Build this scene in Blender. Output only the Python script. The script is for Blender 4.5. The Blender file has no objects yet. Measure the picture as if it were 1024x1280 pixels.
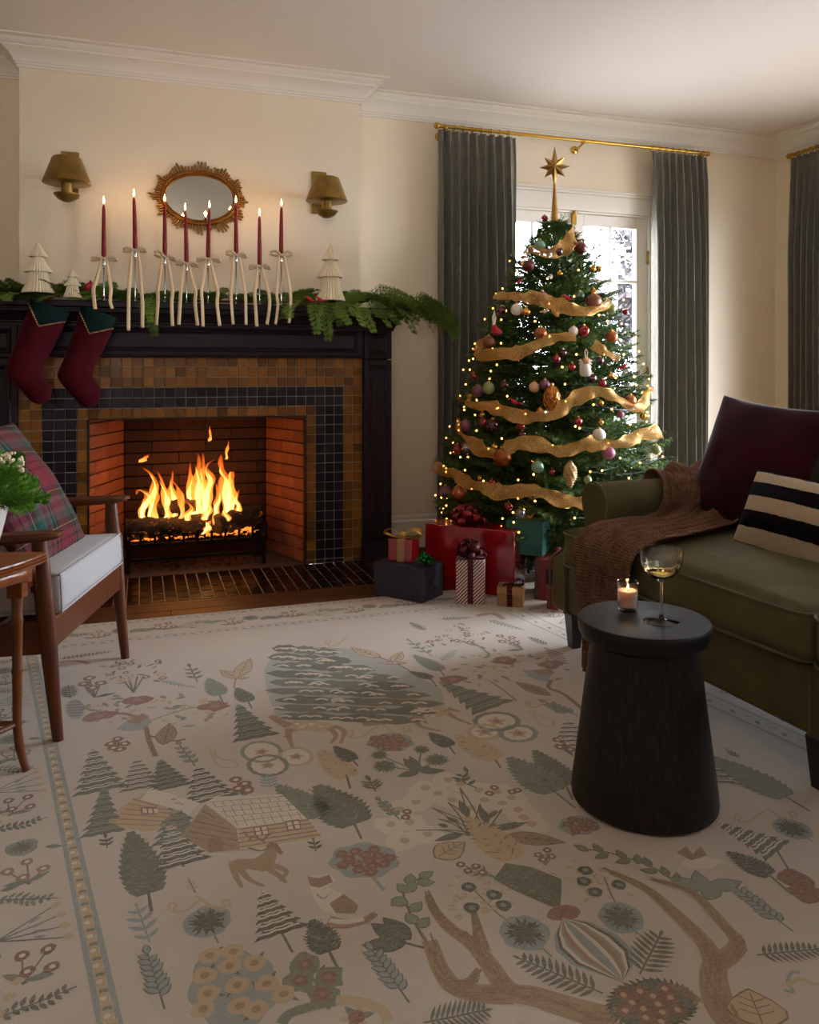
import bpy, bmesh, math, random
from mathutils import Vector, Matrix, noise
R = random.Random(7)
SC = bpy.context.scene
COL = SC.collection
PI = math.pi

# ------------------------------------------------------------------ camera
CAM_H, FPX, HOR = 1.07, 1003.0, 463.0          # eye height, focal length and horizon row for a 1024 x 1280 frame
YAW = math.atan(337 / 1003.)
cd = bpy.data.cameras.new('camera')
cam = bpy.data.objects.new('camera', cd)
COL.objects.link(cam)
cam.location = (0, 0, CAM_H)
cam.rotation_euler = (PI / 2, 0, -YAW)
cd.sensor_fit = 'VERTICAL'
cd.sensor_height = 36.0
cd.lens = FPX / 1280 * 36.0
cd.shift_y = -(640 - HOR) / 1280.0
cd.clip_start = 0.02
SC.camera = cam

# ------------------------------------------------------------------ world, lights, exposure
W = bpy.data.worlds.new('overcast_sky')
SC.world = W
W.use_nodes = True
bg = W.node_tree.nodes['Background']
bg.inputs[0].default_value = (0.88, 0.95, 1.07, 1)
bg.inputs[1].default_value = 34.0


def portal(name, loc, rot, sx, sy):
    l = bpy.data.lights.new(name, 'AREA')
    l.shape = 'RECTANGLE'
    l.size, l.size_y = sx, sy
    l.cycles.is_portal = True
    o = bpy.data.objects.new(name, l)
    o.location, o.rotation_euler = loc, rot
    COL.objects.link(o)


portal('door_portal', (2.67, 4.80, 1.05), (-PI / 2, 0, 0), 1.16, 2.1)
portal('side_window_portal', (4.46, 2.75, 1.10), (PI / 2, 0, PI / 2), 2.1, 2.1)
portal('added_window_portal', (4.46, -.05, 1.10), (PI / 2, 0, PI / 2), .7, 2.1)  # for the unseen opening added nearer the viewer as extra daylight


def lamp(name, loc, power, color, radius):
    l = bpy.data.lights.new(name, 'POINT')
    l.energy, l.color, l.shadow_soft_size = power, color, radius
    o = bpy.data.objects.new(name, l)
    o.location = loc
    COL.objects.link(o)
    return o


# unseen soft fill added behind the viewer to brighten the chimney wall and ceiling
al = bpy.data.lights.new('fill_light', 'AREA')
al.shape, al.size, al.size_y, al.energy, al.color = 'RECTANGLE', 1.6, .8, 10, (1, .93, .86)
al.spread = math.radians(75)
ao = bpy.data.objects.new('fill_light', al)
ao.location = (-.4, -1.2, 1.95)
ao.rotation_euler = (Vector((1.0, 3.5, 3.3)) - ao.location).to_track_quat('-Z', 'Y').to_euler()
COL.objects.link(ao)

vs = SC.view_settings
SC.display_settings.display_device = 'sRGB'
vs.view_transform = 'Standard'
vs.look = 'None'
vs.exposure = 0.0
vs.gamma = 1.0
vs.use_curve_mapping = False
try:
    SC.cycles.use_denoising = True
    SC.cycles.max_bounces = 10
    SC.cycles.diffuse_bounces = 5
    SC.cycles.glossy_bounces = 4
    SC.cycles.transmission_bounces = 8
    SC.cycles.transparent_max_bounces = 24
    SC.cycles.caustics_refractive = False
    SC.cycles.caustics_reflective = False
    SC.cycles.sample_clamp_indirect = 6.0
except Exception:
    pass


# ------------------------------------------------------------------ helpers: colour and materials
def lin(h):
    if not isinstance(h, str):
        return tuple(h)[:3]
    h = h.lstrip('#')
    o = []
    for i in (0, 2, 4):
        c = int(h[i:i + 2], 16) / 255.
        o.append(c / 12.92 if c <= .04045 else ((c + .055) / 1.055) ** 2.4)
    return tuple(o)


def sc(c, k):
    return tuple(min(1., x * k) for x in c)


MATS = {}


class NT:
    def __init__(s, name):
        s.m = bpy.data.materials.new(name)
        s.m.use_nodes = True
        s.t = s.m.node_tree
        s.p = s.t.nodes['Principled BSDF']
        s.out = s.t.nodes['Material Output']
        MATS[name] = s.m

    def n(s, typ, **kw):
        x = s.t.nodes.new(typ)
        for k, v in kw.items():
            if k.startswith('i_'):
                x.inputs[k[2:].replace('_', ' ')].default_value = v
            elif k[0] == 'j' and k[1:].isdigit():
                x.inputs[int(k[1:])].default_value = v
            else:
                setattr(x, k, v)
        return x

    def l(s, a, b):
        s.t.links.new(a, b)

    def math(s, op, a, b=None, c=None):
        x = s.t.nodes.new('ShaderNodeMath')
        x.operation = op
        for i, v in enumerate((a, b, c)):
            if v is None:
                continue
            if hasattr(v, 'links'):
                s.l(v, x.inputs[i])
            else:
                x.inputs[i].default_value = v
        return x.outputs[0]

    def mix(s, f, a, b, typ='MIX'):
        x = s.t.nodes.new('ShaderNodeMix')
        x.data_type = 'RGBA'
        x.blend_type = typ
        for i, v in ((0, f), (6, a), (7, b)):
            if hasattr(v, 'links'):
                s.l(v, x.inputs[i])
            elif i == 0:
                x.inputs[0].default_value = v
            else:
                x.inputs[i].default_value = (*lin(v), 1)
        return x.outputs[2]

    def ramp(s, f, stops, interp='LINEAR'):
        x = s.t.nodes.new('ShaderNodeValToRGB')
        r = x.color_ramp
        r.interpolation = interp
        while len(r.elements) < len(stops):
            r.elements.new(0.5)
        for e, (p, c) in zip(r.elements, stops):
            e.position = p
            e.color = (*lin(c), 1)
        s.l(f, x.inputs[0])
        return x.outputs[0]

    def coord(s, which='Object', scale=None):
        t = s.n('ShaderNodeTexCoord').outputs[which]
        if scale:
            mp = s.n('ShaderNodeMapping')
            mp.inputs['Scale'].default_value = scale
            s.l(t, mp.inputs[0])
            t = mp.outputs[0]
        return t

    def noise(s, scale, detail=3, rough=.5, vec=None):
        x = s.n('ShaderNodeTexNoise')
        x.inputs['Scale'].default_value = scale
        x.inputs['Detail'].default_value = detail
        x.inputs['Roughness'].default_value = rough
        s.l(vec if vec is not None else s.coord(), x.inputs['Vector'])
        return x.outputs[0]

    def bump(s, h, strength=.3, dist=.002):
        b = s.n('ShaderNodeBump')
        b.inputs['Strength'].default_value = strength
        b.inputs['Distance'].default_value = dist
        s.l(h, b.inputs['Height'])
        s.l(b.outputs[0], s.p.inputs['Normal'])


def mat(name, c, rough=.5, metal=0., spec=.5, var=0., vscale=8., rnd=0., bump=0., bscale=200., bdist=.001,
        sheen=0., coat=0., trans=0., emit=None, es=0., stretch=None, coords='Object', sss=0.):
    if name in MATS:
        return MATS[name]
    k = NT(name)
    c = lin(c)
    p = k.p.inputs
    p['Base Color'].default_value = (*c, 1)
    p['Roughness'].default_value = rough
    p['Metallic'].default_value = metal
    p['Specular IOR Level'].default_value = spec
    if sheen:
        p['Sheen Weight'].default_value = sheen
        p['Sheen Roughness'].default_value = .4
    if coat:
        p['Coat Weight'].default_value = coat
        p['Coat Roughness'].default_value = .08
    if trans:
        p['Transmission Weight'].default_value = trans
    if sss:
        p['Subsurface Weight'].default_value = sss
        p['Subsurface Radius'].default_value = (.02, .008, .005)
    if emit is not None:
        p['Emission Color'].default_value = (*lin(emit), 1)
        p['Emission Strength'].default_value = es
    vec = k.coord(coords, stretch)
    col = None
    if var:
        f = k.ramp(k.noise(vscale, 4, .6, vec), [(.3, (0, 0, 0)), (.7, (1, 1, 1))])
        col = k.mix(f, sc(c, 1 - var), sc(c, 1 + var))
    if rnd:
        oi = k.n('ShaderNodeObjectInfo')
        v = k.math('MULTIPLY_ADD', oi.outputs['Random'], 2 * rnd, 1 - rnd)
        vv = k.n('ShaderNodeCombineColor')
        for i in range(3):
            k.l(v, vv.inputs[i])
        col = k.mix(1.0, col if col is not None else c, vv.outputs[0], 'MULTIPLY')
    if col is not None:
        k.l(col, p['Base Color'])
    if bump:
        k.bump(k.noise(bscale, 3, .6, vec), bump, bdist)
    return k.m


# ------------------------------------------------------------------ helpers: meshes
class MB:
    def __init__(s):
        s.v, s.f, s.mi, s.cur = [], [], [], 0

    def add(s, vs, fs, M=None):
        b = len(s.v)
        s.v += [tuple(M @ Vector(p)) for p in vs] if M is not None else [tuple(p) for p in vs]
        s.f += [tuple(i + b for i in f) for f in fs]
        s.mi += [s.cur] * len(fs)
        return s

    def box(s, x0, x1, y0, y1, z0, z1, M=None):
        return s.add([(x0, y0, z0), (x1, y0, z0), (x1, y1, z0), (x0, y1, z0), (x0, y0, z1), (x1, y0, z1), (x1, y1, z1), (x0, y1, z1)],
                     [(3, 2, 1, 0), (4, 5, 6, 7), (0, 1, 5, 4), (1, 2, 6, 5), (2, 3, 7, 6), (3, 0, 4, 7)], M)

    def lathe(s, prof, n=24, M=None, a0=0., sy=1., fin=0.):
        vs, fs = [], []
        for r, z in prof:
            for i in range(n):
                a = a0 + 2 * PI * i / n
                q = r * (1 - (fin if i % 2 else 0))
                vs.append((q * math.cos(a), q * math.sin(a) * sy, z))
        for j in range(len(prof) - 1):
            for i in range(n):
                k = (i + 1) % n
                fs.append((j * n + i, j * n + k, (j + 1) * n + k, (j + 1) * n + i))
        if prof[0][0] > 1e-5:
            fs.append(tuple(range(n - 1, -1, -1)))
        if prof[-1][0] > 1e-5:
            fs.append(tuple((len(prof) - 1) * n + i for i in range(n)))
        return s.add(vs, fs, M)

    def ball(s, c, r, n=14, m=9, sz=1.):
        pr = [(r * math.sin(PI * j / m), -r * sz * math.cos(PI * j / m)) for j in range(m + 1)]
        pr[0], pr[-1] = (0.0002 * r, pr[0][1]), (0.0002 * r, pr[-1][1])
        return s.lathe(pr, n, Matrix.Translation(c))

    def tube(s, pts, rad, n=8, caps=True, flat=1.):
        pts = [Vector(p) for p in pts]
        rs = rad if isinstance(rad, (list, tuple)) else [rad] * len(pts)
        up = None
        vs, fs = [], []
        for i, p in enumerate(pts):
            t = (pts[min(i + 1, len(pts) - 1)] - pts[max(i - 1, 0)])
            t = t.normalized() if t.length > 1e-9 else Vector((0, 0, 1))
            if up is None:
                up = t.cross(Vector((0, 1, 0.01)) if abs(t.y) < .9 else Vector((1, 0, 0))).normalized()
            up = (up - t * up.dot(t))
            up = up.normalized() if up.length > 1e-9 else t.orthogonal().normalized()
            sd = t.cross(up)
            for k in range(n):
                a = 2 * PI * k / n
                vs.append(p + (up * math.cos(a) + sd * math.sin(a) * flat) * rs[i])
        for j in range(len(pts) - 1):
            for i in range(n):
                k = (i + 1) % n
                fs.append((j * n + i, j * n + k, (j + 1) * n + k, (j + 1) * n + i))
        if caps:
            fs.append(tuple(range(n - 1, -1, -1)))
            fs.append(tuple((len(pts) - 1) * n + i for i in range(n)))
        return s.add(vs, fs)

    def grid(s, rows, closed=False):
        nu = len(rows[0])
        vs = [p for r in rows for p in r]
        fs = []
        for j in range(len(rows) - 1):
            for i in range(nu if closed else nu - 1):
                k = (i + 1) % nu
                fs.append((j * nu + i, j * nu + k, (j + 1) * nu + k, (j + 1) * nu + i))
        return s.add(vs, fs)

    def prism(s, poly, z0, z1, M=None):
        n = len(poly)
        vs = [(x, y, z0) for x, y in poly] + [(x, y, z1) for x, y in poly]
        fs = [tuple(range(n - 1, -1, -1)), tuple(range(n, 2 * n))] + [(i, (i + 1) % n, n + (i + 1) % n, n + i) for i in range(n)]
        return s.add(vs, fs, M)

    def mesh(s, name, mats, sharp=35.):
        me = bpy.data.meshes.new(name)
        me.from_pydata(s.v, [], s.f)
        for m in (mats if isinstance(mats, (list, tuple)) else [mats]):
            me.materials.append(m)
        if any(s.mi):
            me.polygons.foreach_set('material_index', s.mi)
        if sharp is not None:
            me.shade_smooth()
            me.set_sharp_from_angle(angle=math.radians(sharp))
        me.update()
        return me

    def build(s, name, mats, parent=None, sharp=35., bevel=0., seg=2, loc=None, rot=None, subsurf=0, solid=0., **tags):
        o = bpy.data.objects.new(name, s.mesh(name, mats, sharp))
        return finish(o, parent, bevel, seg, loc, rot, subsurf, solid, **tags)


def finish(o, parent=None, bevel=0., seg=2, loc=None, rot=None, subsurf=0, solid=0., **tags):
    COL.objects.link(o)
    if parent is not None:
        o.parent = parent
    if loc is not None:
        o.location = loc
    if rot is not None:
        o.rotation_euler = rot
    if solid:
        m = o.modifiers.new('thickness', 'SOLIDIFY')
        m.thickness = solid
        m.offset = 0
    if bevel:
        m = o.modifiers.new('bevel', 'BEVEL')
        m.width, m.segments, m.limit_method = bevel, seg, 'ANGLE'
        m.angle_limit = math.radians(40)
    if subsurf:
        m = o.modifiers.new('subdivision', 'SUBSURF')
        m.levels = m.render_levels = subsurf
    tag(o, **tags)
    return o


def tag(o, label=None, cat=None, group=None, kind=None):
    for k, v in (('label', label), ('category', cat), ('group', group), ('kind', kind)):
        if v:
            o[k] = v
    return o


def thing(name, label, cat, loc=(0, 0, 0), rz=0., group=None, rot=None):
    o = bpy.data.objects.new(name, None)
    o.empty_display_size = .05
    COL.objects.link(o)
    o.location = loc
    o.rotation_euler = rot if rot else (0, 0, rz)
    return tag(o, label, cat, group)


def inst(name, me, parent=None, loc=(0, 0, 0), rot=(0, 0, 0), scl=(1, 1, 1), M=None, **tags):
    o = bpy.data.objects.new(name, me)
    COL.objects.link(o)
    if parent is not None:
        o.parent = parent
    if M is not None:
        o.matrix_local = M
    else:
        o.location, o.rotation_euler, o.scale = loc, rot, scl
    return tag(o, **tags)


def copy_tree(o, parent=None, **tags):
    c = o.copy()
    COL.objects.link(c)
    if parent is not None:
        c.parent = parent
    for ch in list(o.children):
        copy_tree(ch, c)
    return tag(c, **tags)


def struct(mb, name, m, parent=None, **kw):
    return mb.build(name, m, parent, kind=None if parent else 'structure', **kw)


def spline(pts, n):
    """Catmull-Rom through pts, n samples per span"""
    P = [Vector(p) for p in pts]
    o = []
    for i in range(len(P) - 1):
        a, b, c, d = P[max(i - 1, 0)], P[i], P[i + 1], P[min(i + 2, len(P) - 1)]
        for k in range(n):
            t = k / n
            o.append(.5 * ((2 * b) + (c - a) * t + (2 * a - 5 * b + 4 * c - d) * t * t + (3 * b - a - 3 * c + d) * t ** 3))
    o.append(P[-1])
    return o


def rbox(w, d, h, r, puff=0., n=6, side=0.):
    """rounded, slightly crowned box centred on the origin (upholstery)"""
    mb = MB()
    idx = {}

    def pt(x, y, z):
        key = (round(x, 5), round(y, 5), round(z, 5))
        if key in idx:
            return idx[key]
        px, py, pz = x * w / 2, y * d / 2, z * h / 2
        c = Vector((max(-w / 2 + r, min(w / 2 - r, px)), max(-d / 2 + r, min(d / 2 - r, py)), max(-h / 2 + r, min(h / 2 - r, pz))))
        v = Vector((px, py, pz)) - c
        q = c + (v.normalized() * r if v.length > 1e-9 else v)
        q.z += z * puff * (1 - x ** 4) * (1 - y ** 4)
        q.x += x * side * (1 - z * z) * (1 - y ** 4)
        q.y += y * side * (1 - z * z) * (1 - x ** 4)
        idx[key] = len(mb.v)
        mb.v.append(tuple(q))
        return idx[key]

    def axis(L):
        e = [0, r * .3 / L * 2, r * .7 / L * 2, r / L * 2]
        a = [-1 + t for t in e]
        m = [a[-1] + (-2 * a[-1]) * i / n for i in range(1, n)]
        return a + m + [-t for t in reversed(a)]
    X, Y, Z = axis(w), axis(d), axis(h)
    for A, B, mk, flip in ((X, Y, lambda a, b: pt(a, b, 1), 0), (X, Y, lambda a, b: pt(a, b, -1), 1), (X, Z, lambda a, b: pt(a, -1, b), 0),
                           (X, Z, lambda a, b: pt(a, 1, b), 1), (Y, Z, lambda a, b: pt(1, a, b), 0), (Y, Z, lambda a, b: pt(-1, a, b), 1)):
        for i in range(len(A) - 1):
            for j in range(len(B) - 1):
                f = [mk(A[i], B[j]), mk(A[i + 1], B[j]), mk(A[i + 1], B[j + 1]), mk(A[i], B[j + 1])]
                mb.f.append(tuple(reversed(f)) if flip else tuple(f))
                mb.mi.append(0)
    return mb


def pillow_mb(w, h, t, n=18, pinch=.06, wob=.004, seed=0):
    """square throw pillow in the local x-z plane, thickness along y"""
    mb = MB()
    rows = {}
    for side in (-1, 1):
        g = []
        for j in range(n + 1):
            r = []
            v = -1 + 2 * j / n
            v = math.sin(v * PI / 2) * .35 + v * .65
            for i in range(n + 1):
                u = -1 + 2 * i / n
                u = math.sin(u * PI / 2) * .35 + u * .65
                a = max(0., (1 - u * u)) ** .55 * max(0., (1 - v * v)) ** .55
                px = u * w / 2 * (1 - pinch * (1 - v * v) * abs(u))
                pz = v * h / 2 * (1 - pinch * (1 - u * u) * abs(v))
                nz = noise.noise(Vector((u * 2 + seed, v * 2, seed * 1.7))) * wob * 4 * a
                r.append((px, side * (t / 2 * a + nz), pz))
            g.append(r)
        rows[side] = g
    n0 = n + 1
    for side in (-1, 1):
        vs = [p for r in rows[side] for p in r]
        fs = []
        for j in range(n):
            for i in range(n):
                f = (j * n0 + i, j * n0 + i + 1, (j + 1) * n0 + i + 1, (j + 1) * n0 + i)
                fs.append(f if side < 0 else tuple(reversed(f)))
        mb.add(vs, fs)
    return mb


def merge(o, d=.0004):
    bm = bmesh.new()
    bm.from_mesh(o.data)
    bmesh.ops.remove_doubles(bm, verts=bm.verts, dist=d)
    bmesh.ops.recalc_face_normals(bm, faces=bm.faces)
    bm.to_mesh(o.data)
    bm.free()
    return o


SN, CS = math.sin(YAW), math.cos(YAW)


def at(u, y, D):
    """the point on the vertical plane Y = D seen at picture position (u, y)"""
    k = (u - 512) / FPX
    z = D / (CS - k * SN)
    return Vector((z * (SN + k * CS), D, CAM_H + (HOR - y) * z / FPX))


def on(u, y, Z=0.):
    """the point on the level plane z = Z seen at picture position (u, y)"""
    k = (u - 512) / FPX
    z = (CAM_H - Z) * FPX / (y - HOR)
    return Vector((z * (SN + k * CS), z * (CS - k * SN), Z))

# ------------------------------------------------------------------ materials
wall_m = mat('wall_paint', '#ebdcc3', .7, var=.02, vscale=3, bump=.05, bscale=400)
ceil_m = mat('ceiling_paint', '#f5ece4', .8)
trim_m = mat('trim_paint', '#ece4d8', .45)
brass = mat('brass', '#b08a3c', .28, 1., var=.12, vscale=20)
old_brass = mat('aged_brass', '#84672c', .42, .75, var=.28, vscale=14, bump=.15, bscale=60)
steel = mat('silver', '#c9c6c2', .15, 1.)


def wood(name, c, rough=.4, s=(3, 40, 40), var=.35, coat=0., rnd=0., dark=.5):
    if name in MATS:
        return MATS[name]
    k = NT(name)
    c = lin(c)
    vec = k.coord('Object', s)
    n1 = k.noise(1.0, 5, .65, vec)
    f = k.ramp(n1, [(.28, (0, 0, 0)), (.72, (1, 1, 1))])
    col = k.mix(f, sc(c, 1 - var), sc(c, 1 + var))
    n2 = k.noise(4.0, 4, .7, vec)
    g = k.ramp(n2, [(.45, (0, 0, 0)), (.62, (1, 1, 1))])
    col = k.mix(k.math('MULTIPLY', g, .35), col, sc(c, dark))
    if rnd:
        oi = k.n('ShaderNodeObjectInfo')
        v = k.math('MULTIPLY_ADD', oi.outputs['Random'], 2 * rnd, 1 - rnd)
        vv = k.n('ShaderNodeCombineColor')
        for i in range(3):
            k.l(v, vv.inputs[i])
        col = k.mix(1.0, col, vv.outputs[0], 'MULTIPLY')
    k.l(col, k.p.inputs['Base Color'])
    k.p.inputs['Roughness'].default_value = rough
    if coat:
        k.p.inputs['Coat Weight'].default_value = coat
    k.p.inputs['Specular IOR Level'].default_value = .2 if name.startswith(('black', 'floor')) else .35
    k.bump(n2, .15, .001)
    return k.m


def glassy(name, tint=(1, 1, 1), rough=0., ior=1.45, pw=4.):
    """thin clear glass: see-through with a Fresnel reflection"""
    k = NT(name)
    tr = k.n('ShaderNodeBsdfTransparent')
    tr.inputs[0].default_value = (*tint, 1)
    gl = k.n('ShaderNodeBsdfGlossy')
    gl.inputs['Roughness'].default_value = rough
    lw = k.n('ShaderNodeLayerWeight')
    lw.inputs[0].default_value = .5
    f0 = ((ior - 1) / (ior + 1)) ** 2
    fr = k.math('MULTIPLY_ADD', k.math('POWER', lw.outputs['Facing'], pw), 1 - f0, f0)
    mx = k.n('ShaderNodeMixShader')
    k.l(fr, mx.inputs[0])
    k.l(tr.outputs[0], mx.inputs[1])
    k.l(gl.outputs[0], mx.inputs[2])
    k.l(mx.outputs[0], k.out.inputs[0])
    return k.m


pane_m = glassy('window_glass')
floor_m = wood('floor_wood', '#50301a', .55, (3, 40, 40), .3, rnd=.2)

# ------------------------------------------------------------------ room shell
CH, BW, RW, LW, FW = 2.706, 4.60, 4.30, -3.2, -2.6      # ceiling height, back, right, left and front wall planes
CX0, CX1, CY = -.569, 1.181, 4.40                        # chimney breast
DX0, DX1, DZ = 2.093, 3.247, 2.095                       # french door opening

fl = struct(MB().box(LW - .2, RW + .2, FW - .2, BW + .2, -.2, -.021), 'floor', mat('sub_floor', '#4a2c16', .5))
pk = {}
for j in range(11):
    y0 = 3.53 + j * .0995
    x = -1.9 - (j * .37) % .9
    k = 0
    while x < RW:
        Lk = (1.25, .95, 1.45, 1.1)[(j + k) % 4]
        a, b = max(x, -1.9), min(x + Lk, RW)
        x += Lk
        k += 1
        segs = [(a, b)]
        if y0 + .097 > 3.874:                      # leave out the tiled hearth and what lies under the chimney
            segs = [(a, min(b, -.575)), (max(a, 1.193), b)]
        for a, b in segs:
            y1 = y0 + .097
            if y0 < 3.874 < y1 and a < 1.19 and b > -.57:
                y1 = 3.874
            if b - a > .05 and y0 < BW - .01:
                struct(MB().box(a + .001, b - .001, y0 + .001, min(y1, BW), -.02, 0), 'plank', floor_m, fl, bevel=.0015, seg=1)
struct(MB().box(-.575, 1.193, 3.827, 3.874, -.02, 0), 'plank', floor_m, fl, bevel=.0015, seg=1)

struct(MB().box(LW - .2, RW + .2, FW - .2, BW + .2, CH, CH + .12), 'ceiling', ceil_m)
w = MB()
w.box(LW - .15, -.42, BW, BW + .16, -.05, CH)
w.box(-.42, 1.03, BW, BW + .16, .86, CH)
w.box(1.03, DX0 - .012, BW, BW + .16, -.05, CH)
w.box(DX0 - .012, DX1 + .012, BW, BW + .16, DZ + .012, CH)
w.box(DX1 + .012, RW + .15, BW, BW + .16, -.05, CH)
struct(w, 'wall_back', wall_m)
w = MB()
w.box(CX0, CX1, CY, BW, .86, CH)
w.box(CX0, -.30, CY, BW, 0, .86)
w.box(.92, CX1, CY, BW, 0, .86)
struct(w, 'wall_chimney', wall_m)
NY0, NY1 = -.40, .30
WY0, WY1, WZ0, WZ1 = 1.75, 3.75, .12, 2.10
w = MB()
w.box(RW, RW + .15, FW, NY0, -.05, CH)
w.box(RW, RW + .15, NY1, WY0, -.05, CH)
w.box(RW, RW + .15, NY0, NY1, -.05, WZ0)
w.box(RW, RW + .15, NY0, NY1, WZ1, CH)
w.box(RW, RW + .15, WY1, BW + .1, -.05, CH)
w.box(RW, RW + .15, WY0, WY1, -.05, WZ0)
w.box(RW, RW + .15, WY0, WY1, WZ1, CH)
struct(w, 'wall_right', wall_m)
struct(MB().box(LW - .15, LW, FW, BW, -.05, CH), 'wall_left', wall_m)
w = MB().box(LW, RW, FW - .15, FW, -.05, CH)
struct(w, 'wall_front', wall_m)


def sweep(path, prof, name, m, side=1):
    """profile (projection, height) carried along a plan polyline with mitred corners; projection to the right of travel when side=1"""
    P = [Vector(p) for p in path]
    rows = []
    for i, p in enumerate(P):
        d0 = (P[i] - P[i - 1]).normalized() if i else (P[1] - P[0]).normalized()
        d1 = (P[i + 1] - P[i]).normalized() if i < len(P) - 1 else d0
        n0, n1 = Vector((d0.y, -d0.x)) * side, Vector((d1.y, -d1.x)) * side
        b = (n0 + n1)
        b = b / max(.2, b.dot(n0))
        rows.append([(p.x + b.x * q, p.y + b.y * q, z) for q, z in prof])
    mb = MB()
    mb.grid(rows)
    o = mb.build(name, m, None, sharp=25, kind='structure')
    return o


z = CH
crown = [(0, z - .128), (.010, z - .128), (.012, z - .118), (.018, z - .114), (.018, z - .106), (.024, z - .102), (.030, z - .085), (.050, z - .062),
         (.072, z - .048), (.078, z - .046), (.078, z - .038), (.088, z - .036), (.098, z - .028), (.106, z - .018), (.106, z - .013), (.120, z - .012),
         (.133, z - .009), (.133, z - .001)]
sweep([(LW, BW), (CX0, BW), (CX0, CY), (CX1, CY), (CX1, BW), (RW, BW), (RW, FW)], crown, 'trim_1', trim_m)
base = [(0, 0), (.016, 0), (.016, .15), (.020, .152), (.020, .162), (.012, .17), (.012, .19), (.004, .20), (0, .20)]
sweep([(1.36, BW), (DX0 - .1, BW)], base, 'baseboard_back', trim_m)
sweep([(LW, BW), (-.74, BW)], base, 'baseboard_left', trim_m)
sweep([(DX1 + .1, BW), (RW, BW), (RW, WY1 + .1)], base, 'baseboard_right', trim_m)

# ------------------------------------------------------------------ french door and its casing
cas = MB()
for x0, x1, z0, z1 in ((DX0 - .105, DX0 - .012, 0, DZ + .02), (DX1 + .012, DX1 + .105, 0, DZ + .02)):
    cas.box(x0, x1, BW - .02, BW + .02, z0, z1)
cas.box(DX0 - .105, DX1 + .105, BW - .02, BW + .02, DZ + .012, DZ + .118)
cas.box(DX0 - .115, DX1 + .115, BW - .028, BW + .02, DZ + .118, DZ + .135)
cas.box(DX0 - .125, DX1 + .125, BW - .038, BW + .02, DZ + .135, DZ + .15)
for x in (DX0 - .012, DX1):
    cas.box(x, x + .012, BW, BW + .14, 0, DZ + .012)
cas.box(DX0, DX1, BW, BW + .14, DZ, DZ + .012)
struct(cas, 'trim_2', trim_m, bevel=.003)
door = thing('door_1', None, None, ((DX0 + DX1) / 2, BW, 0))
door['kind'] = 'structure'
hw = (DX1 - DX0) / 2
for s in (-1, 1):
    x0, x1 = (-hw + .003, -.002) if s < 0 else (.002, hw - .003)
    gx0, gx1 = x0 + .085, x1 - .085
    ncol, nrow, gz0, gz1, mt = 2, 5, .245, 2.018, .010
    f = MB()
    f.box(x0, gx0, .02, .065, .005, DZ - .003)
    f.box(gx1, x1, .02, .065, .005, DZ - .003)
    f.box(gx0, gx1, .02, .065, .005, gz0)
    f.box(gx0, gx1, .02, .065, gz1, DZ - .003)
    leaf = f.build('door_leaf', trim_m, door, bevel=.003)
    xm = (gx0 + gx1) / 2
    MB().box(xm - mt, xm + mt, .022, .060, gz0, gz1).build('muntin', trim_m, leaf, bevel=.003)
    rh = (gz1 - gz0) / nrow
    for r in range(1, nrow):
        MB().box(gx0, gx1, .023, .059, gz0 + r * rh - mt, gz0 + r * rh + mt).build('muntin', trim_m, leaf, bevel=.003)
    pm = MB().box(0, gx1 - xm - mt, .038, .044, 0, rh - 2 * mt).mesh('pane', pane_m, None)
    for r in range(nrow):
        for xx in (gx0, xm + mt):
            inst('pane', pm, leaf, (xx, 0, gz0 + r * rh + mt))
    for zz in (.3, 1.05, 1.83):
        MB().box(s * hw - .009, s * hw + .009, .004, .022, zz - .045, zz + .045).build('hinge', brass, leaf, bevel=.003)
b = MB().box(-.008, .024, .002, .02, DZ - .075, DZ - .005)
b.lathe([(.012, -.02), (.016, 0), (.012, .02)], 12, Matrix.Translation((.008, -.004, DZ + .004)))
b.build('flush_bolt', brass, door, bevel=.002)
h = MB().box(-.055, -.02, .0, .02, .93, 1.13)
h.tube([(-.038, .0, 1.03), (-.038, -.045, 1.03), (-.05, -.05, 1.03), (-.15, -.05, 1.03)], .009)
h.build('door_handle', brass, door, bevel=.002)

# windows in the right wall: behind the sofa, plus an unseen one added for light
for nm, y0_, y1_ in (('window_1', WY0, WY1), ('added_window', NY0, NY1)):
    win = thing(nm, None, None, (RW, (y0_ + y1_) / 2, 0))
    win['kind'] = 'structure'
    f = MB()
    a = (y1_ - y0_) / 2
    for y0, y1, z0, z1 in ((-a - .09, -a, WZ0 - .1, WZ1 + .1), (a, a + .09, WZ0 - .1, WZ1 + .1), (-a, a, WZ1, WZ1 + .1), (-a, a, WZ0 - .1, WZ0), (-.03, .03, WZ0, WZ1)):
        f.box(-.02, .03, y0, y1, z0, z1)
    f.build('window_frame', trim_m, win, bevel=.003)
    for s in (-1, 1):
        for i in range(4):
            z0, z1 = WZ0 + i * (WZ1 - WZ0) / 4, WZ0 + (i + 1) * (WZ1 - WZ0) / 4
            for j in range(2):
                ya, yb = sorted((s * (.03 + j * (a - .03) / 2), s * (.03 + (j + 1) * (a - .03) / 2)))
                MB().box(.04, .046, ya, yb, z0, z1).build('pane', pane_m, win)
            if i:
                ya, yb = sorted((s * .03, s * a))
                MB().box(.025, .06, ya, yb, z0 - .01, z0 + .01).build('muntin', trim_m, win)

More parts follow.
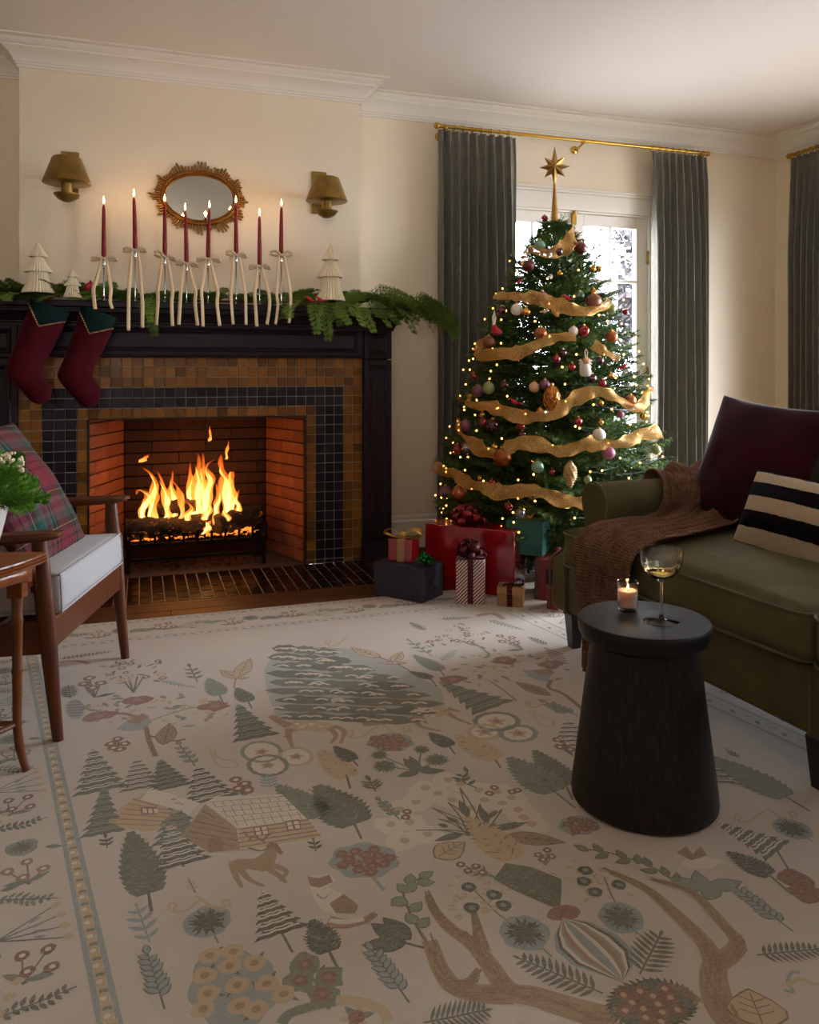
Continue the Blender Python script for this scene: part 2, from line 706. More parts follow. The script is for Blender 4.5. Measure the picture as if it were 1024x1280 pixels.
# ------------------------------------------------------------------ outside: snowy ground and blossom trees beyond the door
MB().box(-30, 40, 4.9, 40, -.35, -.3).build('ground', mat('pale_ground', '#e9eaea', .9, var=.05, vscale=1.5), kind='structure')
MB().box(8, 40, -30, 4.9, -.35, -.3).build('ground', MATS['pale_ground'], kind='structure')
MB().box(4.5, 8, -30, 4.9, -.35, -.3).build('ground', mat('added_dark_ground', '#6b665f', .9, var=.15, vscale=2), kind='structure')  # unseen dark strip, added to cut the bounce onto the ceiling
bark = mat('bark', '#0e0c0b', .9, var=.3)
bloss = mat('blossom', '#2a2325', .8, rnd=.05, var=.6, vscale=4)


def blossom_tree(x, y, zc, r, label, seed):
    q = random.Random(seed)
    t = thing('blossom_tree', label, 'tree', (x, y, -.3), group='pale trees outside the glass door')
    tr = MB()
    tr.tube([(0, 0, 0), (.05, 0, .8), (0, .03, 1.6), (.03, 0, zc)], [.13, .1, .08, .03], 8)
    tips = []
    for i in range(48):
        a, zz = q.uniform(0, 2 * PI), q.uniform(.8, zc)
        e = Vector((math.cos(a) * r * q.uniform(.5, .95), math.sin(a) * r * q.uniform(.5, .95), zz + q.uniform(.2, 1.1)))
        s0 = Vector((.03, 0, zz))
        m_ = (s0 + e) / 2 + Vector((0, 0, -.1))
        tr.tube([s0, m_, e], [.035, .022, .008], 5)
        tips += [s0.lerp(e, k) for k in (.5, .7, .85, 1.)]
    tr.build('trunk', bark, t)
    lf = MB()
    for k in range(7000):
        c = q.choice(tips) + Vector((q.gauss(0, .15), q.gauss(0, .15), q.gauss(0, .15)))
        d1 = Vector((q.gauss(0, 1), q.gauss(0, 1), q.gauss(0, 1))).normalized() * q.uniform(.03, .085)
        d2 = d1.orthogonal().normalized() * d1.length * .8
        lf.add([c - d1, c - d2, c + d1, c + d2], [(0, 1, 2, 3)])
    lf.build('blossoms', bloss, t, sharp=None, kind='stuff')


blossom_tree(6.75, 9.2, 3.4, 1.35, 'pale blossoming tree outside, seen through the right-hand door panes', 3)
blossom_tree(10.4, 13.5, 3.2, 1.6, 'farther pale tree outside, partly behind the first blossoming tree', 5)

# ------------------------------------------------------------------ fireplace: tiled surround and dark wooden mantel
TX0, TX1, TY, TT = -.570, 1.188, 4.38, 1.141     # tile field: left, right, face plane, top
P = (TX1 - TX0) / 33.


def glaze(name, c1, c2, rough):
    k = NT(name)
    oi = k.n('ShaderNodeObjectInfo').outputs['Random']
    n = k.noise(28, 4, .65)
    f = k.math('ADD', k.math('MULTIPLY', oi, .55), k.math('MULTIPLY', n, .6))
    k.l(k.ramp(f, [(.2, c1), (.85, c2)]), k.p.inputs['Base Color'])
    k.l(k.math('MULTIPLY_ADD', n, .25, rough), k.p.inputs['Roughness'])
    k.p.inputs['Specular IOR Level'].default_value = .22
    k.bump(k.noise(35, 2, .5), .25, .003)
    return k.m


amber = glaze('amber_glaze', '#462509', '#8c581e', .16)
blackg = glaze('aubergine_glaze', '#120c12', '#2b222c', .10)
brown_g = glaze('brown_glaze', '#0d0706', '#251512', .12)
grout = mat('grout', '#a39483', .85)
aub = mat('aubergine_paint', '#21141a', .45, spec=.22, var=.06, vscale=6)
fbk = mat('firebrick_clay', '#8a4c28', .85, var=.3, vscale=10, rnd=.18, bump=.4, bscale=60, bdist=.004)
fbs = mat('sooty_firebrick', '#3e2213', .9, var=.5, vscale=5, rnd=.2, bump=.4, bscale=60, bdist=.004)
soot = mat('soot_mortar', '#1c120c', .95)

fp = thing('fireplace', 'fireplace with amber and black tiled surround under a dark aubergine wooden mantel', 'fireplace', (.31, TY, 0))
ox = lambda x: x - .31      # world x to fireplace-local x
oy = lambda y: y - TY


def tile_me(w, h, t, m, name):
    b = .0025
    mb = MB()
    v = [(0, 0, 0), (w, 0, 0), (w, 0, h), (0, 0, h), (b, -t, b), (w - b, -t, b), (w - b, -t, h - b), (b, -t, h - b)]
    mb.add(v, [(4, 5, 6, 7), (0, 1, 5, 4), (1, 2, 6, 5), (2, 3, 7, 6), (3, 0, 4, 7)])
    return mb.mesh(name, m, None)


g = .0022
tm = {n: tile_me(P - g, P - g, .007, m, n) for n, m in (('amber_tile', amber), ('black_tile', blackg))}
short = TT - 21 * P
ts = {n: tile_me(P - g, short - g, .007, m, n) for n, m in (('amber_tile', amber), ('black_tile', blackg))}
for r in range(22):
    for c in range(33):
        e = min(c, 32 - c)
        if r >= 6 and e >= 6:
            continue
        if r < 3 or e < 2:
            kind = 'amber_tile'
        elif r < 5 or e < 5:
            kind = 'black_tile'
        else:
            kind = 'amber_tile'
        zt = TT - (r + 1) * P
        last = r == 21
        inst(kind, (ts if last else tm)[kind], fp, (ox(TX0 + c * P + g / 2), .0015 * R.random(), 0.001 if last else zt + g / 2),
             (R.uniform(-.02, .02), 0, R.uniform(-.02, .02)))
OX0, OX1, OZ = TX0 + 6 * P, TX1 - 6 * P, TT - 6 * P
mb = MB()
mb.box(ox(TX0), ox(OX0), .0, .05, 0, TT)
mb.box(ox(OX1), ox(TX1), .0, .05, 0, TT)
mb.box(ox(OX0), ox(OX1), .0, .05, OZ, TT)
mb.build('grout_bed', grout, fp)
# dark metal lining strip round the opening
mb = MB()
mb.box(ox(OX0) - .001, ox(OX0) + .006, -.008, .04, 0, OZ)
mb.box(ox(OX1) - .006, ox(OX1) + .001, -.008, .04, 0, OZ)
mb.box(ox(OX0), ox(OX1), -.008, .04, OZ - .006, OZ + .001)
mb.build('opening_trim', mat('dark_metal', '#3a2f26', .45, .8), fp)
# firebox: splayed sides and back, each brick a part
BX0, BX1, BD = -.085, .715, .46
shell = MB()
shell.grid([[(ox(OX0) - .02, .05, z), (ox(BX0) - .04, BD + .05, z), (ox(BX1) + .04, BD + .05, z), (ox(OX1) + .02, .05, z)] for z in (-.02, OZ + .03)])
shell.add([(ox(OX0) - .02, .05, OZ + .03), (ox(BX0) - .04, BD + .05, OZ + .03), (ox(BX1) + .04, BD + .05, OZ + .03), (ox(OX1) + .02, .05, OZ + .03)], [(0, 1, 2, 3)])
shell.build('firebox_shell', soot, fp, solid=.02)
CHH = .0665
nb = int(math.ceil(OZ / CHH))


def brick_run(p0, p1, lens, tag_):
    p0, p1 = Vector(p0), Vector(p1)
    L = (p1 - p0).length
    ang = math.atan2(p1.y - p0.y, p1.x - p0.x)
    for r in range(nb):
        z0 = r * CHH
        h = min(CHH, OZ + .01 - z0) - .005
        if h < .01:
            continue
        x = 0.
        i = 0
        offs = lens[r % len(lens)]
        while x < L - .002:
            ln = min(offs[min(i, len(offs) - 1)], L - x)
            mb = MB().box(x + .0012, x + ln - .0012, 0, .035, 0, h)
            mb.build('firebrick', fbs if tag_ == 'b' else fbk, fp, bevel=.003, seg=1, loc=(p0.x, p0.y, z0 + .002), rot=(0, 0, ang))
            x += ln
            i += 1


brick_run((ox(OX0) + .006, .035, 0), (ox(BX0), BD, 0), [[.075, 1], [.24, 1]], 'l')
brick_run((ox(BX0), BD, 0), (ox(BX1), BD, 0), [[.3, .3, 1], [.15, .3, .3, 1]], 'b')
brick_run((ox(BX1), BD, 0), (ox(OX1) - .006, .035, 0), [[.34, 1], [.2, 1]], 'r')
MB().box(ox(OX0), ox(OX1), .0, BD + .04, -.02, .001).build('firebox_floor', mat('ash_floor', '#4a3528', .95, var=.5, vscale=25, bump=.6, bscale=60, bdist=.004), fp)

# wooden mantel
PF = 4.325                                   # pilaster face
PLX0, PLX1, PRX0, PRX1 = -.732, TX0, TX1, 1.347


def panel(mb, x0, x1, z0, z1, y, d=.010):
    """a recessed panel with a stepped moulding on a face at depth y (front towards -y)"""
    R4 = [(x0, z0), (x1, z0), (x1, z1), (x0, z1)]
    steps = [(0, 0), (.006, -.004), (.012, -.002), (.016, d * .6), (.024, d), ]
    rows = []
    for inset, dy in steps:
        rows.append([(x0 + inset, y + dy, z0 + inset), (x1 - inset, y + dy, z0 + inset), (x1 - inset, y + dy, z1 - inset), (x0 + inset, y + dy, z1 - inset)])
    mb.grid(rows, closed=True)
    i = steps[-1][0]
    mb.add([(x0 + i, y + d, z0 + i), (x1 - i, y + d, z0 + i), (x1 - i, y + d, z1 - i), (x0 + i, y + d, z1 - i)], [(0, 1, 2, 3)])


def frame_face(mb, x0, x1, z0, z1, px0, px1, pz0, pz1, y0, y1):
    """a board x0..x1, z0..z1 with a rectangular opening px0..px1, pz0..pz1"""
    mb.box(x0, px0, y0, y1, z0, z1)
    mb.box(px1, x1, y0, y1, z0, z1)
    mb.box(px0, px1, y0, y1, z0, pz0)
    mb.box(px0, px1, y0, y1, pz1, z1)


for x0, x1 in ((PLX0, PLX1), (PRX0, PRX1)):
    for nm, z0, z1, pz0, pz1 in (('pilaster', 0, 1.128, .17, 1.098), ('corner_block', 1.134, 1.30, 1.155, 1.272)):
        mb = MB()
        frame_face(mb, ox(x0), ox(x1), z0, z1, ox(x0) + .026, ox(x1) - .026, pz0, pz1, oy(PF), .03)
        mb.box(ox(x0) + .02, ox(x1) - .02, oy(PF) + .012, .03, pz0 - .01, pz1 + .01)
        o = mb.build(nm, aub, fp, bevel=.0015, seg=1)
        m2 = MB()
        panel(m2, ox(x0) + .026, ox(x1) - .026, pz0, pz1, oy(PF))
        m2.build('panel_moulding', aub, o, sharp=20)
        if nm == 'pilaster':
            MB().box(ox(x0) - .006, ox(x1) + .006, oy(PF) - .008, .03, 0, .125).build('plinth', aub, o, bevel=.004)
            MB().box(ox(x0), ox(x1), .03, BW - TY, 0, 1.30).build('side_return', aub, o)
mb = MB()
FF = 4.345
frame_face(mb, ox(TX0), ox(TX1), TT, 1.30, ox(TX0) + .03, ox(TX1) - .03, TT + .028, 1.285, oy(FF), .05)
mb.box(ox(TX0) + .02, ox(TX1) - .02, oy(FF) + .012, .05, TT + .02, 1.29)
fr = mb.build('frieze', aub, fp, bevel=.0015, seg=1)
mb = MB()
panel(mb, ox(TX0) + .03, ox(TX1) - .03, TT + .028, 1.285, oy(FF))
mb.build('panel_moulding', aub, fr, sharp=20)
mb = MB()
mb.grid([[(ox(x), oy(FF) - a, TT + b) for a, b in ((0, -.003), (.008, -.003), (.010, .004), (.005, .010), (.005, .014), (0, .016))] for x in (TX0, TX1)])
mb.build('bead_moulding', aub, fr)
cor = [(0, 1.292), (.010, 1.292), (.010, 1.304), (.016, 1.308), (.016, 1.316), (.024, 1.322), (.030, 1.340), (.044, 1.357), (.058, 1.362), (.058, 1.370),
       (.068, 1.372), (.068, 1.379), (.078, 1.381)]
path = [(ox(PLX0), BW - TY), (ox(PLX0), oy(PF)), (ox(PRX1), oy(PF)), (ox(PRX1), BW - TY)]
rows = []
for i, p in enumerate(path):
    sx = -1 if i < 2 else 1
    sy = 0 if i in (0, 3) else -1
    rows.append([(p[0] + sx * a, p[1] + sy * a, z) for a, z in cor])
MB().grid(rows).build('bed_moulding', aub, fp, sharp=25)
mb = MB()
mb.box(ox(PLX0), ox(PRX1), oy(PF), .03, 1.29, 1.382)
mb.build('mantel_core', aub, fp)
SHZ = 1.415
mb = MB().box(ox(PLX0) - .09, ox(PRX1) + .09, oy(PF) - .09, CY - TY, 1.381, SHZ)
mb.box(ox(TX1) - .01, ox(PRX1) + .09, CY - TY - .01, BW - TY, 1.381, SHZ)
mb.box(ox(PLX0) - .09, ox(TX0) + .01, CY - TY - .01, BW - TY, 1.381, SHZ)
mb.build('mantel_shelf', aub, fp, bevel=.006, seg=3)

# ------------------------------------------------------------------ hearth of dark brown tiles, flush with the floor
he = thing('hearth', 'flush hearth of glossy dark brown tiles in front of the fire opening', 'hearth', (.31, 4.12, 0))
MB().box(ox(TX0), ox(TX1), 3.875 - 4.12, TY - 4.12, -.02, -.003).build('grout_bed', grout, he)
nc = 31
cw = (TX1 - TX0) / nc
hl = .112
for c in range(nc):
    y = 3.875 - (hl / 2 if c % 2 else 0) - (.02 if c % 3 == 0 else 0)
    while y < TY - .004:
        a, b = max(y, 3.875), min(y + hl, TY)
        y += hl
        if b - a < .012:
            continue
        x0 = ox(TX0 + c * cw)
        mb = MB()
        q, t, gy = .002, .001, .011
        mb.add([(0, 0, -.006), (cw - g, 0, -.006), (cw - g, b - a - gy, -.006), (0, b - a - gy, -.006), (q, q, t), (cw - g - q, q, t), (cw - g - q, b - a - gy - q, t), (q, b - a - gy - q, t)],
               [(4, 5, 6, 7), (0, 1, 5, 4), (1, 2, 6, 5), (2, 3, 7, 6), (3, 0, 4, 7)])
        mb.build('hearth_tile', brown_g, he, sharp=None, loc=(x0 + g / 2, a - 4.12 + g / 2, -.0005), rot=(R.uniform(-.004, .004), R.uniform(-.01, .01), 0))

# ------------------------------------------------------------------ grate, logs, fire
iron = mat('cast_iron', '#15110f', .6, .6, bump=.3, bscale=80)
gr = thing('fire_grate', 'black iron fire grate with upturned fingers holding the burning logs', 'fire grate', (.295, 4.60, 0))
GX0, GX1 = -.375, .375
for yy, nm in ((-.13, 'front_bar'), (.10, 'back_bar')):
    k_ = -0.004
    mb = MB()
    mb.box(GX0, GX1, yy - .009, yy + .009, .135, .153)
    mb.build(nm, iron, gr, bevel=.003, seg=1)
for i in range(11):
    x = GX0 + .01 + i * (GX1 - GX0 - .02) / 10
    top = .235 if i in (0, 10) else .205 + .012 * (i % 2)
    MB().tube([(x, .13, .148), (x, -.11, .150), (x, -.135, .156), (x, -.146, .18), (x, -.15, top)], .0075, 6).build('grate_bar', iron, gr)
for x in (GX0 + .02, GX1 - .02):
    for yy in (-.13, .10):
        MB().box(x - .01, x + .01, yy - .01, yy + .01, 0.001, .14).build('leg', iron, gr, bevel=.003, seg=1)
MB().box(GX0 + .02, GX1 - .02, -.136, -.124, .06, .075).build('lower_bar', iron, gr)


def logmat():
    k = NT('charred_bark')
    n = k.noise(14, 5, .7, k.coord('Object', (1, 2.2, 2.2)))
    k.l(k.ramp(n, [(.3, '#0d0907'), (.55, '#2a1a10'), (.72, '#5a3a22')]), k.p.inputs['Base Color'])
    k.p.inputs['Roughness'].default_value = .9
    e = k.ramp(k.noise(26, 4, .7, k.coord('Object', (1, 1.5, 1.5))), [(.60, (0, 0, 0)), (.72, (1, .22, .02))])
    k.l(e, k.p.inputs['Emission Color'])
    k.p.inputs['Emission Strength'].default_value = .5
    k.bump(n, .9, .012)
    return k.m


lm = logmat()
cutm = mat('charred_cut', '#3a2a1c', .9, var=.5, vscale=30)


def log(label, a, b, r, seed):
    q = random.Random(seed)
    a, b = Vector(a), Vector(b)
    c = (a + b) / 2
    t = thing('log', label, 'log', c, group='burning logs in the grate')
    n, m = 12, 16
    rows = []
    d = (b - a).normalized()
    u = d.orthogonal().normalized()
    v = d.cross(u)
    for j in range(m + 1):
        p = a.lerp(b, j / m) - c
        rr = r * (1 + .05 * math.sin(j * .9 + seed))
        rows.append([p + (u * math.cos(2 * PI * i / n) + v * math.sin(2 * PI * i / n)) * rr * (1 + .35 * noise.noise(Vector((i * 1.3, j * .35, seed))))
                     for i in range(n)])
    mb = MB().grid(rows, closed=True)
    mb.build('bark', lm, t, sharp=60)
    mb = MB()
    for rw, fl_ in ((rows[0], 1), (rows[-1], 0)):
        cc = sum(rw, Vector()) / n
        mb.add(rw + [cc], [((i + 1) % n, i, n) if fl_ else (i, (i + 1) % n, n) for i in range(n)])
    mb.build('cut_end', cutm, t, sharp=None)


log('thick charred log lying along the left front of the grate', (-.075, 4.555, .218), (.34, 4.56, .21), .058, 1)
log('log with glowing pale bark at the right end of the grate, pointing inward', (.40, 4.53, .215), (.645, 4.645, .245), .055, 2)
log('short charred log lying across the top of the burning stack', (.10, 4.63, .31), (.29, 4.58, .325), .036, 3)
log('small log end poking out behind the tallest flames', (.30, 4.68, .315), (.44, 4.66, .345), .034, 4)
log('dark log at the back of the grate under the flames', (.02, 4.665, .21), (.58, 4.69, .22), .05, 5)
mb = MB()
for i in range(300):
    x, y = R.uniform(-.04, .62), R.uniform(4.50, 4.70)
    s = R.uniform(.004, .016)
    mb.add([(x + R.gauss(0, s), y + R.gauss(0, s), .158 + abs(R.gauss(0, s))) for _ in range(4)], [(0, 1, 2), (0, 2, 3), (0, 3, 1), (1, 3, 2)])
tag(mb.build('embers', mat('embers', '#2a1206', .9, emit=(1, .25, .03), es=1.6), sharp=None), 'bed of glowing embers lying in the fire grate under the logs', 'embers', kind='stuff')
mb = MB()
for i in range(260):
    x, y = R.uniform(-.08, .66), R.uniform(4.46, 4.8)
    s = R.uniform(.003, .012)
    mb.add([(x + R.gauss(0, s), y + R.gauss(0, s), .002 + abs(R.gauss(0, s * .6))) for _ in range(4)], [(0, 1, 2), (0, 2, 3), (0, 3, 1), (1, 3, 2)])
tag(mb.build('ash', mat('ash_bits', '#1a120d', .95), sharp=None), 'dark ash and charcoal bits scattered on the firebox floor', 'ash', kind='stuff')


def flame_mat(name, stops, strength, a0, a1):
    k = NT(name)
    gz = k.n('ShaderNodeSeparateXYZ')
    k.l(k.coord('Generated'), gz.inputs[0])
    h = gz.outputs[2]
    colr = k.ramp(h, stops)
    em = k.n('ShaderNodeEmission')
    k.l(colr, em.inputs[0])
    em.inputs[1].default_value = strength
    tr = k.n('ShaderNodeBsdfTransparent')
    lw = k.n('ShaderNodeLayerWeight')
    lw.inputs[0].default_value = .35
    edge = k.math('SUBTRACT', 1., lw.outputs['Facing'])
    ns = k.noise(26, 3, .6, k.coord('Object', (1.6, 1.6, .55)))
    nr = k.ramp(ns, [(.3, (0, 0, 0)), (.62, (1, 1, 1))])
    fade = k.ramp(h, [(0., (a0 * .6,) * 3), (.12, (a0,) * 3), (.55, (a0 * .8,) * 3), (1., (a1,) * 3)])
    al = k.math('MULTIPLY', k.math('MULTIPLY', k.math('POWER', edge, 1.3), fade), k.math('MULTIPLY_ADD', nr, .75, .25))
    mx = k.n('ShaderNodeMixShader')
    k.l(al, mx.inputs[0])
    k.l(tr.outputs[0], mx.inputs[1])
    k.l(em.outputs[0], mx.inputs[2])
    k.l(mx.outputs[0], k.out.inputs[0])
    return k.m


fl_out = flame_mat('flame_outer', [(0., (1, .42, .08)), (.35, (1, .30, .035)), (1., (1, .13, .008))], 2.6, .8, .1)
fl_in = flame_mat('flame_core', [(0., (1, .72, .28)), (.5, (1, .60, .17)), (1., (1, .34, .05))], 5.0, 1., .15)
fire = thing('fire', 'tall orange and yellow flames of the log fire rising from the grate', 'fire', (.29, 4.60, .16))


def flame(pts, r, core=True, D=4.6):
    """a twisting tongue of flame through picture points (u, y) on plane D, thickest low down"""
    c = [at(u, y, D) for u, y in pts]
    c = spline(c, 7)
    n = len(c)
    ph = R.uniform(0, 6)
    for nm, m, k, cut in (('flame', fl_out, 1., 1.), ('flame_core', fl_in, .55, .86)):
        if nm == 'flame_core' and not core:
            continue
        nn = int(n * cut)
        rows = []
        for j in range(nn):
            t = j / (nn - 1)
            rr = r * k * (math.sin(PI * min(1, (t * .82 + .18))) ** .8) * (1 - t * .35) + .0005
            rr *= 1 + .22 * math.sin(t * 13 + ph)
            off = Vector((math.sin(t * 9 + ph) * r * .34 * t, math.cos(t * 7 + ph) * r * .3 * t, 0))
            rows.append([c[j] + off - fire.location + Vector((math.cos(a) * rr, math.sin(a) * rr * .55, math.sin(a * 2 + ph) * rr * .12)) * (1 + .5 * noise.noise(Vector((a, t * 5, ph)))) if False else c[j] + off - fire.location + Vector((math.cos(a) * rr, math.sin(a) * rr * .55, math.sin(a * 2 + ph) * rr * .12)) * (1 + .9 * noise.noise(Vector((math.cos(a) * .8 + ph, math.sin(a) * .8, t * 4.5))))
                         for a in [2 * PI * i / 12 for i in range(12)]])
        MB().grid(rows, closed=True).build(nm, m, fire, sharp=180)


for pts, r, core, D in (
        ([(180, 652), (178, 636), (186, 622), (176, 612), (172, 618)], .026, True, 4.57),
        ([(186, 650), (190, 628), (193, 610), (190, 594), (180, 584)], .020, True, 4.60),
        ([(175, 578), (181, 572), (187, 568)], .016, False, 4.60),
        ([(207, 652), (210, 632), (204, 612), (198, 588)], .024, True, 4.58),
        ([(197, 652), (193, 638), (197, 622), (194, 612)], .018, False, 4.63),
        ([(216, 650), (219, 630), (213, 610), (217, 588)], .020, True, 4.62),
        ([(226, 648), (229, 632), (222, 612), (216, 600)], .018, False, 4.55),
        ([(236, 656), (243, 640), (237, 620), (239, 600), (236, 576)], .028, True, 4.60),
        ([(248, 652), (250, 622), (246, 596), (250, 566)], .040, True, 4.62),
        ([(256, 650), (258, 620), (263, 598), (258, 584), (267, 574)], .030, True, 4.58),
        ([(252, 650), (254, 622), (252, 600), (256, 566)], .030, True, 4.66),
        ([(286, 658), (284, 632), (282, 604), (278, 588), (279, 568)], .036, True, 4.60),
        ([(290, 650), (289, 630), (286, 610), (290, 590), (294, 596)], .030, True, 4.64),
        ([(283, 574), (284, 562), (286, 551)], .008, False, 4.60),
        ([(261, 552), (263, 545), (262, 532)], .008, False, 4.62),
        ([(296, 648), (298, 632), (294, 622), (298, 612)], .022, True, 4.58),
        ([(272, 660), (270, 640), (274, 622), (268, 604)], .026, True, 4.56),
        ([(262, 662), (255, 650), (262, 636), (256, 622)], .022, True, 4.53),
        ([(242, 662), (234, 648), (240, 636), (230, 626)], .020, True, 4.53),
        ([(278, 662), (284, 650), (280, 640), (288, 630)], .018, True, 4.52),
        ([(253, 668), (258, 660), (262, 652), (270, 650)], .014, True, 4.50),
        ([(205, 654), (213, 646), (208, 634), (214, 624)], .016, False, 4.54)):
    flame(pts, r, core, D)
lamp('fire_light', (.30, 4.55, .40), 4.4, (1, .36, .09), .12)
lamp('fire_light', (.15, 4.56, .33), 2, (1, .34, .08), .10)

# ------------------------------------------------------------------ wall lights and mirror
def sconce(label, x, z0):
    t = thing('wall_sconce', label, 'wall lamp', (x, CY, z0), group='brass wall sconces either side of the mirror')
    MB().box(-.042, .042, -.012, 0, -.12, .115).build('back_plate', old_brass, t, bevel=.003)
    MB().tube([(0, -.012, -.03), (0, -.1, -.03), (0, -.2, -.03)], .012, 10).build('arm', old_brass, t)
    mb = MB()
    mb.lathe([(.109, -.088), (.111, -.086), (.067, .034), (.060, .038), (.0005, .038)], 36)
    mb.lathe([(.107, -.086), (.064, .031), (.0005, .032)], 36)
    mb.build('shade', old_brass, t, loc=(0, -.2, 0), sharp=50)
    mb = MB().lathe([(.026, -.15), (.026, -.02), (.018, -.01)], 20)
    mb.build('stem', old_brass, t, loc=(0, -.2, 0))
    mb = MB().lathe([(.0005, -.178), (.02, -.175), (.042, -.163), (.058, -.145), (.060, -.138), (.026, -.135)], 28)
    mb.build('dish', old_brass, t, loc=(0, -.2, 0))


sconce('brass wall sconce over the stockings, above the tall white paper tree', -.335, 2.06)
sconce('brass wall sconce nearer the curtain, above the single large paper tree', .945, 2.06)

mi = thing('sunburst_mirror', 'oval mirror in a carved gold sunburst frame hanging over the mantel', 'mirror', (.302, CY, 1.985))
gilt = mat('antique_gilt', '#8a5c22', .38, .65, var=.35, vscale=30, bump=.3, bscale=90)
a, b = .178, .122
MB().lathe([(1, 0), (1, .006), (.0005, .006)], 48).build('mirror_glass', mat('mirror_glass', '#b9b6aa', .02, 1.), mi, rot=(PI / 2, 0, 0)).scale = (a, b, 1)
mb = MB()
rows = []
for i in range(48):
    t_ = 2 * PI * i / 48
    rows.append([((a + q) * math.cos(t_), -y, (b + q) * math.sin(t_)) for q, y in ((-.004, 0), (-.004, .014), (.002, .022), (.008, .018), (.012, .024), (.02, .022), (.026, .012), (.026, 0))])
rows.append(rows[0])
mb.grid(rows)
mb.build('rim', gilt, mi, sharp=40)
q = random.Random(4)
nr = 84
for i in range(nr):
    t_ = 2 * PI * (i + .5) / nr
    env = .5 + .5 * math.cos(t_ * 12)
    L = .016 + .034 * env * q.uniform(.45, 1.15) + q.uniform(-.004, .010)
    d = Vector((math.cos(t_), 0, math.sin(t_)))
    p0 = Vector(((a + .014) * math.cos(t_), -.008, (b + .014) * math.sin(t_)))
    ex = Vector((d.x * 1.12, 0, d.z)).normalized()
    p1 = p0 + ex * (L + .012) + Vector((0, -.004, 0))
    MB().tube([p0, p0.lerp(p1, .5), p0.lerp(p1, .9), p1], [.0056, .0062, .0056, .0035], 6).build('ray', gilt, mi)

# ------------------------------------------------------------------ tapers in silver candlesticks with cream ribbons
wax = mat('burgundy_wax', '#74141c', .5, spec=.25)
silk = mat('cream_ribbon', '#d6bb96', .5, spec=.3, var=.05, vscale=40)
wick_m = mat('wick', '#1a1410', .9)
cfl = mat('candle_flame', '#ffdca0', 1, emit=(1, .62, .25), es=14)
CAND = [(-.170, 1.898, 1.623, .10, .0), (-.023, 1.944, 1.670, .245, .3), (.120, 1.930, 1.644, .2, -.3), (.226, 1.891, 1.612, .18, .25), (.334, 1.911, 1.642, .2, .2),
        (.476, 1.945, 1.669, .22, -.1), (.597, 1.885, 1.615, .2, .1), (.711, 1.944, 1.679, .25, 0)]
CLAB = ['first from the stockings', 'tallest, second from the stockings', 'third from the stockings, by the mirror rim', 'short fourth one under the mirror', 'fifth, under the mirror middle', 'sixth, at the far mirror edge', 'shortest, second from the large paper tree', 'nearest the large paper tree']
CX = .02


def strip(c, w, n, twist=0., th=.0008):
    """flat ribbon along centre points c, width w across direction n"""
    rows = []
    for i, p in enumerate(c):
        t = (c[min(i + 1, len(c) - 1)] - c[max(i - 1, 0)]).normalized()
        nn = Vector(n)
        if twist:
            nn = Matrix.Rotation(twist * i / len(c), 3, t) @ nn
        nn = (nn - t * nn.dot(t)).normalized()
        ww = w[i] if isinstance(w, list) else w
        rows.append([p - nn * ww / 2, p, p + nn * ww / 2])
    return rows


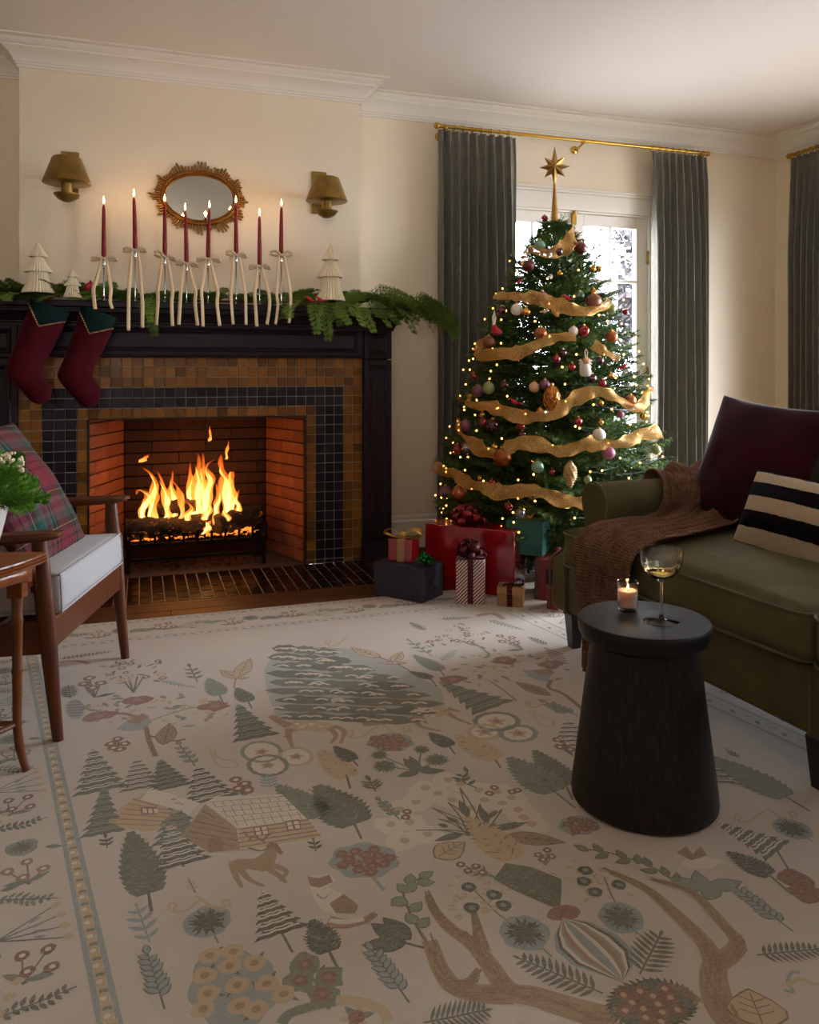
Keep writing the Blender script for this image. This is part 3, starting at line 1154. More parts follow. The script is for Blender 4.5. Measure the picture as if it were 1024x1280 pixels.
for i, ((x, zt, zb, tail, tw), lab) in enumerate(zip(CAND, CLAB)):
    q = random.Random(60 + i)
    y = 4.262 + q.uniform(-.006, .006)
    t = thing('candlestick', 'silver candlestick with cream ribbon bow, ' + lab, 'candlestick', (x, y, SHZ), group='candlesticks along the mantel')
    H = zb - SHZ
    MB().lathe([(.026, 0), (.027, .003), (.014, .007), (.006, .014), (.008, .02), (.004, .026)], 20).build('base', steel, t)
    MB().lathe([(.0035, .022), (.0035, H - .05), (.006, H - .046), (.0035, H - .042), (.0035, H - .03)], 12).build('stem', steel, t)
    MB().lathe([(.004, H - .034), (.010, H - .03), (.011, H - .004), (.0135, H + .002), (.011, H + .003)], 18).build('cup', steel, t)
    bow = MB()
    rz = H + .001
    for s in (-1, 1):
        lx = .054 + q.uniform(-.008, .008)
        lz = q.uniform(-.008, .012) + tw * .02 * s
        loop = spline([(s * .004, -.012, rz), (s * lx * .55, -.02, rz + lz + .009), (s * lx, -.014, rz + lz), (s * lx * .9, -.006, rz + lz - .007), (s * lx * .5, -.008, rz + lz * .3 - .004), (s * .004, -.010, rz)], 5)
        bow.grid(strip(loop, .016, (0, -.45, .9)))
    bow.ball((0, -.013, rz), .006, 8, 6)
    bw = bow.build('ribbon_bow', silk, t, sharp=60, solid=.0008)
    for s in (-1, 1):
        bot = SHZ - .02 - {0: .02, 1: .11}.get(i, .075) - q.uniform(0, .03) - SHZ
        xb = s * (.022 + q.uniform(0, .012)) + (.01 if i != 1 else 0) * s
        c = spline([(s * .012, -.014, rz - .002), (s * .019, -.035, rz - .05), (s * .5 * (.022 + abs(xb)), -.075, .45 * H), (xb, -.100, .05), (xb + q.uniform(-.006, .006), -.106, -.01), (xb + q.uniform(-.012, .012), -.108, bot)], 6)
        mb = MB().grid(strip(c, [.008 + .0095 * min(1, k_ / 9) for k_ in range(len(c))], (1, .1, 0), q.uniform(-.5, .5)))
        mb.build('ribbon_tail', silk, bw, sharp=60, solid=.0008)
    c = thing('taper_candle', 'burning burgundy taper, ' + lab, 'candle', (x, y, zb - .004), group='burgundy tapers along the mantel')
    L = zt - zb
    lean = q.uniform(-.006, .006) - (.004 if i < 4 else -.004)
    MB().tube([(lean * k * k, 0, L * k) for k in (0, .15, .4, .7, .9, .97, 1)], [.0115, .0115, .0108, .0092, .0078, .006, .002], 14).build('wax', wax, c)
    MB().tube([(lean, 0, L - .002), (lean, 0, L + .010)], .0011, 5).build('wick', wick_m, c)
    MB().lathe([(.0003, 0), (.0034, .004), (.0046, .011), (.0038, .021), (.0018, .031), (.0002, .039)], 10).build('flame', cfl, c, loc=(lean, 0, L + .003))
    lamp('candle_light', (x + lean, y - .002, zt + .02), .32, (1, .58, .25), .008)

# ------------------------------------------------------------------ honeycomb paper trees
paper = mat('cream_paper', '#efe2c6', .75, var=.05, vscale=60)


def paper_tree(label, x, y, z, r, h):
    t = thing('paper_tree', label, 'paper tree', (x, y, z), group='honeycomb paper trees on the mantel')
    for k, (z0, z1, r0, r1) in enumerate(((0, .40, 1, .58), (.40, .70, .90, .30), (.70, 1., .60, .02))):
        pr = [(.0005, z0 * h + .004), (r0 * r * .6, z0 * h + .002), (r0 * r, z0 * h), (r0 * r * .98, z0 * h + .006), ((r0 * .52 + r1 * .48) * r * .92, (z0 + z1) / 2 * h), (r1 * r, z1 * h), (.0005, z1 * h + .001)]
        MB().lathe(pr, 56, fin=.16).build('paper_tier', paper, t, sharp=20)


GZ = SHZ + .03
paper_tree('large cream paper tree at the end of the mantel over the stockings', -.471, 4.285, 1.448, .075, .25)
paper_tree('smallest cream paper tree, low on the mantel edge between stockings and candles', -.313, 4.245, 1.425, .044, .145)
paper_tree('large cream paper tree beside the taper row, under the sconce next to the curtain', .981, 4.27, 1.448, .082, .315)

# ------------------------------------------------------------------ red birds in the greenery
felt = mat('red_felt', '#9c0f1c', .85, sheen=.1, var=.15, vscale=60, bump=.4, bscale=300)
beak = mat('beak', '#c8862c', .6)


def bird(label, x, y, z, s, rz, group='red bird ornaments', m=None):
    m = m or felt
    t = thing('bird_ornament', label, 'bird ornament', (x, y, z), rz, group)
    rows = []
    for k, (xx, zz, r) in enumerate(((-.5, .34, .02), (-.42, .36, .22), (-.2, .42, .36), (.08, .5, .40), (.28, .62, .33), (.42, .78, .25), (.5, .9, .21), (.5, 1.02, .13), (.44, 1.2, .015))):
        rows.append([(xx * s + .15 * s * math.sin(a) * 0, math.cos(a) * r * s * .9, zz * s + math.sin(a) * r * s) if k < 6 else
                     (xx * s + math.sin(a) * r * s * .9, math.cos(a) * r * s * .8, zz * s) for a in [2 * PI * i / 12 for i in range(12)]])
    MB().grid(rows, closed=True).build('body', m, t, sharp=180, subsurf=1)
    MB().tube([(-.42 * s, 0, .36 * s), (-.75 * s, 0, .30 * s), (-1.05 * s, 0, .30 * s)], [.12 * s, .13 * s, .10 * s], 8, flat=.5).build('tail', m, t)
    MB().tube([(.66 * s, 0, .90 * s), (.86 * s, 0, .86 * s)], [.07 * s, .004], 6).build('beak', beak, t)
    return t


bird('plump red felt bird in the garland between smallest paper tree and first taper', -.245, 4.25, 1.455, .05, -.9)
bird('small red bird in the garland, nearer the tapers of the two', .855, 4.20, 1.428, .034, 2.7)
bird('small red bird at the foot of the large paper tree near the curtain', .905, 4.19, 1.428, .034, 2.9)

# ------------------------------------------------------------------ cedar garland
def leafmat(name, c1, c2, rough=.55):
    k = NT(name)
    oi = k.n('ShaderNodeObjectInfo').outputs['Random']
    n = k.noise(9, 3, .6)
    f = k.math('ADD', k.math('MULTIPLY', oi, .5), k.math('MULTIPLY', n, .6))
    k.l(k.ramp(f, [(.2, c1), (.85, c2)]), k.p.inputs['Base Color'])
    k.p.inputs['Roughness'].default_value = rough
    k.p.inputs['Specular IOR Level'].default_value = .1
    k.p.inputs['Subsurface Weight'].default_value = 0
    return k.m


cedar = leafmat('cedar_green', '#2b3f13', '#748e3a')
twig_m = mat('twig', '#4a3320', .85)


def sprig_mesh(seed, L, droop):
    q = random.Random(seed)
    lf = MB()

    def blade(p, d, n, l, w):
        sd = d.cross(n).normalized() * w
        m_ = p + d * l * .45
        lf.add([p, m_ + sd, p + d * l, m_ - sd], [(0, 1, 2, 3)])

    def chain(p, d, n, l, w):
        """flat scale-leaved twiglet: alternating little blades"""
        k = max(3, int(l / .0095))
        for i in range(k):
            s_ = p + d * (l * i / k)
            blade(s_, d, n, .0125, w)
            side = d.cross(n).normalized() * (1 if i % 2 else -1)
            blade(s_, (d + side * .9).normalized(), n, .010 + .006 * (1 - i / k), w * .8)
    n0 = 9
    for i in range(n0):
        t = (i + .6) / n0
        p = Vector((L * t, .012 * math.sin(t * 5 + seed), -droop * L * t * t))
        d = Vector((1, .06 * math.cos(t * 5), -2 * droop * t)).normalized()
        n = d.cross(Vector((0, 1, 0))).normalized()
        chain(p - d * .02, d, n, .04, .0022)
        for s in (-1, 1):
            sl = L * .42 * (1 - t * .75) * q.uniform(.75, 1.1)
            sd = (d * .75 + Vector((0, s, 0)) * .75 + n * q.uniform(-.22, .12)).normalized()
            for j in range(3):
                f = .22 + .27 * j
                pp = p + sd * sl * f
                for s2 in (-1, 1):
                    d2 = (sd * .8 + sd.cross(n).normalized() * s2 * .7 + n * q.uniform(-.15, .1)).normalized()
                    chain(pp, d2, n, sl * .30 * (1.1 - f) + .010, .0019)
            chain(p, sd, n, sl, .0022)
    return lf.mesh('cedar_sprig', cedar, None)


SPR = [sprig_mesh(1, .20, .12), sprig_mesh(2, .24, .35), sprig_mesh(3, .26, .55), sprig_mesh(4, .17, .05)]
ga = thing('cedar_garland', 'fresh cedar garland laid along the mantel shelf and drooping past its curtain end', 'garland', (.31, 4.28, SHZ))
gp = [(-.85, 4.30, SHZ + .03), (-.5, 4.31, SHZ + .035), (0, 4.33, SHZ + .02), (.5, 4.33, SHZ + .02), (.95, 4.30, SHZ + .035), (1.25, 4.27, SHZ + .05), (1.5, 4.24, SHZ + .01), (1.62, 4.22, SHZ - .05)]
MB().tube([Vector(p) - Vector((.31, 4.28, SHZ)) for p in spline(gp, 6)], .007, 6).build('garland_wire', twig_m, ga)
q = random.Random(11)


def put_sprig(p, ang, pitch, roll, k, s=1.):
    p = Vector(p)
    M = Matrix.Rotation(ang, 4, 'Z') @ Matrix.Rotation(-pitch, 4, 'Y') @ Matrix.Rotation(roll, 4, 'X') @ Matrix.Scale(s, 4)
    L_ = (.20, .24, .26, .17)[k]
    top = max((M @ Vector((a * L_, b * L_, 0))).y for a, b in ((1, 0), (.7, .3), (.7, -.3), (.35, .35), (.35, -.35)))
    if p.x < 1.25:
        p.y = min(p.y, 4.392 - top)
    M = Matrix.Translation(p - ga.location) @ Matrix.Rotation(ang, 4, 'Z') @ Matrix.Rotation(-pitch, 4, 'Y') @ Matrix.Rotation(roll, 4, 'X') @ Matrix.Scale(s, 4)
    inst('cedar_sprig', SPR[k], ga, M=M)


# low bed of sprigs along the shelf
for i in range(92):
    x = -.80 + 1.95 * (i + q.random()) / 92
    side = q.choice((-1, 1, 1))
    thick = 1.0 if (x < -.15 or x > .7) else .85
    a_ = (0 if q.random() < .6 else PI) + q.uniform(-.5, .5)
    put_sprig((x, 4.32 + q.uniform(-.05, .03), SHZ + .012 + q.uniform(0, .035) * thick), a_, q.uniform(.08, .5) * thick, q.uniform(.3, 1.2) * (-1 if math.cos(a_) > 0 else 1), q.choice((0, 3)), .75 * (1 if thick == 1 else .72))
# sprigs that reach up at the back over the stockings
for i in range(16):
    x = q.uniform(-.80, -.18)
    put_sprig((x, 4.33, SHZ + .03), q.uniform(2.2, 3.9), q.uniform(.25, .6), q.uniform(-.6, .6), q.choice((0, 3, 1)), .8)
for i in range(14):
    x = q.uniform(.72, 1.25)
    put_sprig((x, 4.33, SHZ + .03), q.uniform(-.5, .5), q.uniform(.15, .5), q.uniform(-.6, .6), q.choice((0, 3, 1)), .8)
# fronds hanging over the front edge
for x, a_, k, s, pt in ((-.72, -1.9, 1, .8, .0), (-.60, -1.4, 0, .8, -.2), (-.78, -1.2, 1, .9, -.2), (-.66, -1.7, 1, .7, -.3), (-.36, -2.2, 0, .75, -.2), (-.20, -2.0, 0, .6, -.15), (.035, -1.45, 2, .72, -.75), (.055, -1.6, 1, .6, -.7),
                        (.77, -1.9, 1, .8, -.2), (.84, -2.5, 1, .9, -.15), (.90, -1.8, 2, .72, -.5), (.96, -1.7, 2, .75, -.75), (1.0, -1.45, 1, .8, -.35), (1.05, -1.2, 1, .9, -.3),
                        (1.12, -1.3, 2, .75, -.35), (1.17, -1.1, 1, .9, -.3), (1.22, -1.2, 1, .9, -.25), (1.28, -.9, 1, .95, -.2), (1.33, -1.1, 2, .8, -.3), (1.02, -1.8, 1, .65, -.6)):
    put_sprig((x, 4.235, SHZ + .03), a_, pt, q.uniform(-.2, .2), k, s)
# the drooping end beyond the shelf
for i in range(24):
    t_ = i / 23
    x = 1.12 + .42 * t_
    put_sprig((x, 4.26 + q.uniform(-.05, .05), SHZ + .055 - .05 * t_ * t_ + q.uniform(-.01, .02)), q.uniform(-.55, .35), .1 - .45 * t_ + q.uniform(-.1, .1), q.uniform(-1.1, .1), q.choice((1, 2, 1)), q.uniform(.75, 1.05))

# ------------------------------------------------------------------ stockings hanging from the mantel edge
velvet = mat('crimson_velvet', '#40040f', .8, spec=.1, sheen=.06, var=.15, vscale=14, bump=.2, bscale=120, bdist=.003)
gv = mat('dark_green_velvet', '#08201e', .8, spec=.1, sheen=.05, var=.2, vscale=14, bump=.2, bscale=120, bdist=.003)
cord_m = mat('gold_cord', '#b98a48', .6, bump=.5, bscale=400)
cord_d = mat('dark_cord', '#3a1014', .7)


def stocking(label, prs, cuff, D):
    S = lambda p: at(p[0] / 6.4, 360 + p[1] / 6.4, D)
    c0 = (S(prs[0][0]) + S(prs[0][1])) / 2
    t = thing('christmas_stocking', label, 'stocking', c0, group='velvet stockings on the mantel')
    L = [S(a_) - c0 for a_, b_ in prs]
    Rr = [S(b_) - c0 for a_, b_ in prs]
    L, Rr = spline(L, 4), spline(Rr, 4)
    rows = []
    m = len(L)
    for j in range(m):
        c = (L[j] + Rr[j]) / 2
        h = (Rr[j] - L[j]) / 2
        k = j / (m - 1)
        th = (.026 + .022 * math.sin(PI * min(1, k * 1.15))) * min(1, (1 - k) * 9 + .25)
        rows.append([c + h * math.cos(a_) + Vector((0, th * math.sin(a_) + .003 * noise.noise(Vector((k * 7, a_, 1))), 0)) for a_ in [2 * PI * i / 20 for i in range(20)]])
    b_ = MB().grid(rows, closed=True)
    n0 = len(b_.v)
    b_.f.append(tuple(n0 - 20 + i for i in range(20)))
    b_.mi.append(0)
    b_.build('stocking_body', velvet, t, sharp=180)
    # turned-down pointed cuff: front and back leaf wrapped round the top
    pts = [S(p) - c0 for p in cuff]                     # top-left, top-right, side-right, point, side-left
    tl, tr_, sr, pt, sl = pts
    mb = MB()
    n = 14
    for s in (-1, 1):
        gr_ = []
        for j in range(9):
            v = j / 8
            row = []
            for i in range(n + 1):
                u_ = i / n
                top = tl.lerp(tr_, u_)
                bot = sl.lerp(pt, u_ / .42) if u_ < .42 else pt.lerp(sr, (u_ - .42) / .58)
                p = top.lerp(bot, v)
                p = p + Vector((0, s * (.006 + .034 * math.sqrt(max(0, 1 - (2 * u_ - 1) ** 2))), 0))
                row.append(p)
            gr_.append(row)
        mb.grid(gr_ if s < 0 else [list(reversed(r_)) for r_ in gr_])
    mb.build('cuff', gv, t, sharp=180, solid=.003)
    edge = []
    for i in range(25):
        u_ = i / 24
        p = sl.lerp(pt, u_ / .42) if u_ < .42 else pt.lerp(sr, (u_ - .42) / .58)
        edge.append(p + Vector((0, -(.009 + .034 * math.sqrt(max(0, 1 - (2 * u_ - 1) ** 2))), -.001)))
    e2 = spline(edge, 2)
    mb = MB()
    for j in range(2):
        mb.cur = j
        for i in range(j, len(e2) - 1, 2):
            mb.tube([e2[i], e2[i + 1]], .0034, 6)
    mb.build('cord_trim', [cord_m, cord_d], t)
    MB().tube([tr_ * .5 + tl * .5 + Vector((0, .0, .0)), tl * .55 + tr_ * .45 + Vector((0, .012, .03)), tl * .55 + tr_ * .45 + Vector((0, .05, .045))], .004, 6).build('hanging_loop', velvet, t)


stocking('crimson velvet stocking with dark green cuff, hanging nearer the end of the mantel', [((240, 108), (545, 215)), ((205, 235), (505, 325)), ((160, 340), (460, 410)), ((115, 460), (410, 510)), ((70, 570), (362, 600)), ((42, 650), (345, 680)), ((58, 715), (368, 732)),
          ((112, 765), (402, 772)), ((165, 815), (416, 818)), ((208, 868), (408, 868)), ((258, 912), (382, 904)), ((305, 930), (335, 930))], [(235, 78), (557, 195), (525, 270), (318, 308), (230, 122)], 4.19)
stocking('crimson velvet stocking with dark green cuff, hanging nearer the row of candles', [((645, 160), (930, 250)), ((610, 285), (900, 340)), ((570, 400), (862, 430)), ((530, 520), (812, 530)), ((480, 630), (762, 622)), ((458, 700), (745, 700)), ((490, 765), (765, 745)),
          ((548, 828), (797, 795)), ((600, 890), (810, 850)), ((650, 942), (775, 925)), ((690, 962), (730, 958))], [(640, 140), (937, 240), (910, 322), (718, 368), (636, 186)], 4.19)

# ------------------------------------------------------------------ curtains and brass rods
def cloth(name, c1, c2):
    k = NT(name)
    v = k.coord('Object', (160, 160, 10))
    n = k.noise(1, 3, .6, v)
    k.l(k.ramp(n, [(.3, c1), (.7, c2)]), k.p.inputs['Base Color'])
    k.p.inputs['Roughness'].default_value = .9
    k.bump(n, .15, .001)
    return k.m


linen = cloth('grey_green_linen', '#5e5b50', '#787468')


def curtain(label, p0, p1, zt, pleats, seed, flare=1.0):
    """p0, p1: plan ends of the heading"""
    q = random.Random(seed)
    p0, p1 = Vector((*p0, 0)), Vector((*p1, 0))
    c = (p0 + p1) / 2
    t = thing('curtain', label, 'curtain', (c.x, c.y, 0), group='grey green pleated curtains')
    d = (p1 - p0).normalized()
    n = Vector((d.y, -d.x, 0))
    L = (p1 - p0).length
    nu = pleats * 12
    ph = [q.uniform(-.5, .5) for _ in range(pleats + 2)]
    am = [q.uniform(.7, 1.25) for _ in range(pleats + 2)]
    rows = []
    nz = 30
    for j in range(nz + 1):
        z = zt - (zt - .012) * j / nz
        f = (zt - z) / zt
        row = []
        for i in range(nu + 1):
            u_ = i / nu
            k = u_ * pleats
            k0 = int(min(pleats - 1, k))
            fr = k - k0
            a = am[k0] * (1 - fr) + am[k0 + 1] * fr
            pin = min(1, f / .06)
            w = math.sin(2 * PI * k + (ph[k0] * (1 - fr) + ph[k0 + 1] * fr) * 1.2 * pin)
            amp = (.018 + .032 * min(1, f * 4)) * a
            wv = math.copysign(abs(w) ** .75, w)
            sp = (u_ - .5) * L * (1 + (flare - 1) * f) + .012 * math.sin(f * 3 + k) * f + .010 * math.cos(2 * PI * k) * pin
            row.append(d * sp + n * (amp * wv + .012 * f * math.sin(u_ * 9 + seed)) + Vector((0, 0, z)))
        rows.append(row)
    MB().grid(rows).build('drape', linen, t, sharp=180, solid=.004)
    return t


def rod(label, p0, p1, z, rings, brackets):
    p0, p1 = Vector((*p0, z)), Vector((*p1, z))
    t = thing('curtain_rod', label, 'curtain rod', p0)
    d = (p1 - p0)
    MB().tube([(0, 0, 0), d], .011, 12).build('rod', brass, t)
    for e, s in ((Vector(), -1), (d, 1)):
        ax = d.normalized() * s
        MB().tube([e - ax * .005, e + ax * .006, e + ax * .01, e + ax * .018, e + ax * .03, e + ax * .036], [.013, .013, .017, .019, .017, .008], 14).build('finial', brass, t)
    n = Vector((d.y, -d.x, 0)).normalized()
    for k in rings:
        p = d * k
        R_ = .0185
        ax = d.normalized()
        MB().tube([p + Vector((0, 0, -.006)) + (n * math.cos(a) + Vector((0, 0, 1)) * math.sin(a)) * R_ for a in [2 * PI * i / 14 for i in range(15)]], .0032, 6).build('curtain_ring', brass, t)
    for k, w in brackets:
        p = d * k
        mb = MB()
        mb.tube([p + Vector((0, 0, -.014)), p - n * w * .5 + Vector((0, 0, -.03)), p - n * (w - .006) + Vector((0, 0, -.032))], .0075, 8)
        mb.add(*(lambda q_: (q_.v, q_.f))(MB().lathe([(.026, 0), (.026, .006), (.018, .012), (.0005, .014)], 18)), Matrix.Translation(p - n * w + Vector((0, 0, -.032))) @ n.to_track_quat('Z', 'Y').to_matrix().to_4x4())
        mb.lathe([(.015, -.016), (.017, -.008), (.013, -.002)], 14, Matrix.Translation(p))
        mb.build('bracket', brass, t)


RY = 4.49
rk = lambda x: (x - 1.70) / (3.61 - 1.70)
rod('long brass curtain rod above the glass door', (1.70, RY), (3.61, RY), 2.532, [rk(x) for x in (1.73, 1.79, 1.85, 1.91, 1.97, 2.03, 2.09, 2.15, 3.19, 3.25, 3.30, 3.35, 3.40, 3.45, 3.50, 3.55, 3.59)],
    [(rk(1.735), .11), (rk(2.675), .11), (rk(3.58), .11)])
curtain('grey green curtain left of the glass door, behind the christmas tree', (1.69, RY), (2.20, RY), 2.507, 9, 1, 1.06)
curtain('grey green curtain between the glass door and the room corner', (3.19, RY), (3.62, RY), 2.507, 8, 2, 1.06)
rod('brass curtain rod on the side wall at the picture edge', (4.20, 4.345), (4.20, 1.5), 2.532, [(i * .052 + .012) / 2.845 for i in range(9)] + [1 - (i * .052 + .012) / 2.845 for i in range(9)], [(.02, .10), (.5, .10), (.98, .10)])
curtain('grey green curtain on the side wall beyond the room corner', (4.20, 4.34), (4.20, 3.86), 2.507, 9, 3, 1.02)
curtain('grey green curtain at the near end of the side wall window', (4.20, 2.0), (4.20, 1.52), 2.507, 9, 4, 1.02)

# ------------------------------------------------------------------ christmas tree
TRX, TRY = 2.13, 3.87
PROF = [(0.10, .50), (.20, .58), (.30, .625), (.42, .625), (.65, .575), (.91, .505), (1.21, .44), (1.47, .345), (1.73, .205), (1.90, .05), (1.95, .01)]


def trad(z):
    for (z0, r0), (z1, r1) in zip(PROF, PROF[1:]):
        if z0 <= z <= z1:
            return r0 + (r1 - r0) * (z - z0) / (z1 - z0)
    return 0.


def tree_hit(u, y, k=1.0):
    """where the line of sight at (u, y) meets the tree's outer surface; the nearest pass when it misses"""
    best, bp = 1e9, None
    kx = (u - 512) / FPX
    for i in range(240):
        z = 3.4 + i * .0065
        p = Vector((z * (SN + kx * CS), z * (CS - kx * SN), CAM_H + (HOR - y) * z / FPX))
        d = math.hypot(p.x - TRX, p.y - TRY) - trad(p.z) * k
        if d < 0:
            return p
        if d < best:
            best, bp = d, p
    return bp


needle = leafmat('fir_green', '#1e2f12', '#5c7838', .6)
tree = thing('christmas_tree', 'tall green christmas tree with fairy lights standing before the glass door', 'christmas tree', (TRX, TRY, 0))
stem_m = mat('tree_bark', '#3b2617', .9, bump=.4, bscale=60)


def fir_branch(seed, L):
    q = random.Random(seed)
    mb = MB()

    def needles(p0, p1, step, ln):
        d = (p1 - p0)
        n = max(2, int(d.length / step))
        d.normalize()
        s0 = d.orthogonal().normalized()
        s1 = d.cross(s0)
        for i in range(n):
            p = p0.lerp(p1, i / n)
            for k in range(3):
                a = q.uniform(0, 2 * PI)
                o = (s0 * math.cos(a) + s1 * math.sin(a))
                tip = p + (d * .62 + o * .85).normalized() * ln * q.uniform(.8, 1.15)
                w = d.cross(o).normalized() * .0017
                mb.add([p - w, p + w, tip], [(0, 1, 2)])
        tip = p1 + d * ln
        w = s0 * .0013
        mb.add([p1 - w, p1 + w, tip], [(0, 1, 2)])
    main = []
    n = max(5, int(L / .034))
    for i in range(n + 1):
        t = i / n
        main.append(Vector((L * t, .012 * math.sin(t * 6 + seed), .05 * L * t * t - .04 * L * math.sin(PI * t))))
    for a, b in zip(main, main[1:]):
        if a.x > .22 * L:
            needles(a, b, .0055, .021)
    for i in range(2, n):
        t = i / n
        for s in (-1, 1):
            if t < .22:
                continue
            l = (L * .40 * (1 - t) ** .8 + .028) * q.uniform(.75, 1.15)
            d = Vector((.78, s * .8, q.uniform(-.2, .38))).normalized()
            p0 = main[i]
            p1 = p0 + d * l
            needles(p0, p1, .0058, .020)
            if l > .085:
                for s2 in (-1, 1):
                    pm = p0.lerp(p1, .5)
                    needles(pm, pm + (d + Vector((.1, s2 * .6 - d.y * .2, q.uniform(-.1, .3)))).normalized() * l * .45, .0062, .019)
    mb.cur = 1
    mb.tube(main, [.006 * (1 - .8 * i / n) for i in range(n + 1)], 4, caps=False)
    return mb.mesh('branch', [needle, stem_m], None)


FB = {k: [fir_branch(k * 10 + s, L) for s in range(2)] for k, L in enumerate((.20, .36, .56))}
FBL = (.20, .36, .56)
q = random.Random(21)
NB = 300
cum = []
tot = 0
for i in range(400):
    z = .16 + 1.76 * i / 399
    tot += trad(z) + .10 + (.10 if z > 1.5 else 0)
    cum.append((tot, z))
ci = 0
for i in range(NB):
    tgt = tot * (i + .5) / NB
    while cum[ci][0] < tgt:
        ci += 1
    z = cum[ci][1]
    a = i * 2.39996 + q.uniform(-.25, .25)
    rr = trad(z) * q.uniform(.94, 1.08) + .01
    k = 0 if rr < .26 else (1 if rr < .45 else 2)
    ln = FBL[k]
    s = min(1.15, max(.8, rr / ln)) * (1 if rr > .15 else .75)
    pitch = .95 * max(0, (z - 1.45) / .45) + q.uniform(-.12, .12) + .02
    start = max(0.0, rr - ln * s * math.cos(pitch))
    zb = z - (.03 if z < 1.5 else .06) - ln * s * math.sin(pitch) * .35
    M = Matrix.Translation((math.cos(a) * start, math.sin(a) * start, zb)) @ Matrix.Rotation(a, 4, 'Z') @ Matrix.Rotation(-pitch, 4, 'Y') @ Matrix.Rotation(q.uniform(-.35, .35), 4, 'X') @ Matrix.Scale(s, 4)
    inst('branch', FB[k][i % 2], tree, M=M)
MB().tube([(0, 0, .0), (0, 0, .6), (0, 0, 1.3), (0, 0, 1.9)], [.05, .042, .026, .006], 10).build('trunk', stem_m, tree)
mb = MB()
for i in range(4):
    mb.tube([(0, 0, .12), (.22 * math.cos(i * PI / 2 + .4), .22 * math.sin(i * PI / 2 + .4), .015)], .012, 6)
mb.lathe([(.07, .02), (.07, .16), (.062, .16), (.06, .03)], 16)
mb.build('tree_stand', iron, tree)
# dense inner needles so that the trunk is not seen through
mb = MB()
for i in range(17000):
    z = .15 + 1.72 * q.random() ** 1.1
    a, r = q.uniform(0, 2 * PI), trad(z) * q.uniform(.05 if z > 1.1 else .25, .78)
    p = Vector((math.cos(a) * r, math.sin(a) * r, z))
    d = Vector((math.cos(a) + q.gauss(0, .5), math.sin(a) + q.gauss(0, .5), q.gauss(.0, .5))).normalized() * q.uniform(.03, .06)
    w = d.orthogonal().normalized() * .006
    mb.add([p - w, p + w, p + d], [(0, 1, 2)])
mb.build('inner_foliage', needle, tree, sharp=None, kind='stuff')

# fairy lights: one string of lamps on a thin green wire
bulb_m = mat('warm_bulb', '#ffe2b0', .4, emit=(1, .40, .075), es=9)
wire_m = mat('green_wire', '#14200f', .6)
sl = thing('string_lights', 'warm white fairy lights wound round the christmas tree', 'string lights', (TRX, TRY, 0))
bm_ = MB().ball((0, 0, 0), .0050, 8, 6).mesh('bulb', bulb_m, 180)
pts = []
NL = 300
for i in range(NL):
    t = (i + .5) / NL
    z = .22 + 1.66 * (1 - math.sqrt(1 - t * .985))
    a = i * .62 + q.uniform(-.3, .3)
    r = trad(z) * q.uniform(.90, 1.05)
    p = Vector((math.cos(a) * r, math.sin(a) * r, z + q.uniform(-.04, .04)))
    pts.append(p)
    inst('bulb', bm_, sl, p)
mb = MB()
for a, b in zip(pts, pts[1:]):
    m = (a + b) / 2 * .97 - Vector((0, 0, .02))
    m.z = (a.z + b.z) / 2 - .02
    mb.tube([a, m, b], .0014, 3, caps=False)
mb.build('wire', wire_m, sl)

# tree topper
gold_m = mat('topper_gold', '#a07a3c', .42, .75, var=.2, vscale=30)
st = thing('star_topper', 'gold eight-pointed star on a slender cone at the tip of the christmas tree', 'star', (TRX, TRY, 1.90))
MB().lathe([(.021, -.03), (.018, .02), (.011, .11), (.006, .19), (.004, .24)], 20).build('cone', gold_m, st)
mb = MB()
zc = .272
tips = []
for i in range(8):
    a = PI / 2 + i * PI / 4
    L = {0: .115, 4: .125}.get(i, .078 if i % 2 else .083)
    tips.append((math.cos(a) * L, zc + math.sin(a) * L))
vall = [tips[i // 2] if i % 2 == 0 else (math.cos(PI / 2 + i * PI / 8) * .040, zc + math.sin(PI / 2 + i * PI / 8) * .040) for i in range(16)]
mb.add([(x, 0, z) for x, z in vall] + [(0, -.026, zc), (0, .026, zc)], [((i + 1) % 16, i, 16) for i in range(16)] + [(i, (i + 1) % 16, 17) for i in range(16)])
mb.build('star', gold_m, st, sharp=10, rot=(0, 0, -math.atan2(TRX, TRY)))

# gold mesh ribbon wound round the tree
def mesh_ribbon_mat():
    k = NT('gold_mesh')
    k.p.inputs['Base Color'].default_value = (*lin('#dca458'), 1)
    k.p.inputs['Metallic'].default_value = .35
    k.p.inputs['Roughness'].default_value = .45
    tr = k.n('ShaderNodeBsdfTransparent')
    tl = k.n('ShaderNodeBsdfTranslucent')
    tl.inputs[0].default_value = (*lin('#e0ae62'), 1)
    m1 = k.n('ShaderNodeMixShader', j0=.35)
    k.l(k.p.outputs[0], m1.inputs[1])
    k.l(tl.outputs[0], m1.inputs[2])
    m2 = k.n('ShaderNodeMixShader')
    k.l(k.ramp(k.noise(330, 2, .6), [(.38, (.12,) * 3), (.62, (.62,) * 3)]), m2.inputs[0])
    k.l(m1.outputs[0], m2.inputs[1])
    k.l(tr.outputs[0], m2.inputs[2])
    k.l(m2.outputs[0], k.out.inputs[0])
    k.bump(k.noise(500, 1, .5), .4, .001)
    return k.m


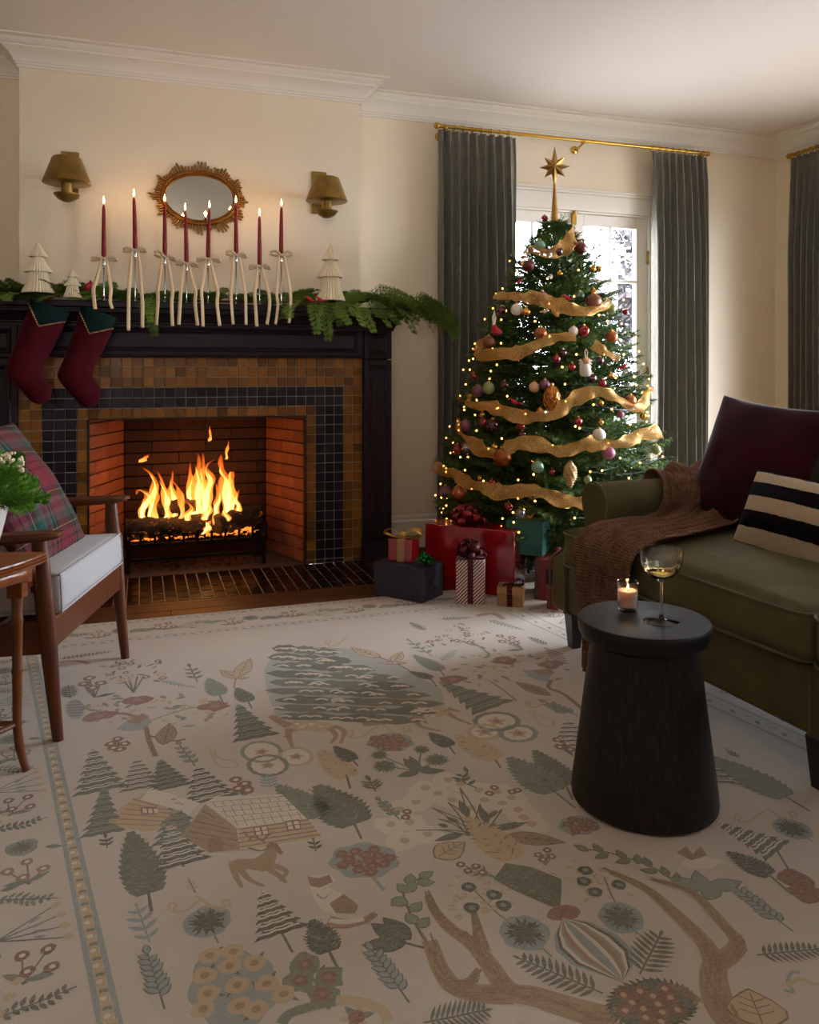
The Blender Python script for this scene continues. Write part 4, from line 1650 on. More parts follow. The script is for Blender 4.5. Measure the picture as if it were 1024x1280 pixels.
gm = mesh_ribbon_mat()
OMG = mat('gold_wire_edge', '#c8923e', .35, .7)
rb = thing('mesh_ribbon', 'wide gold mesh ribbon looped in swags round the christmas tree', 'ribbon', (TRX, TRY, 0))
SW = [
    [(712, 276, .5), (717, 290, .9), (712, 303, 1.1), (701, 312, 1), (686, 317, .8), (666, 312, .5), (657, 318, .5), (652, 332, .4)],
    [(619, 369, .6), (634, 370, .5), (650, 371, .7), (667, 372, .9), (684, 377, 1), (700, 382, 1), (716, 387, .9), (735, 389, .6), (752, 385, .5), (764, 377, .6)],
    [(693, 380, .6), (695, 390, .5), (697, 396, .15)],
    [(612, 424, .3), (601, 430, .5), (596, 440, .6), (606, 444, .8), (626, 442, .9), (646, 441, .9), (664, 435, .8), (682, 426, .7), (702, 421, .6), (720, 422, .5)],
    [(741, 430, .6), (754, 438, .6), (766, 445, .5), (774, 449, .4)],
    [(588, 492, .5), (586, 502, .6), (596, 508, .6), (612, 507, .8), (628, 514, 1), (646, 520, 1), (664, 521, .8), (686, 519, .8), (703, 510, 1), (720, 498, 1), (740, 490, .8), (757, 491, .7), (775, 500, .6), (791, 510, .5), (804, 505, .7), (812, 492, 1), (810, 484, .6)],
    [(574, 523, .3), (573, 535, .4), (582, 548, .6), (594, 556, 1), (610, 565, .9), (626, 566, .6), (640, 557, .9), (658, 554, 1), (678, 557, 1), (698, 564, .7), (714, 562, .8), (734, 555, 1), (752, 555, .8), (770, 555, .6), (788, 550, .8), (806, 542, 1), (824, 537, 1.2)],
    [(541, 582, .8), (556, 588, .9), (572, 596, .9), (587, 604, .8), (602, 609, .8), (620, 614, 1), (640, 615, 1.1), (660, 613, .8), (680, 617, .9), (700, 625, .9), (716, 627, .9), (734, 629, .9)],
]
for sw in SW:
    c = spline([tree_hit(u, y, 1.10) - tree.location for u, y, w in sw], 6)
    ws = spline([(w, 0, 0) for u, y, w in sw], 6)
    rows = []
    for i, p in enumerate(c):
        t_ = (c[min(i + 1, len(c) - 1)] - c[max(i - 1, 0)]).normalized()
        rad = Vector((p.x, p.y, 0)).normalized()
        up = t_.cross(rad)
        if abs(up.z) < .15:
            up = Vector((0, 0, 1)).cross(t_).cross(t_)
        up = up.normalized()
        if up.z < 0:
            up = -up
        w = .037 * ws[i].x * (1 + .10 * math.sin(i * .53 + len(c)) + .05 * math.sin(i * 1.31))
        tl_ = .75 * math.sin(i * .47 + len(c))
        ax = (up + rad * tl_).normalized()
        rows.append([p - ax * w, p - ax * w * .4 + rad * .006, p + ax * w * .4 + rad * .006, p + ax * w])
    mb = MB().grid(rows)
    sw_ = mb.build('ribbon_swag', gm, rb, sharp=180)
    mb = MB()
    for e in (0, -1):
        mb.tube([r_[e] for r_ in rows], .0016, 4, caps=False)
    mb.build('wired_edge', OMG, sw_)

# ------------------------------------------------------------------ ornaments
OM = {
    'red': mat('red_glass', '#8a0a16', .12, .35, coat=1), 'burgundy': mat('burgundy_glass', '#4a0f1c', .14, .35, coat=1), 'mauve': mat('mauve_glass', '#7a4a5c', .38, .3, var=.15, vscale=60),
    'pink': mat('pink_glass', '#a05a72', .5, .1, var=.2, vscale=80), 'brown': mat('brown_glass', '#5e302a', .3, .4), 'green': mat('sage_glass', '#8c9a68', .28, .35), 'mint': mat('mint_glass', '#7fa487', .25, .4),
    'white': mat('white_ornament', '#e6dccb', .55), 'gold': mat('gold_ornament', '#c08a38', .22, .9), 'copper': mat('copper_ornament', '#a8603a', .3, .75), 'bronze': mat('bronze_ornament', '#8a4818', .28, .8),
    'peach': mat('peach_ornament', '#c89870', .5), 'blue': mat('blue_ornament', '#5a6e82', .3, .3), 'silver': mat('silver_ornament', '#8a8682', .2, .8), 'glitter': mat('green_glitter', '#4a6a4a', .3, .5, var=.6, vscale=120),
    'mottled': mat('mottled_brown', '#7a4a34', .45, .3, var=.75, vscale=70), 'cone': mat('pinecone_tan', '#b09060', .5, .4, var=.2, vscale=40), 'amber': mat('amber_glass', '#b05e14', .15, .5, var=.4, vscale=40, coat=.6),
}
capm = mat('ornament_cap', '#b8944a', .3, .9)


def ball_meshes(m):
    mb = MB().ball((0, 0, 0), 1, 20, 12)
    c = MB().lathe([(.26, .93), (.26, 1.12), (.2, 1.16), (.0005, 1.16)], 10)
    h_ = MB().tube([Vector((.11 * math.cos(a), 0, 1.26 + .12 * math.sin(a))) for a in [2 * PI * i / 10 for i in range(11)]], .025, 5, caps=False)
    return mb.mesh('glass_ball', m, 180), c.mesh('cap', capm, 40), h_.mesh('hook', capm, None)


BMS = {}
NM = {'red': 'shiny red', 'burgundy': 'dark burgundy', 'mauve': 'dusty mauve', 'pink': 'rose pink', 'brown': 'reddish brown', 'green': 'sage green', 'mint': 'mint green', 'white': 'matt white', 'gold': 'shiny gold',
      'copper': 'copper', 'bronze': 'large bronze', 'peach': 'pale peach', 'blue': 'blue grey', 'silver': 'silver', 'glitter': 'green glittery', 'mottled': 'mottled brown'}


def bauble(u, y, r, c, where):
    p = tree_hit(u, y, 1.06)
    depth = p.x * SN + p.y * CS
    rad = r * depth / FPX
    if c not in BMS:
        BMS[c] = ball_meshes(OM[c])
    t = thing('bauble', (NM[c] + ' bauble ' + where), 'ornament', p, rz=(u * 1.7) % 6, group='glass baubles on the christmas tree')
    t.scale = (rad, rad, rad)
    for nm, me in zip(('glass_ball', 'cap', 'hook'), BMS[c]):
        inst(nm, me, t)
    return t


for a_ in (
    (681, 273, 4.3, 'red', 'highest on the tree, beside the topper cone'), (675, 307, 7.3, 'mint', 'at the tree top, on the curled ribbon end'), (698, 314, 6.3, 'burgundy', 'under the topmost ribbon curl'),
    (726, 310, 8, 'brown', 'high up by the door panes, next to a small red one'), (719, 307, 5, 'red', 'partly behind the high reddish brown one'), (661, 332, 7.5, 'brown', 'high up on the curtain side'),
    (741, 336, 4.2, 'gold', 'of a high pair by the door panes, the inner one'), (749, 336, 3.6, 'gold', 'of a high pair by the door panes, the outer one'), (725, 370, 6, 'glitter', 'near the second ribbon swag'),
    (742, 377, 10.3, 'mottled', 'big and patterned, on the second ribbon swag'), (742, 365, 4.6, 'gold', 'small, right on top of the big mottled one'), (678, 371, 7, 'mauve', 'behind the second ribbon swag'),
    (627, 388, 5.6, 'burgundy', 'by the curtain, left end of the second swag'), (646, 387, 7.4, 'white', 'just under the second ribbon swag'), (658, 390, 5.6, 'gold', 'touching the matt white one under the second swag'),
    (764, 386, 6.6, 'green', 'at the outer end of the second ribbon swag'), (676, 417, 8, 'copper', 'just above the third ribbon swag'), (717, 414, 6, 'white', 'next to a shiny red one above the third swag'),
    (730, 414, 7.4, 'red', 'above the third ribbon swag, beside a white one'), (765, 421, 7.6, 'copper', 'by the door panes, level with the third swag'), (611, 428, 8.2, 'mottled', 'inside the loop of the third ribbon swag'),
    (647, 447, 4.5, 'red', 'just below the third ribbon swag'), (704, 441, 4.6, 'burgundy', 'below the middle of the third swag'), (696, 449, 5, 'red', 'small, close to the dark one under the third swag'),
    (715, 459, 5.2, 'red', 'left of the white angel ornament'), (750, 451, 5, 'burgundy', 'right of the white angel ornament'), (740, 473, 6, 'burgundy', 'below the white angel ornament'),
    (753, 479, 5.3, 'red', 'just below and outside the one under the angel'), (681, 481, 6.6, 'mauve', 'directly above the amber finial'), (668, 484, 6.6, 'peach', 'up and left of the amber finial'),
    (597, 489, 7.4, 'mauve', 'paired with a sage green one on the curtain side'), (611, 485, 7.6, 'green', 'paired with a mauve one on the curtain side'), (676, 514, 5.2, 'gold', 'at the foot of the amber finial'),
    (788, 501, 7.6, 'copper', 'at the outer end of the fourth ribbon swag'), (751, 504, 3.8, 'gold', 'hanging right under the fourth swag'), (804, 520, 4.2, 'gold', 'outermost on the door side, under the fourth swag'),
    (776, 518, 4.4, 'pink', 'small, below the fourth swag on the door side'), (723, 527, 5.6, 'red', 'between the fourth and fifth swags, right of centre'), (616, 531, 7.4, 'burgundy', 'between the fourth and fifth swags, left of centre'),
    (604, 528, 5.2, 'red', 'overlapping the large dark one between fourth and fifth swags'), (582, 532, 7.2, 'mauve', 'inside the loop at the start of the fifth swag'), (651, 533, 5.6, 'red', 'upper of a pair hanging over the fifth swag'),
    (653, 543, 4.6, 'burgundy', 'lower of a pair hanging over the fifth swag'), (603, 519, 4.2, 'gold', 'under the start of the fourth ribbon swag'), (618, 559, 4.8, 'gold', 'on the bronze one under the fifth swag'),
    (628, 572, 12, 'bronze', 'biggest ball on the tree, under the fifth swag'), (672, 584, 8.2, 'mint', 'low and central, below the fifth swag'), (749, 544, 8.4, 'white', 'resting on the fifth ribbon swag'),
    (737, 546, 4.4, 'blue', 'small, beside the white one on the fifth swag'), (761, 566, 8.2, 'pink', 'hanging under the fifth ribbon swag'), (572, 561, 6.2, 'red', 'at the curtain edge below the fifth swag start'),
    (584, 560, 8, 'silver', 'below the loop at the start of the fifth swag'), (574, 616, 9.6, 'copper', 'at the bottom corner, beneath the lowest swag'), (557, 615, 8, 'mauve', 'outermost at the bottom corner over the red box'),
    (636, 633, 5.2, 'red', 'below the lowest ribbon swag'), (615, 603, 4.4, 'red', 'just over the lowest ribbon swag'), (664, 620, 6, 'burgundy', 'behind the lowest ribbon swag'),
    (650, 642, 7.2, 'silver', 'lowest on the tree, above the teal box'), (820, 562, 6.4, 'green', 'outermost on the door side, low down'), (600, 598, 3.4, 'gold', 'tiny, above the lowest swag, curtain side'),
    (751, 528, 3.6, 'gold', 'tiny, above the white one on the fifth swag'), (631, 481, 5, 'burgundy', 'in the dark needles left of the red bird'), (782, 390, 4, 'red', 'by the panes just below the second swag end'),
    (700, 342, 3.6, 'gold', 'small, near the tree axis under the first swag'), (764, 470, 4, 'gold', 'by the panes between the third and fourth swags'), (640, 560, 3.2, 'gold', 'tiny, on the crest of the fifth swag'),
    (690, 590, 4, 'red', 'between the mint ball and the hanging pinecone'), (735, 600, 5, 'green', 'right of the hanging pinecone'), (592, 470, 4.5, 'red', 'on the curtain side between third and fourth swags'),
):
    bauble(*a_)


def hang_at(u, y, k=1.07):
    p = tree_hit(u, y, k)
    return p, (p.x * SN + p.y * CS) / FPX


p, s = hang_at(690, 500)
t = thing('finial_ornament', 'long amber glass finial ornament with gold lattice in the middle of the tree', 'ornament', p)
MB().lathe([(.0005, -21 * s), (3 * s, -18 * s), (8 * s, -8 * s), (10.5 * s, 2 * s), (9 * s, 10 * s), (4 * s, 17 * s), (1.5 * s, 19 * s)], 20).build('glass_body', OM['amber'], t, sharp=180)
mb = MB()
for d_ in (-1, 1):
    for i in range(7):
        mb.tube([Vector((math.cos(a) * rr * s * 1.03, math.sin(a) * rr * s * 1.03, z * s)) for a, rr, z in [(2 * PI * i / 7 + d_ * j * .32, r_, z_) for j, (r_, z_) in enumerate(((3, -18), (6, -12), (8.4, -7), (10, -2), (10.5, 2), (10, 6), (8, 12), (4, 17)))]], .0016, 4)
mb.build('lattice', OM['gold'], t)
MB().lathe([(2.6 * s, 18 * s), (2.6 * s, 21 * s), (.0005, 21.5 * s)], 10).build('cap', capm, t)
p, s = hang_at(713, 594)
t = thing('pinecone_ornament', 'tan glass pinecone ornament hanging low over the sofa arm', 'ornament', p)
mb = MB()
for j in range(10):
    z = (13 - 3.0 * j) * s
    r_ = (5, 7.6, 8.8, 9.2, 9, 8.4, 7.4, 6, 4.4, 2.6)[j] * s
    mb.lathe([(r_ * .82, z + 2.4 * s), (r_ * 1.04, z - .6 * s), (r_ * .8, z - 1.2 * s)], 16, a0=j * .2, fin=.08)
mb.lathe([(.0005, -17 * s), (3 * s, -14 * s), (6.5 * s, 0), (5 * s, 12 * s), (.0005, 16 * s)], 14)
mb.build('cone_scales', OM['cone'], t, sharp=20)
MB().lathe([(2.4 * s, 15 * s), (2.4 * s, 18 * s), (.0005, 18.5 * s)], 10).build('cap', capm, t)
p, s = hang_at(733, 458)
t = thing('angel_ornament', 'white plush angel ornament on a ribbon loop in the upper middle of the tree', 'ornament', p)
fl_m = mat('white_plush', '#e4dccf', .9, bump=.6, bscale=250, bdist=.003)
MB().lathe([(.0005, -13 * s), (7 * s, -12 * s), (6 * s, -4 * s), (3 * s, 3 * s), (.0005, 4 * s)], 14).build('gown', fl_m, t, sharp=180)
MB().ball((0, 0, 7 * s), 4.6 * s, 12, 8).build('head', OM['peach'], t, sharp=180)
for d_ in (-1, 1):
    mb = MB()
    for j in range(5):
        mb.tube([(d_ * 2 * s, 2 * s, 2 * s - j * 1.5 * s), (d_ * (7 - j * .4) * s, 2.5 * s, (8 - j * 3.2) * s), (d_ * (10 - j * .6) * s, 2 * s, (7 - j * 4.2) * s)], [1.6 * s, 2 * s, .5 * s], 6)
    mb.build('wing', fl_m, t, sharp=180)
MB().tube([(-1 * s, 0, 10 * s), (-2 * s, 0, 18 * s), (0, 0, 22 * s), (2 * s, 0, 18 * s), (1 * s, 0, 10 * s)], .7 * s, 5).build('loop', silk, t)
p, s = hang_at(620, 415)
t = thing('gnome_ornament', 'red felt hat ornament on a white loop at the curtain side of the third swag', 'ornament', p)
MB().tube([(8 * s, 0, 0), (2 * s, 0, 0), (-2 * s, 0, 3 * s), (-3 * s, 0, 9 * s)], [2 * s, 5 * s, 5 * s, 2.6 * s], 12).build('hat', felt, t, sharp=180)
MB().lathe([(4.6 * s, -3 * s), (5.6 * s, -1 * s), (4.6 * s, 1 * s)], 14).build('brim', felt, t)
MB().tube([(-3 * s, 0, 8 * s), (-4 * s, 0, 18 * s), (-2 * s, 0, 26 * s), (-.5 * s, 0, 18 * s), (-2.4 * s, 0, 8 * s)], 1.3 * s, 6).build('loop', OM['white'], t)
for (u, y, sz, rz, mm, lab) in ((709, 372, 9, 2.6, 'r', 'red cardinal ornament tucked behind the second ribbon swag'), (780, 458, 9, .2, 'r', 'red cardinal ornament at the door side, just past the third swag end'), (643, 502, 10, 2.9, 'r', 'red cardinal ornament sitting on the fourth ribbon swag'),
                                (576, 500, 6, 2.2, 'r', 'small red bird ornament at the curtain edge, by the fourth swag start'), (649, 352, 7, .5, 'r', 'small red bird ornament high on the curtain side under the first swag'), (682, 388, 8, .3, 'p', 'pale peach bird ornament under the second ribbon swag'),
                                (689, 346, 7, 1.2, 'w', 'white owl-shaped bird ornament high on the tree'), (766, 487, 7, .3, 's', 'silver white bird ornament on the fourth swag, door side')):
    p, s = hang_at(u, y)
    bird(lab, p.x, p.y, p.z - .5 * sz * s, sz * s * .9, rz - .3, 'bird ornaments on the christmas tree', {'r': felt, 'p': OM['peach'], 'w': OM['white'], 's': OM['silver']}[mm])

# ------------------------------------------------------------------ presents
def gbox(name, label, a, b, d, h, m, z=0., rough=0, lid=None):
    """box whose front bottom edge runs a -> b (left to right), depth d away from the viewer, height h"""
    a, b = Vector((*a, 0)), Vector((*b, 0))
    e = (b - a)
    w = e.length
    t = thing(name, label, 'gift box', (a.x, a.y, z), math.atan2(e.y, e.x))
    o = MB().box(0, w, 0, d, .001, h).build('wrapped_box', m, t, bevel=.004, seg=2)
    if lid:
        MB().box(-.003, w + .003, -.003, d + .003, h - lid, h + .003).build('lid', m, t, bevel=.003)
    return t, w


def band(t, w, d, h, x, bw, m, across=False, e=.0015):
    mb = MB()
    if across:
        mb.box(-e, w + e, x - bw / 2, x + bw / 2, .001, h + e)
    else:
        mb.box(x - bw / 2, x + bw / 2, -e, d + e, .001, h + e)
    return mb.build('ribbon', m, t)


def pom(t, x, y, z, r, m, n=18, w=.018, seed=1, name='bow'):
    q = random.Random(seed)
    mb = MB()
    for i in range(n):
        a = i * 2.4
        el = .15 + 1.2 * (i / n)
        d = Vector((math.cos(a) * math.cos(el), math.sin(a) * math.cos(el), math.sin(el)))
        sd = d.cross(Vector((0, 0, 1)))
        sd = sd.normalized() if sd.length > .01 else Vector((1, 0, 0))
        up = sd.cross(d)
        rr = r * q.uniform(.85, 1.1)
        c = [d * rr * k + up * b * rr for k, b in ((.05, 0), (.45, .22), (.85, .24), (1, .08), (.92, -.1), (.5, -.12), (.08, -.03))]
        mb.grid(strip(spline(c, 3), w, sd))
    return mb.build(name, m, t, loc=(x, y, z), sharp=180, solid=.0008)


def loopbow(t, x, y, z, r, m, w=.022, ang=0., tails=True, seed=1, droop=.02):
    mb = MB()
    for s in (-1, 1):
        c = [(s * .004, 0, .004), (s * r * .5, 0, r * .42), (s * r, 0, r * .30), (s * r * 1.02, 0, r * .08), (s * r * .55, 0, -.002), (s * .006, 0, 0)]
        mb.grid(strip(spline(c, 5), w, (0, 1, .25 * s)))
        if tails:
            c = [(s * .004, -.004, 0), (s * r * .5, -.012, .004), (s * r * .95, -.02, -droop)]
            mb.grid(strip(spline(c, 5), w * .9, (0, 1, 0)))
    mb.ball((0, 0, .006), w * .42, 8, 6)
    return mb.build('bow', m, t, loc=(x, y, z), rot=(0, 0, ang), sharp=180, solid=.0008)


red_w = mat('red_gift_wrap', '#8c0a16', .22, coat=.6)
navy_w = mat('slate_navy_wrap', '#2e2a3a', .75, bump=.1, bscale=300)
teal_w = mat('teal_box_paper', '#1c5a4e', .55, bump=.1, bscale=300)
kraft = mat('kraft_paper', '#9a7446', .75, var=.08, vscale=30)
redrib = mat('red_satin', '#7a0a18', .4)
dredrib = mat('dark_red_satin', '#4a0810', .45, spec=.3)
goldrib = mat('gold_organza', '#c0983c', .4, .3)
tanrib = mat('tan_ribbon', '#a88458', .5, .2)
greenf = mat('green_foil', '#0c7a34', .2, .7)


def plaid(name, base, sx, sy, over, scale, coords='Generated'):
    """woven check: stripe ramps along two axes, averaged thread by thread"""
    k = NT(name)
    v = k.coord(coords)
    sep = k.n('ShaderNodeSeparateXYZ')
    k.l(v, sep.inputs[0])
    cs = []
    for ax, rmp in ((0, sx), (2, sy)):
        f = k.math('FRACT', k.math('MULTIPLY', sep.outputs[ax], scale))
        cs.append(k.ramp(f, rmp, 'CONSTANT'))
    col = k.mix(.5, cs[0], cs[1])
    nz = k.noise(420, 2, .6, k.coord('Object'))
    col = k.mix(k.math('MULTIPLY', nz, .35), col, '#120a0c')
    k.l(col, k.p.inputs['Base Color'])
    k.p.inputs['Roughness'].default_value = .9
    k.p.inputs['Specular IOR Level'].default_value = .15
    k.bump(nz, .4, .001)
    return k.m


st_ = [(0, '#702228'), (.22, '#1a1420'), (.28, '#702228'), (.33, '#1a1420'), (.40, '#123a30'), (.47, '#b89a40'), (.49, '#123a30'), (.56, '#1a1420'), (.64, '#702228'), (.70, '#4a2028'), (.80, '#702228')]
plaid_rib = plaid('plaid_ribbon', 0, [(0, '#5a1018'), (.3, '#151a20'), (.45, '#5a1018'), (.5, '#a08a50'), (.54, '#5a1018'), (.7, '#151a20')], [(0, '#5a1018'), (.3, '#151a20'), (.5, '#5a1018'), (.55, '#a08a50'), (.6, '#5a1018')], 0, 4., 'Generated')

t, w = gbox('gift_box', 'slate navy wrapped box on the floor by the hearth, lowest of the small stack', (1.05, 3.662), (1.218, 3.442), .18, .165, navy_w)
mb = MB()
mb.tube([(w + .001, .02, .15), (w + .002, .09, .085), (w + .001, .16, .15)], .0012, 4)
mb.tube([(w + .001, .02, .02), (w + .002, .09, .085), (w + .001, .165, .03)], .0012, 4)
mb.build('paper_fold', navy_w, t)
nb_ = t
t, w = gbox('gift_box', 'small red box with tan band and gold organza bow on the navy box', (1.115, 3.64), (1.205, 3.555), .09, .108, red_w, .167)
band(t, w, .09, .108, w / 2 + .005, .036, tanrib)
loopbow(t, w / 2, .04, .113, .085, goldrib, .045, .2, True, droop=-.02)
t = thing('gift_bow', 'curly green foil bow lying on the navy wrapped box', 'bow', (1.252, 3.500, .170))
pom(t, 0, 0, .006, .048, greenf, 22, .014, 5, 'foil_curls')
t, w = gbox('gift_box', 'big glossy red box with a red bow, at the back under the tree', (1.328, 3.716), (1.654, 3.389), .16, .318, red_w)
pom(t, w * .42, .07, .322, .095, redrib, 20, .040, 2)


def stripes(name, c1, c2, freq):
    k = NT(name)
    sep = k.n('ShaderNodeSeparateXYZ')
    k.l(k.coord('Object'), sep.inputs[0])
    s = k.math('SUBTRACT', k.math('ADD', sep.outputs[0], sep.outputs[1]), sep.outputs[2])
    f = k.math('GREATER_THAN', k.math('FRACT', k.math('MULTIPLY', s, freq)), .5)
    k.l(k.mix(f, c1, c2), k.p.inputs['Base Color'])
    k.p.inputs['Roughness'].default_value = .45
    return k.m


t, w = gbox('gift_box', 'upright box in red and white diagonal stripes with dark red bow', (1.363, 3.393), (1.482, 3.338), .085, .207, stripes('red_white_stripes', '#d8ccc0', '#7a0e1a', 62))
band(t, w, .085, .207, w / 2, .026, dredrib)
pom(t, w / 2, .035, .211, .082, dredrib, 18, .030, 3)
t, w = gbox('gift_box', 'little kraft paper box with a plaid ribbon, in front of the big red box', (1.527, 3.300), (1.622, 3.240), .085, .092, kraft, lid=.03)
band(t, w, .085, .096, w * .48, .024, plaid_rib, e=.004)
loopbow(t, w * .5, .04, .099, .055, plaid_rib, .026, .1, True, 2)
t, w = gbox('gift_box', 'brown wrapped box with red band, holding up the teal box', (1.735, 3.345), (1.80, 3.285), .20, .195, mat('brown_wrap', '#5a3426', .4, var=.2, vscale=20))
band(t, w, .20, .195, w * .45, .03, redrib)
t, w = gbox('gift_box', 'dark teal lidded box with gold ribbon, raised beside the big red box', (1.655, 3.475), (1.782, 3.355), .16, .160, teal_w, .198, lid=.04)
loopbow(t, w * .55, .05, .166, .06, goldrib, .024, .5, True, 4)
t, w = gbox('gift_box', 'red box with dark plaid band and red bow, beside the sofa end', (1.715, 3.19), (1.80, 3.10), .12, .225, mat('crimson_wrap', '#780a14', .35))
MB().box(-.002, w + .002, -.002, .122, .12, .185).build('plaid_band', plaid('dark_plaid', 0, [(0, '#1c1826'), (.4, '#5a1820'), (.55, '#1c1826'), (.8, '#3a3a3a')], [(0, '#1c1826'), (.4, '#5a1820'), (.6, '#1c1826')], 0, 5.), t)
pom(t, w * .45, .05, .229, .05, redrib, 14, .022, 9)
mb = MB()
mb.grid(strip(spline([(w * .62, -.004, .115), (w * .5, -.016, .08), (w * .5, -.018, .045), (w * .62, -.012, .004)], 5), .02, (1, .2, 0)))
mb.build('white_ribbon', OM['white'], t, sharp=180, solid=.001)

# ------------------------------------------------------------------ sofa
def velvet_mat(name, c1, c2, sheen=.5, bs=30):
    k = NT(name)
    n = k.noise(7, 4, .6)
    k.l(k.ramp(n, [(.3, c1), (.7, c2)]), k.p.inputs['Base Color'])
    k.p.inputs['Roughness'].default_value = .8
    k.p.inputs['Specular IOR Level'].default_value = .1
    k.p.inputs['Sheen Weight'].default_value = sheen
    k.p.inputs['Sheen Roughness'].default_value = .35
    k.bump(k.noise(bs, 3, .6), .12, .004)
    return k.m


moss = velvet_mat('moss_velvet', '#4d472e', '#60583b', .08)
moss_p = mat('moss_piping', '#575038', .8)
dleg = mat('espresso_leg', '#1e1310', .4, coat=.3)
sofa = thing('sofa', 'moss green velvet roll-arm sofa with dark tapered legs, facing the fireplace', 'sofa', (1.549, 2.743, 0), math.atan2(.056, .998))
SL = 2.34                                       # overall length, running towards the camera: local y = -l
mb = MB().box(.0, .95, -(SL - .06), -.02, .14, .315)
base_ = mb.build('base', moss, sofa, bevel=.015, seg=3)
for l0 in (1.14,):
    MB().tube([(-.003, -l0, .145), (-.003, -l0, .305)], .004, 6).build('seam_piping', moss_p, base_)
for l0, l1 in ((-.08, .03), (SL - .03, SL + .08)):
    pr = [(.20, .14), (.20, .42), (.10, .40), (.045, .355), (.01, .335), (0, .32), (0, .14)]
    M = Matrix(((1, 0, 0, 0), (0, 0, 1, 0), (0, 1, 0, 0), (0, 0, 0, 1)))
    o = MB().prism([(x, z) for x, z in pr], -l1, -l0, M).build('arm_front_post', moss, sofa, bevel=.012, seg=3)
    o.location.x = -.006
    for l_ in (l0 + .004, l1 - .004):
        MB().tube(spline([(-.008, -l_, .142), (-.008, -l_, .315), (.004, -l_, .338), (.045, -l_, .358), (.10, -l_, .403)], 4), .0045, 6).build('seam_piping', moss_p, o)


def arm(l0, sgn):
    c = []
    for a in range(-60, 211, 15):
        c.append((l0 + sgn * .055 + sgn * -.078 * math.cos(math.radians(a)) * -1 * -1, .562 + .078 * math.sin(math.radians(a))))
    prof = [(l0 + sgn * .125, .14), (l0 + sgn * .122, .36), (l0 + sgn * .118, .46)] + \
           [(l0 + sgn * (.055 + .078 * math.cos(math.radians(a))), .562 + .078 * math.sin(math.radians(a))) for a in range(-20, 231, 14)] + \
           [(l0 + sgn * .0, .46), (l0 - sgn * .01, .30), (l0 - sgn * .01, .14)]
    rows = []
    for d, k in ((.10, .93), (.105, .97), (.115, 1.), (.5, 1.), (.97, 1.)):
        cx = sum(p[0] for p in prof) / len(prof)
        rows.append([(d, -(cx + (l_ - cx) * k), .14 + (z - .14) * (.985 + .015 * (k > .98))) for l_, z in prof])
    mb = MB().grid(rows, closed=True)
    n = len(prof)
    mb.f.append(tuple(range(n)))
    mb.mi.append(0)
    mb.f.append(tuple(range(len(mb.v) - 1, len(mb.v) - n - 1, -1)))
    mb.mi.append(0)
    o = mb.build('arm', moss, sofa, sharp=50)
    bm = bmesh.new()
    bm.from_mesh(o.data)
    bmesh.ops.recalc_face_normals(bm, faces=bm.faces)
    bm.to_mesh(o.data)
    bm.free()
    MB().tube([(.102, -(l_ if 0 else l_), z) for l_, z in prof[1:-1]], .0045, 6).build('seam_piping', moss_p, o)


arm(.0, 1)
arm(SL, -1)


def cushion(l0, l1, name, d0=-.035, d1=.74):
    w, d, h = d1 - d0, l1 - l0, .155
    o = merge(rbox(w, d, h, .045, .022, 8, .012).build(name, moss, sofa, sharp=180, loc=((d0 + d1) / 2, -(l0 + l1) / 2, .315 + h / 2 + .004), subsurf=1))
    for z in (h / 2 - .018, -h / 2 + .018):
        x, y = w / 2 + .002, d / 2 + .002
        r_ = .045
        ring = []
        for cx_, cy_, a0 in ((x - r_, y - r_, 0), (-x + r_, y - r_, 90), (-x + r_, -y + r_, 180), (x - r_, -y + r_, 270)):
            for a in range(0, 91, 18):
                t_ = math.radians(a0 + a)
                px_, py_ = cx_ + r_ * math.cos(t_), cy_ + r_ * math.sin(t_)
                ring.append(Vector((px_, py_, z)))
        ring.append(ring[0])
        full = []
        for a, b in zip(ring, ring[1:]):
            nn = max(1, int((b - a).length / .05))
            for i in range(nn):
                p = a.lerp(b, i / nn)
                u_, v_ = 2 * p.x / w, 2 * p.y / d
                pz = p.z + (1 if z > 0 else -1) * .0
                full.append(Vector((p.x + (.012 * (1 - (2 * z / h) ** 2) * max(0, 1 - v_ ** 4) * (1 if u_ > 0 else -1) if abs(u_) > .97 else 0),
                                    p.y + (.012 * (1 - (2 * z / h) ** 2) * max(0, 1 - u_ ** 4) * (1 if v_ > 0 else -1) if abs(v_) > .97 else 0), pz)))
        full.append(full[0])
        MB().tube(full, .0045, 6, caps=False).build('seam_piping', moss_p, o)
    return o


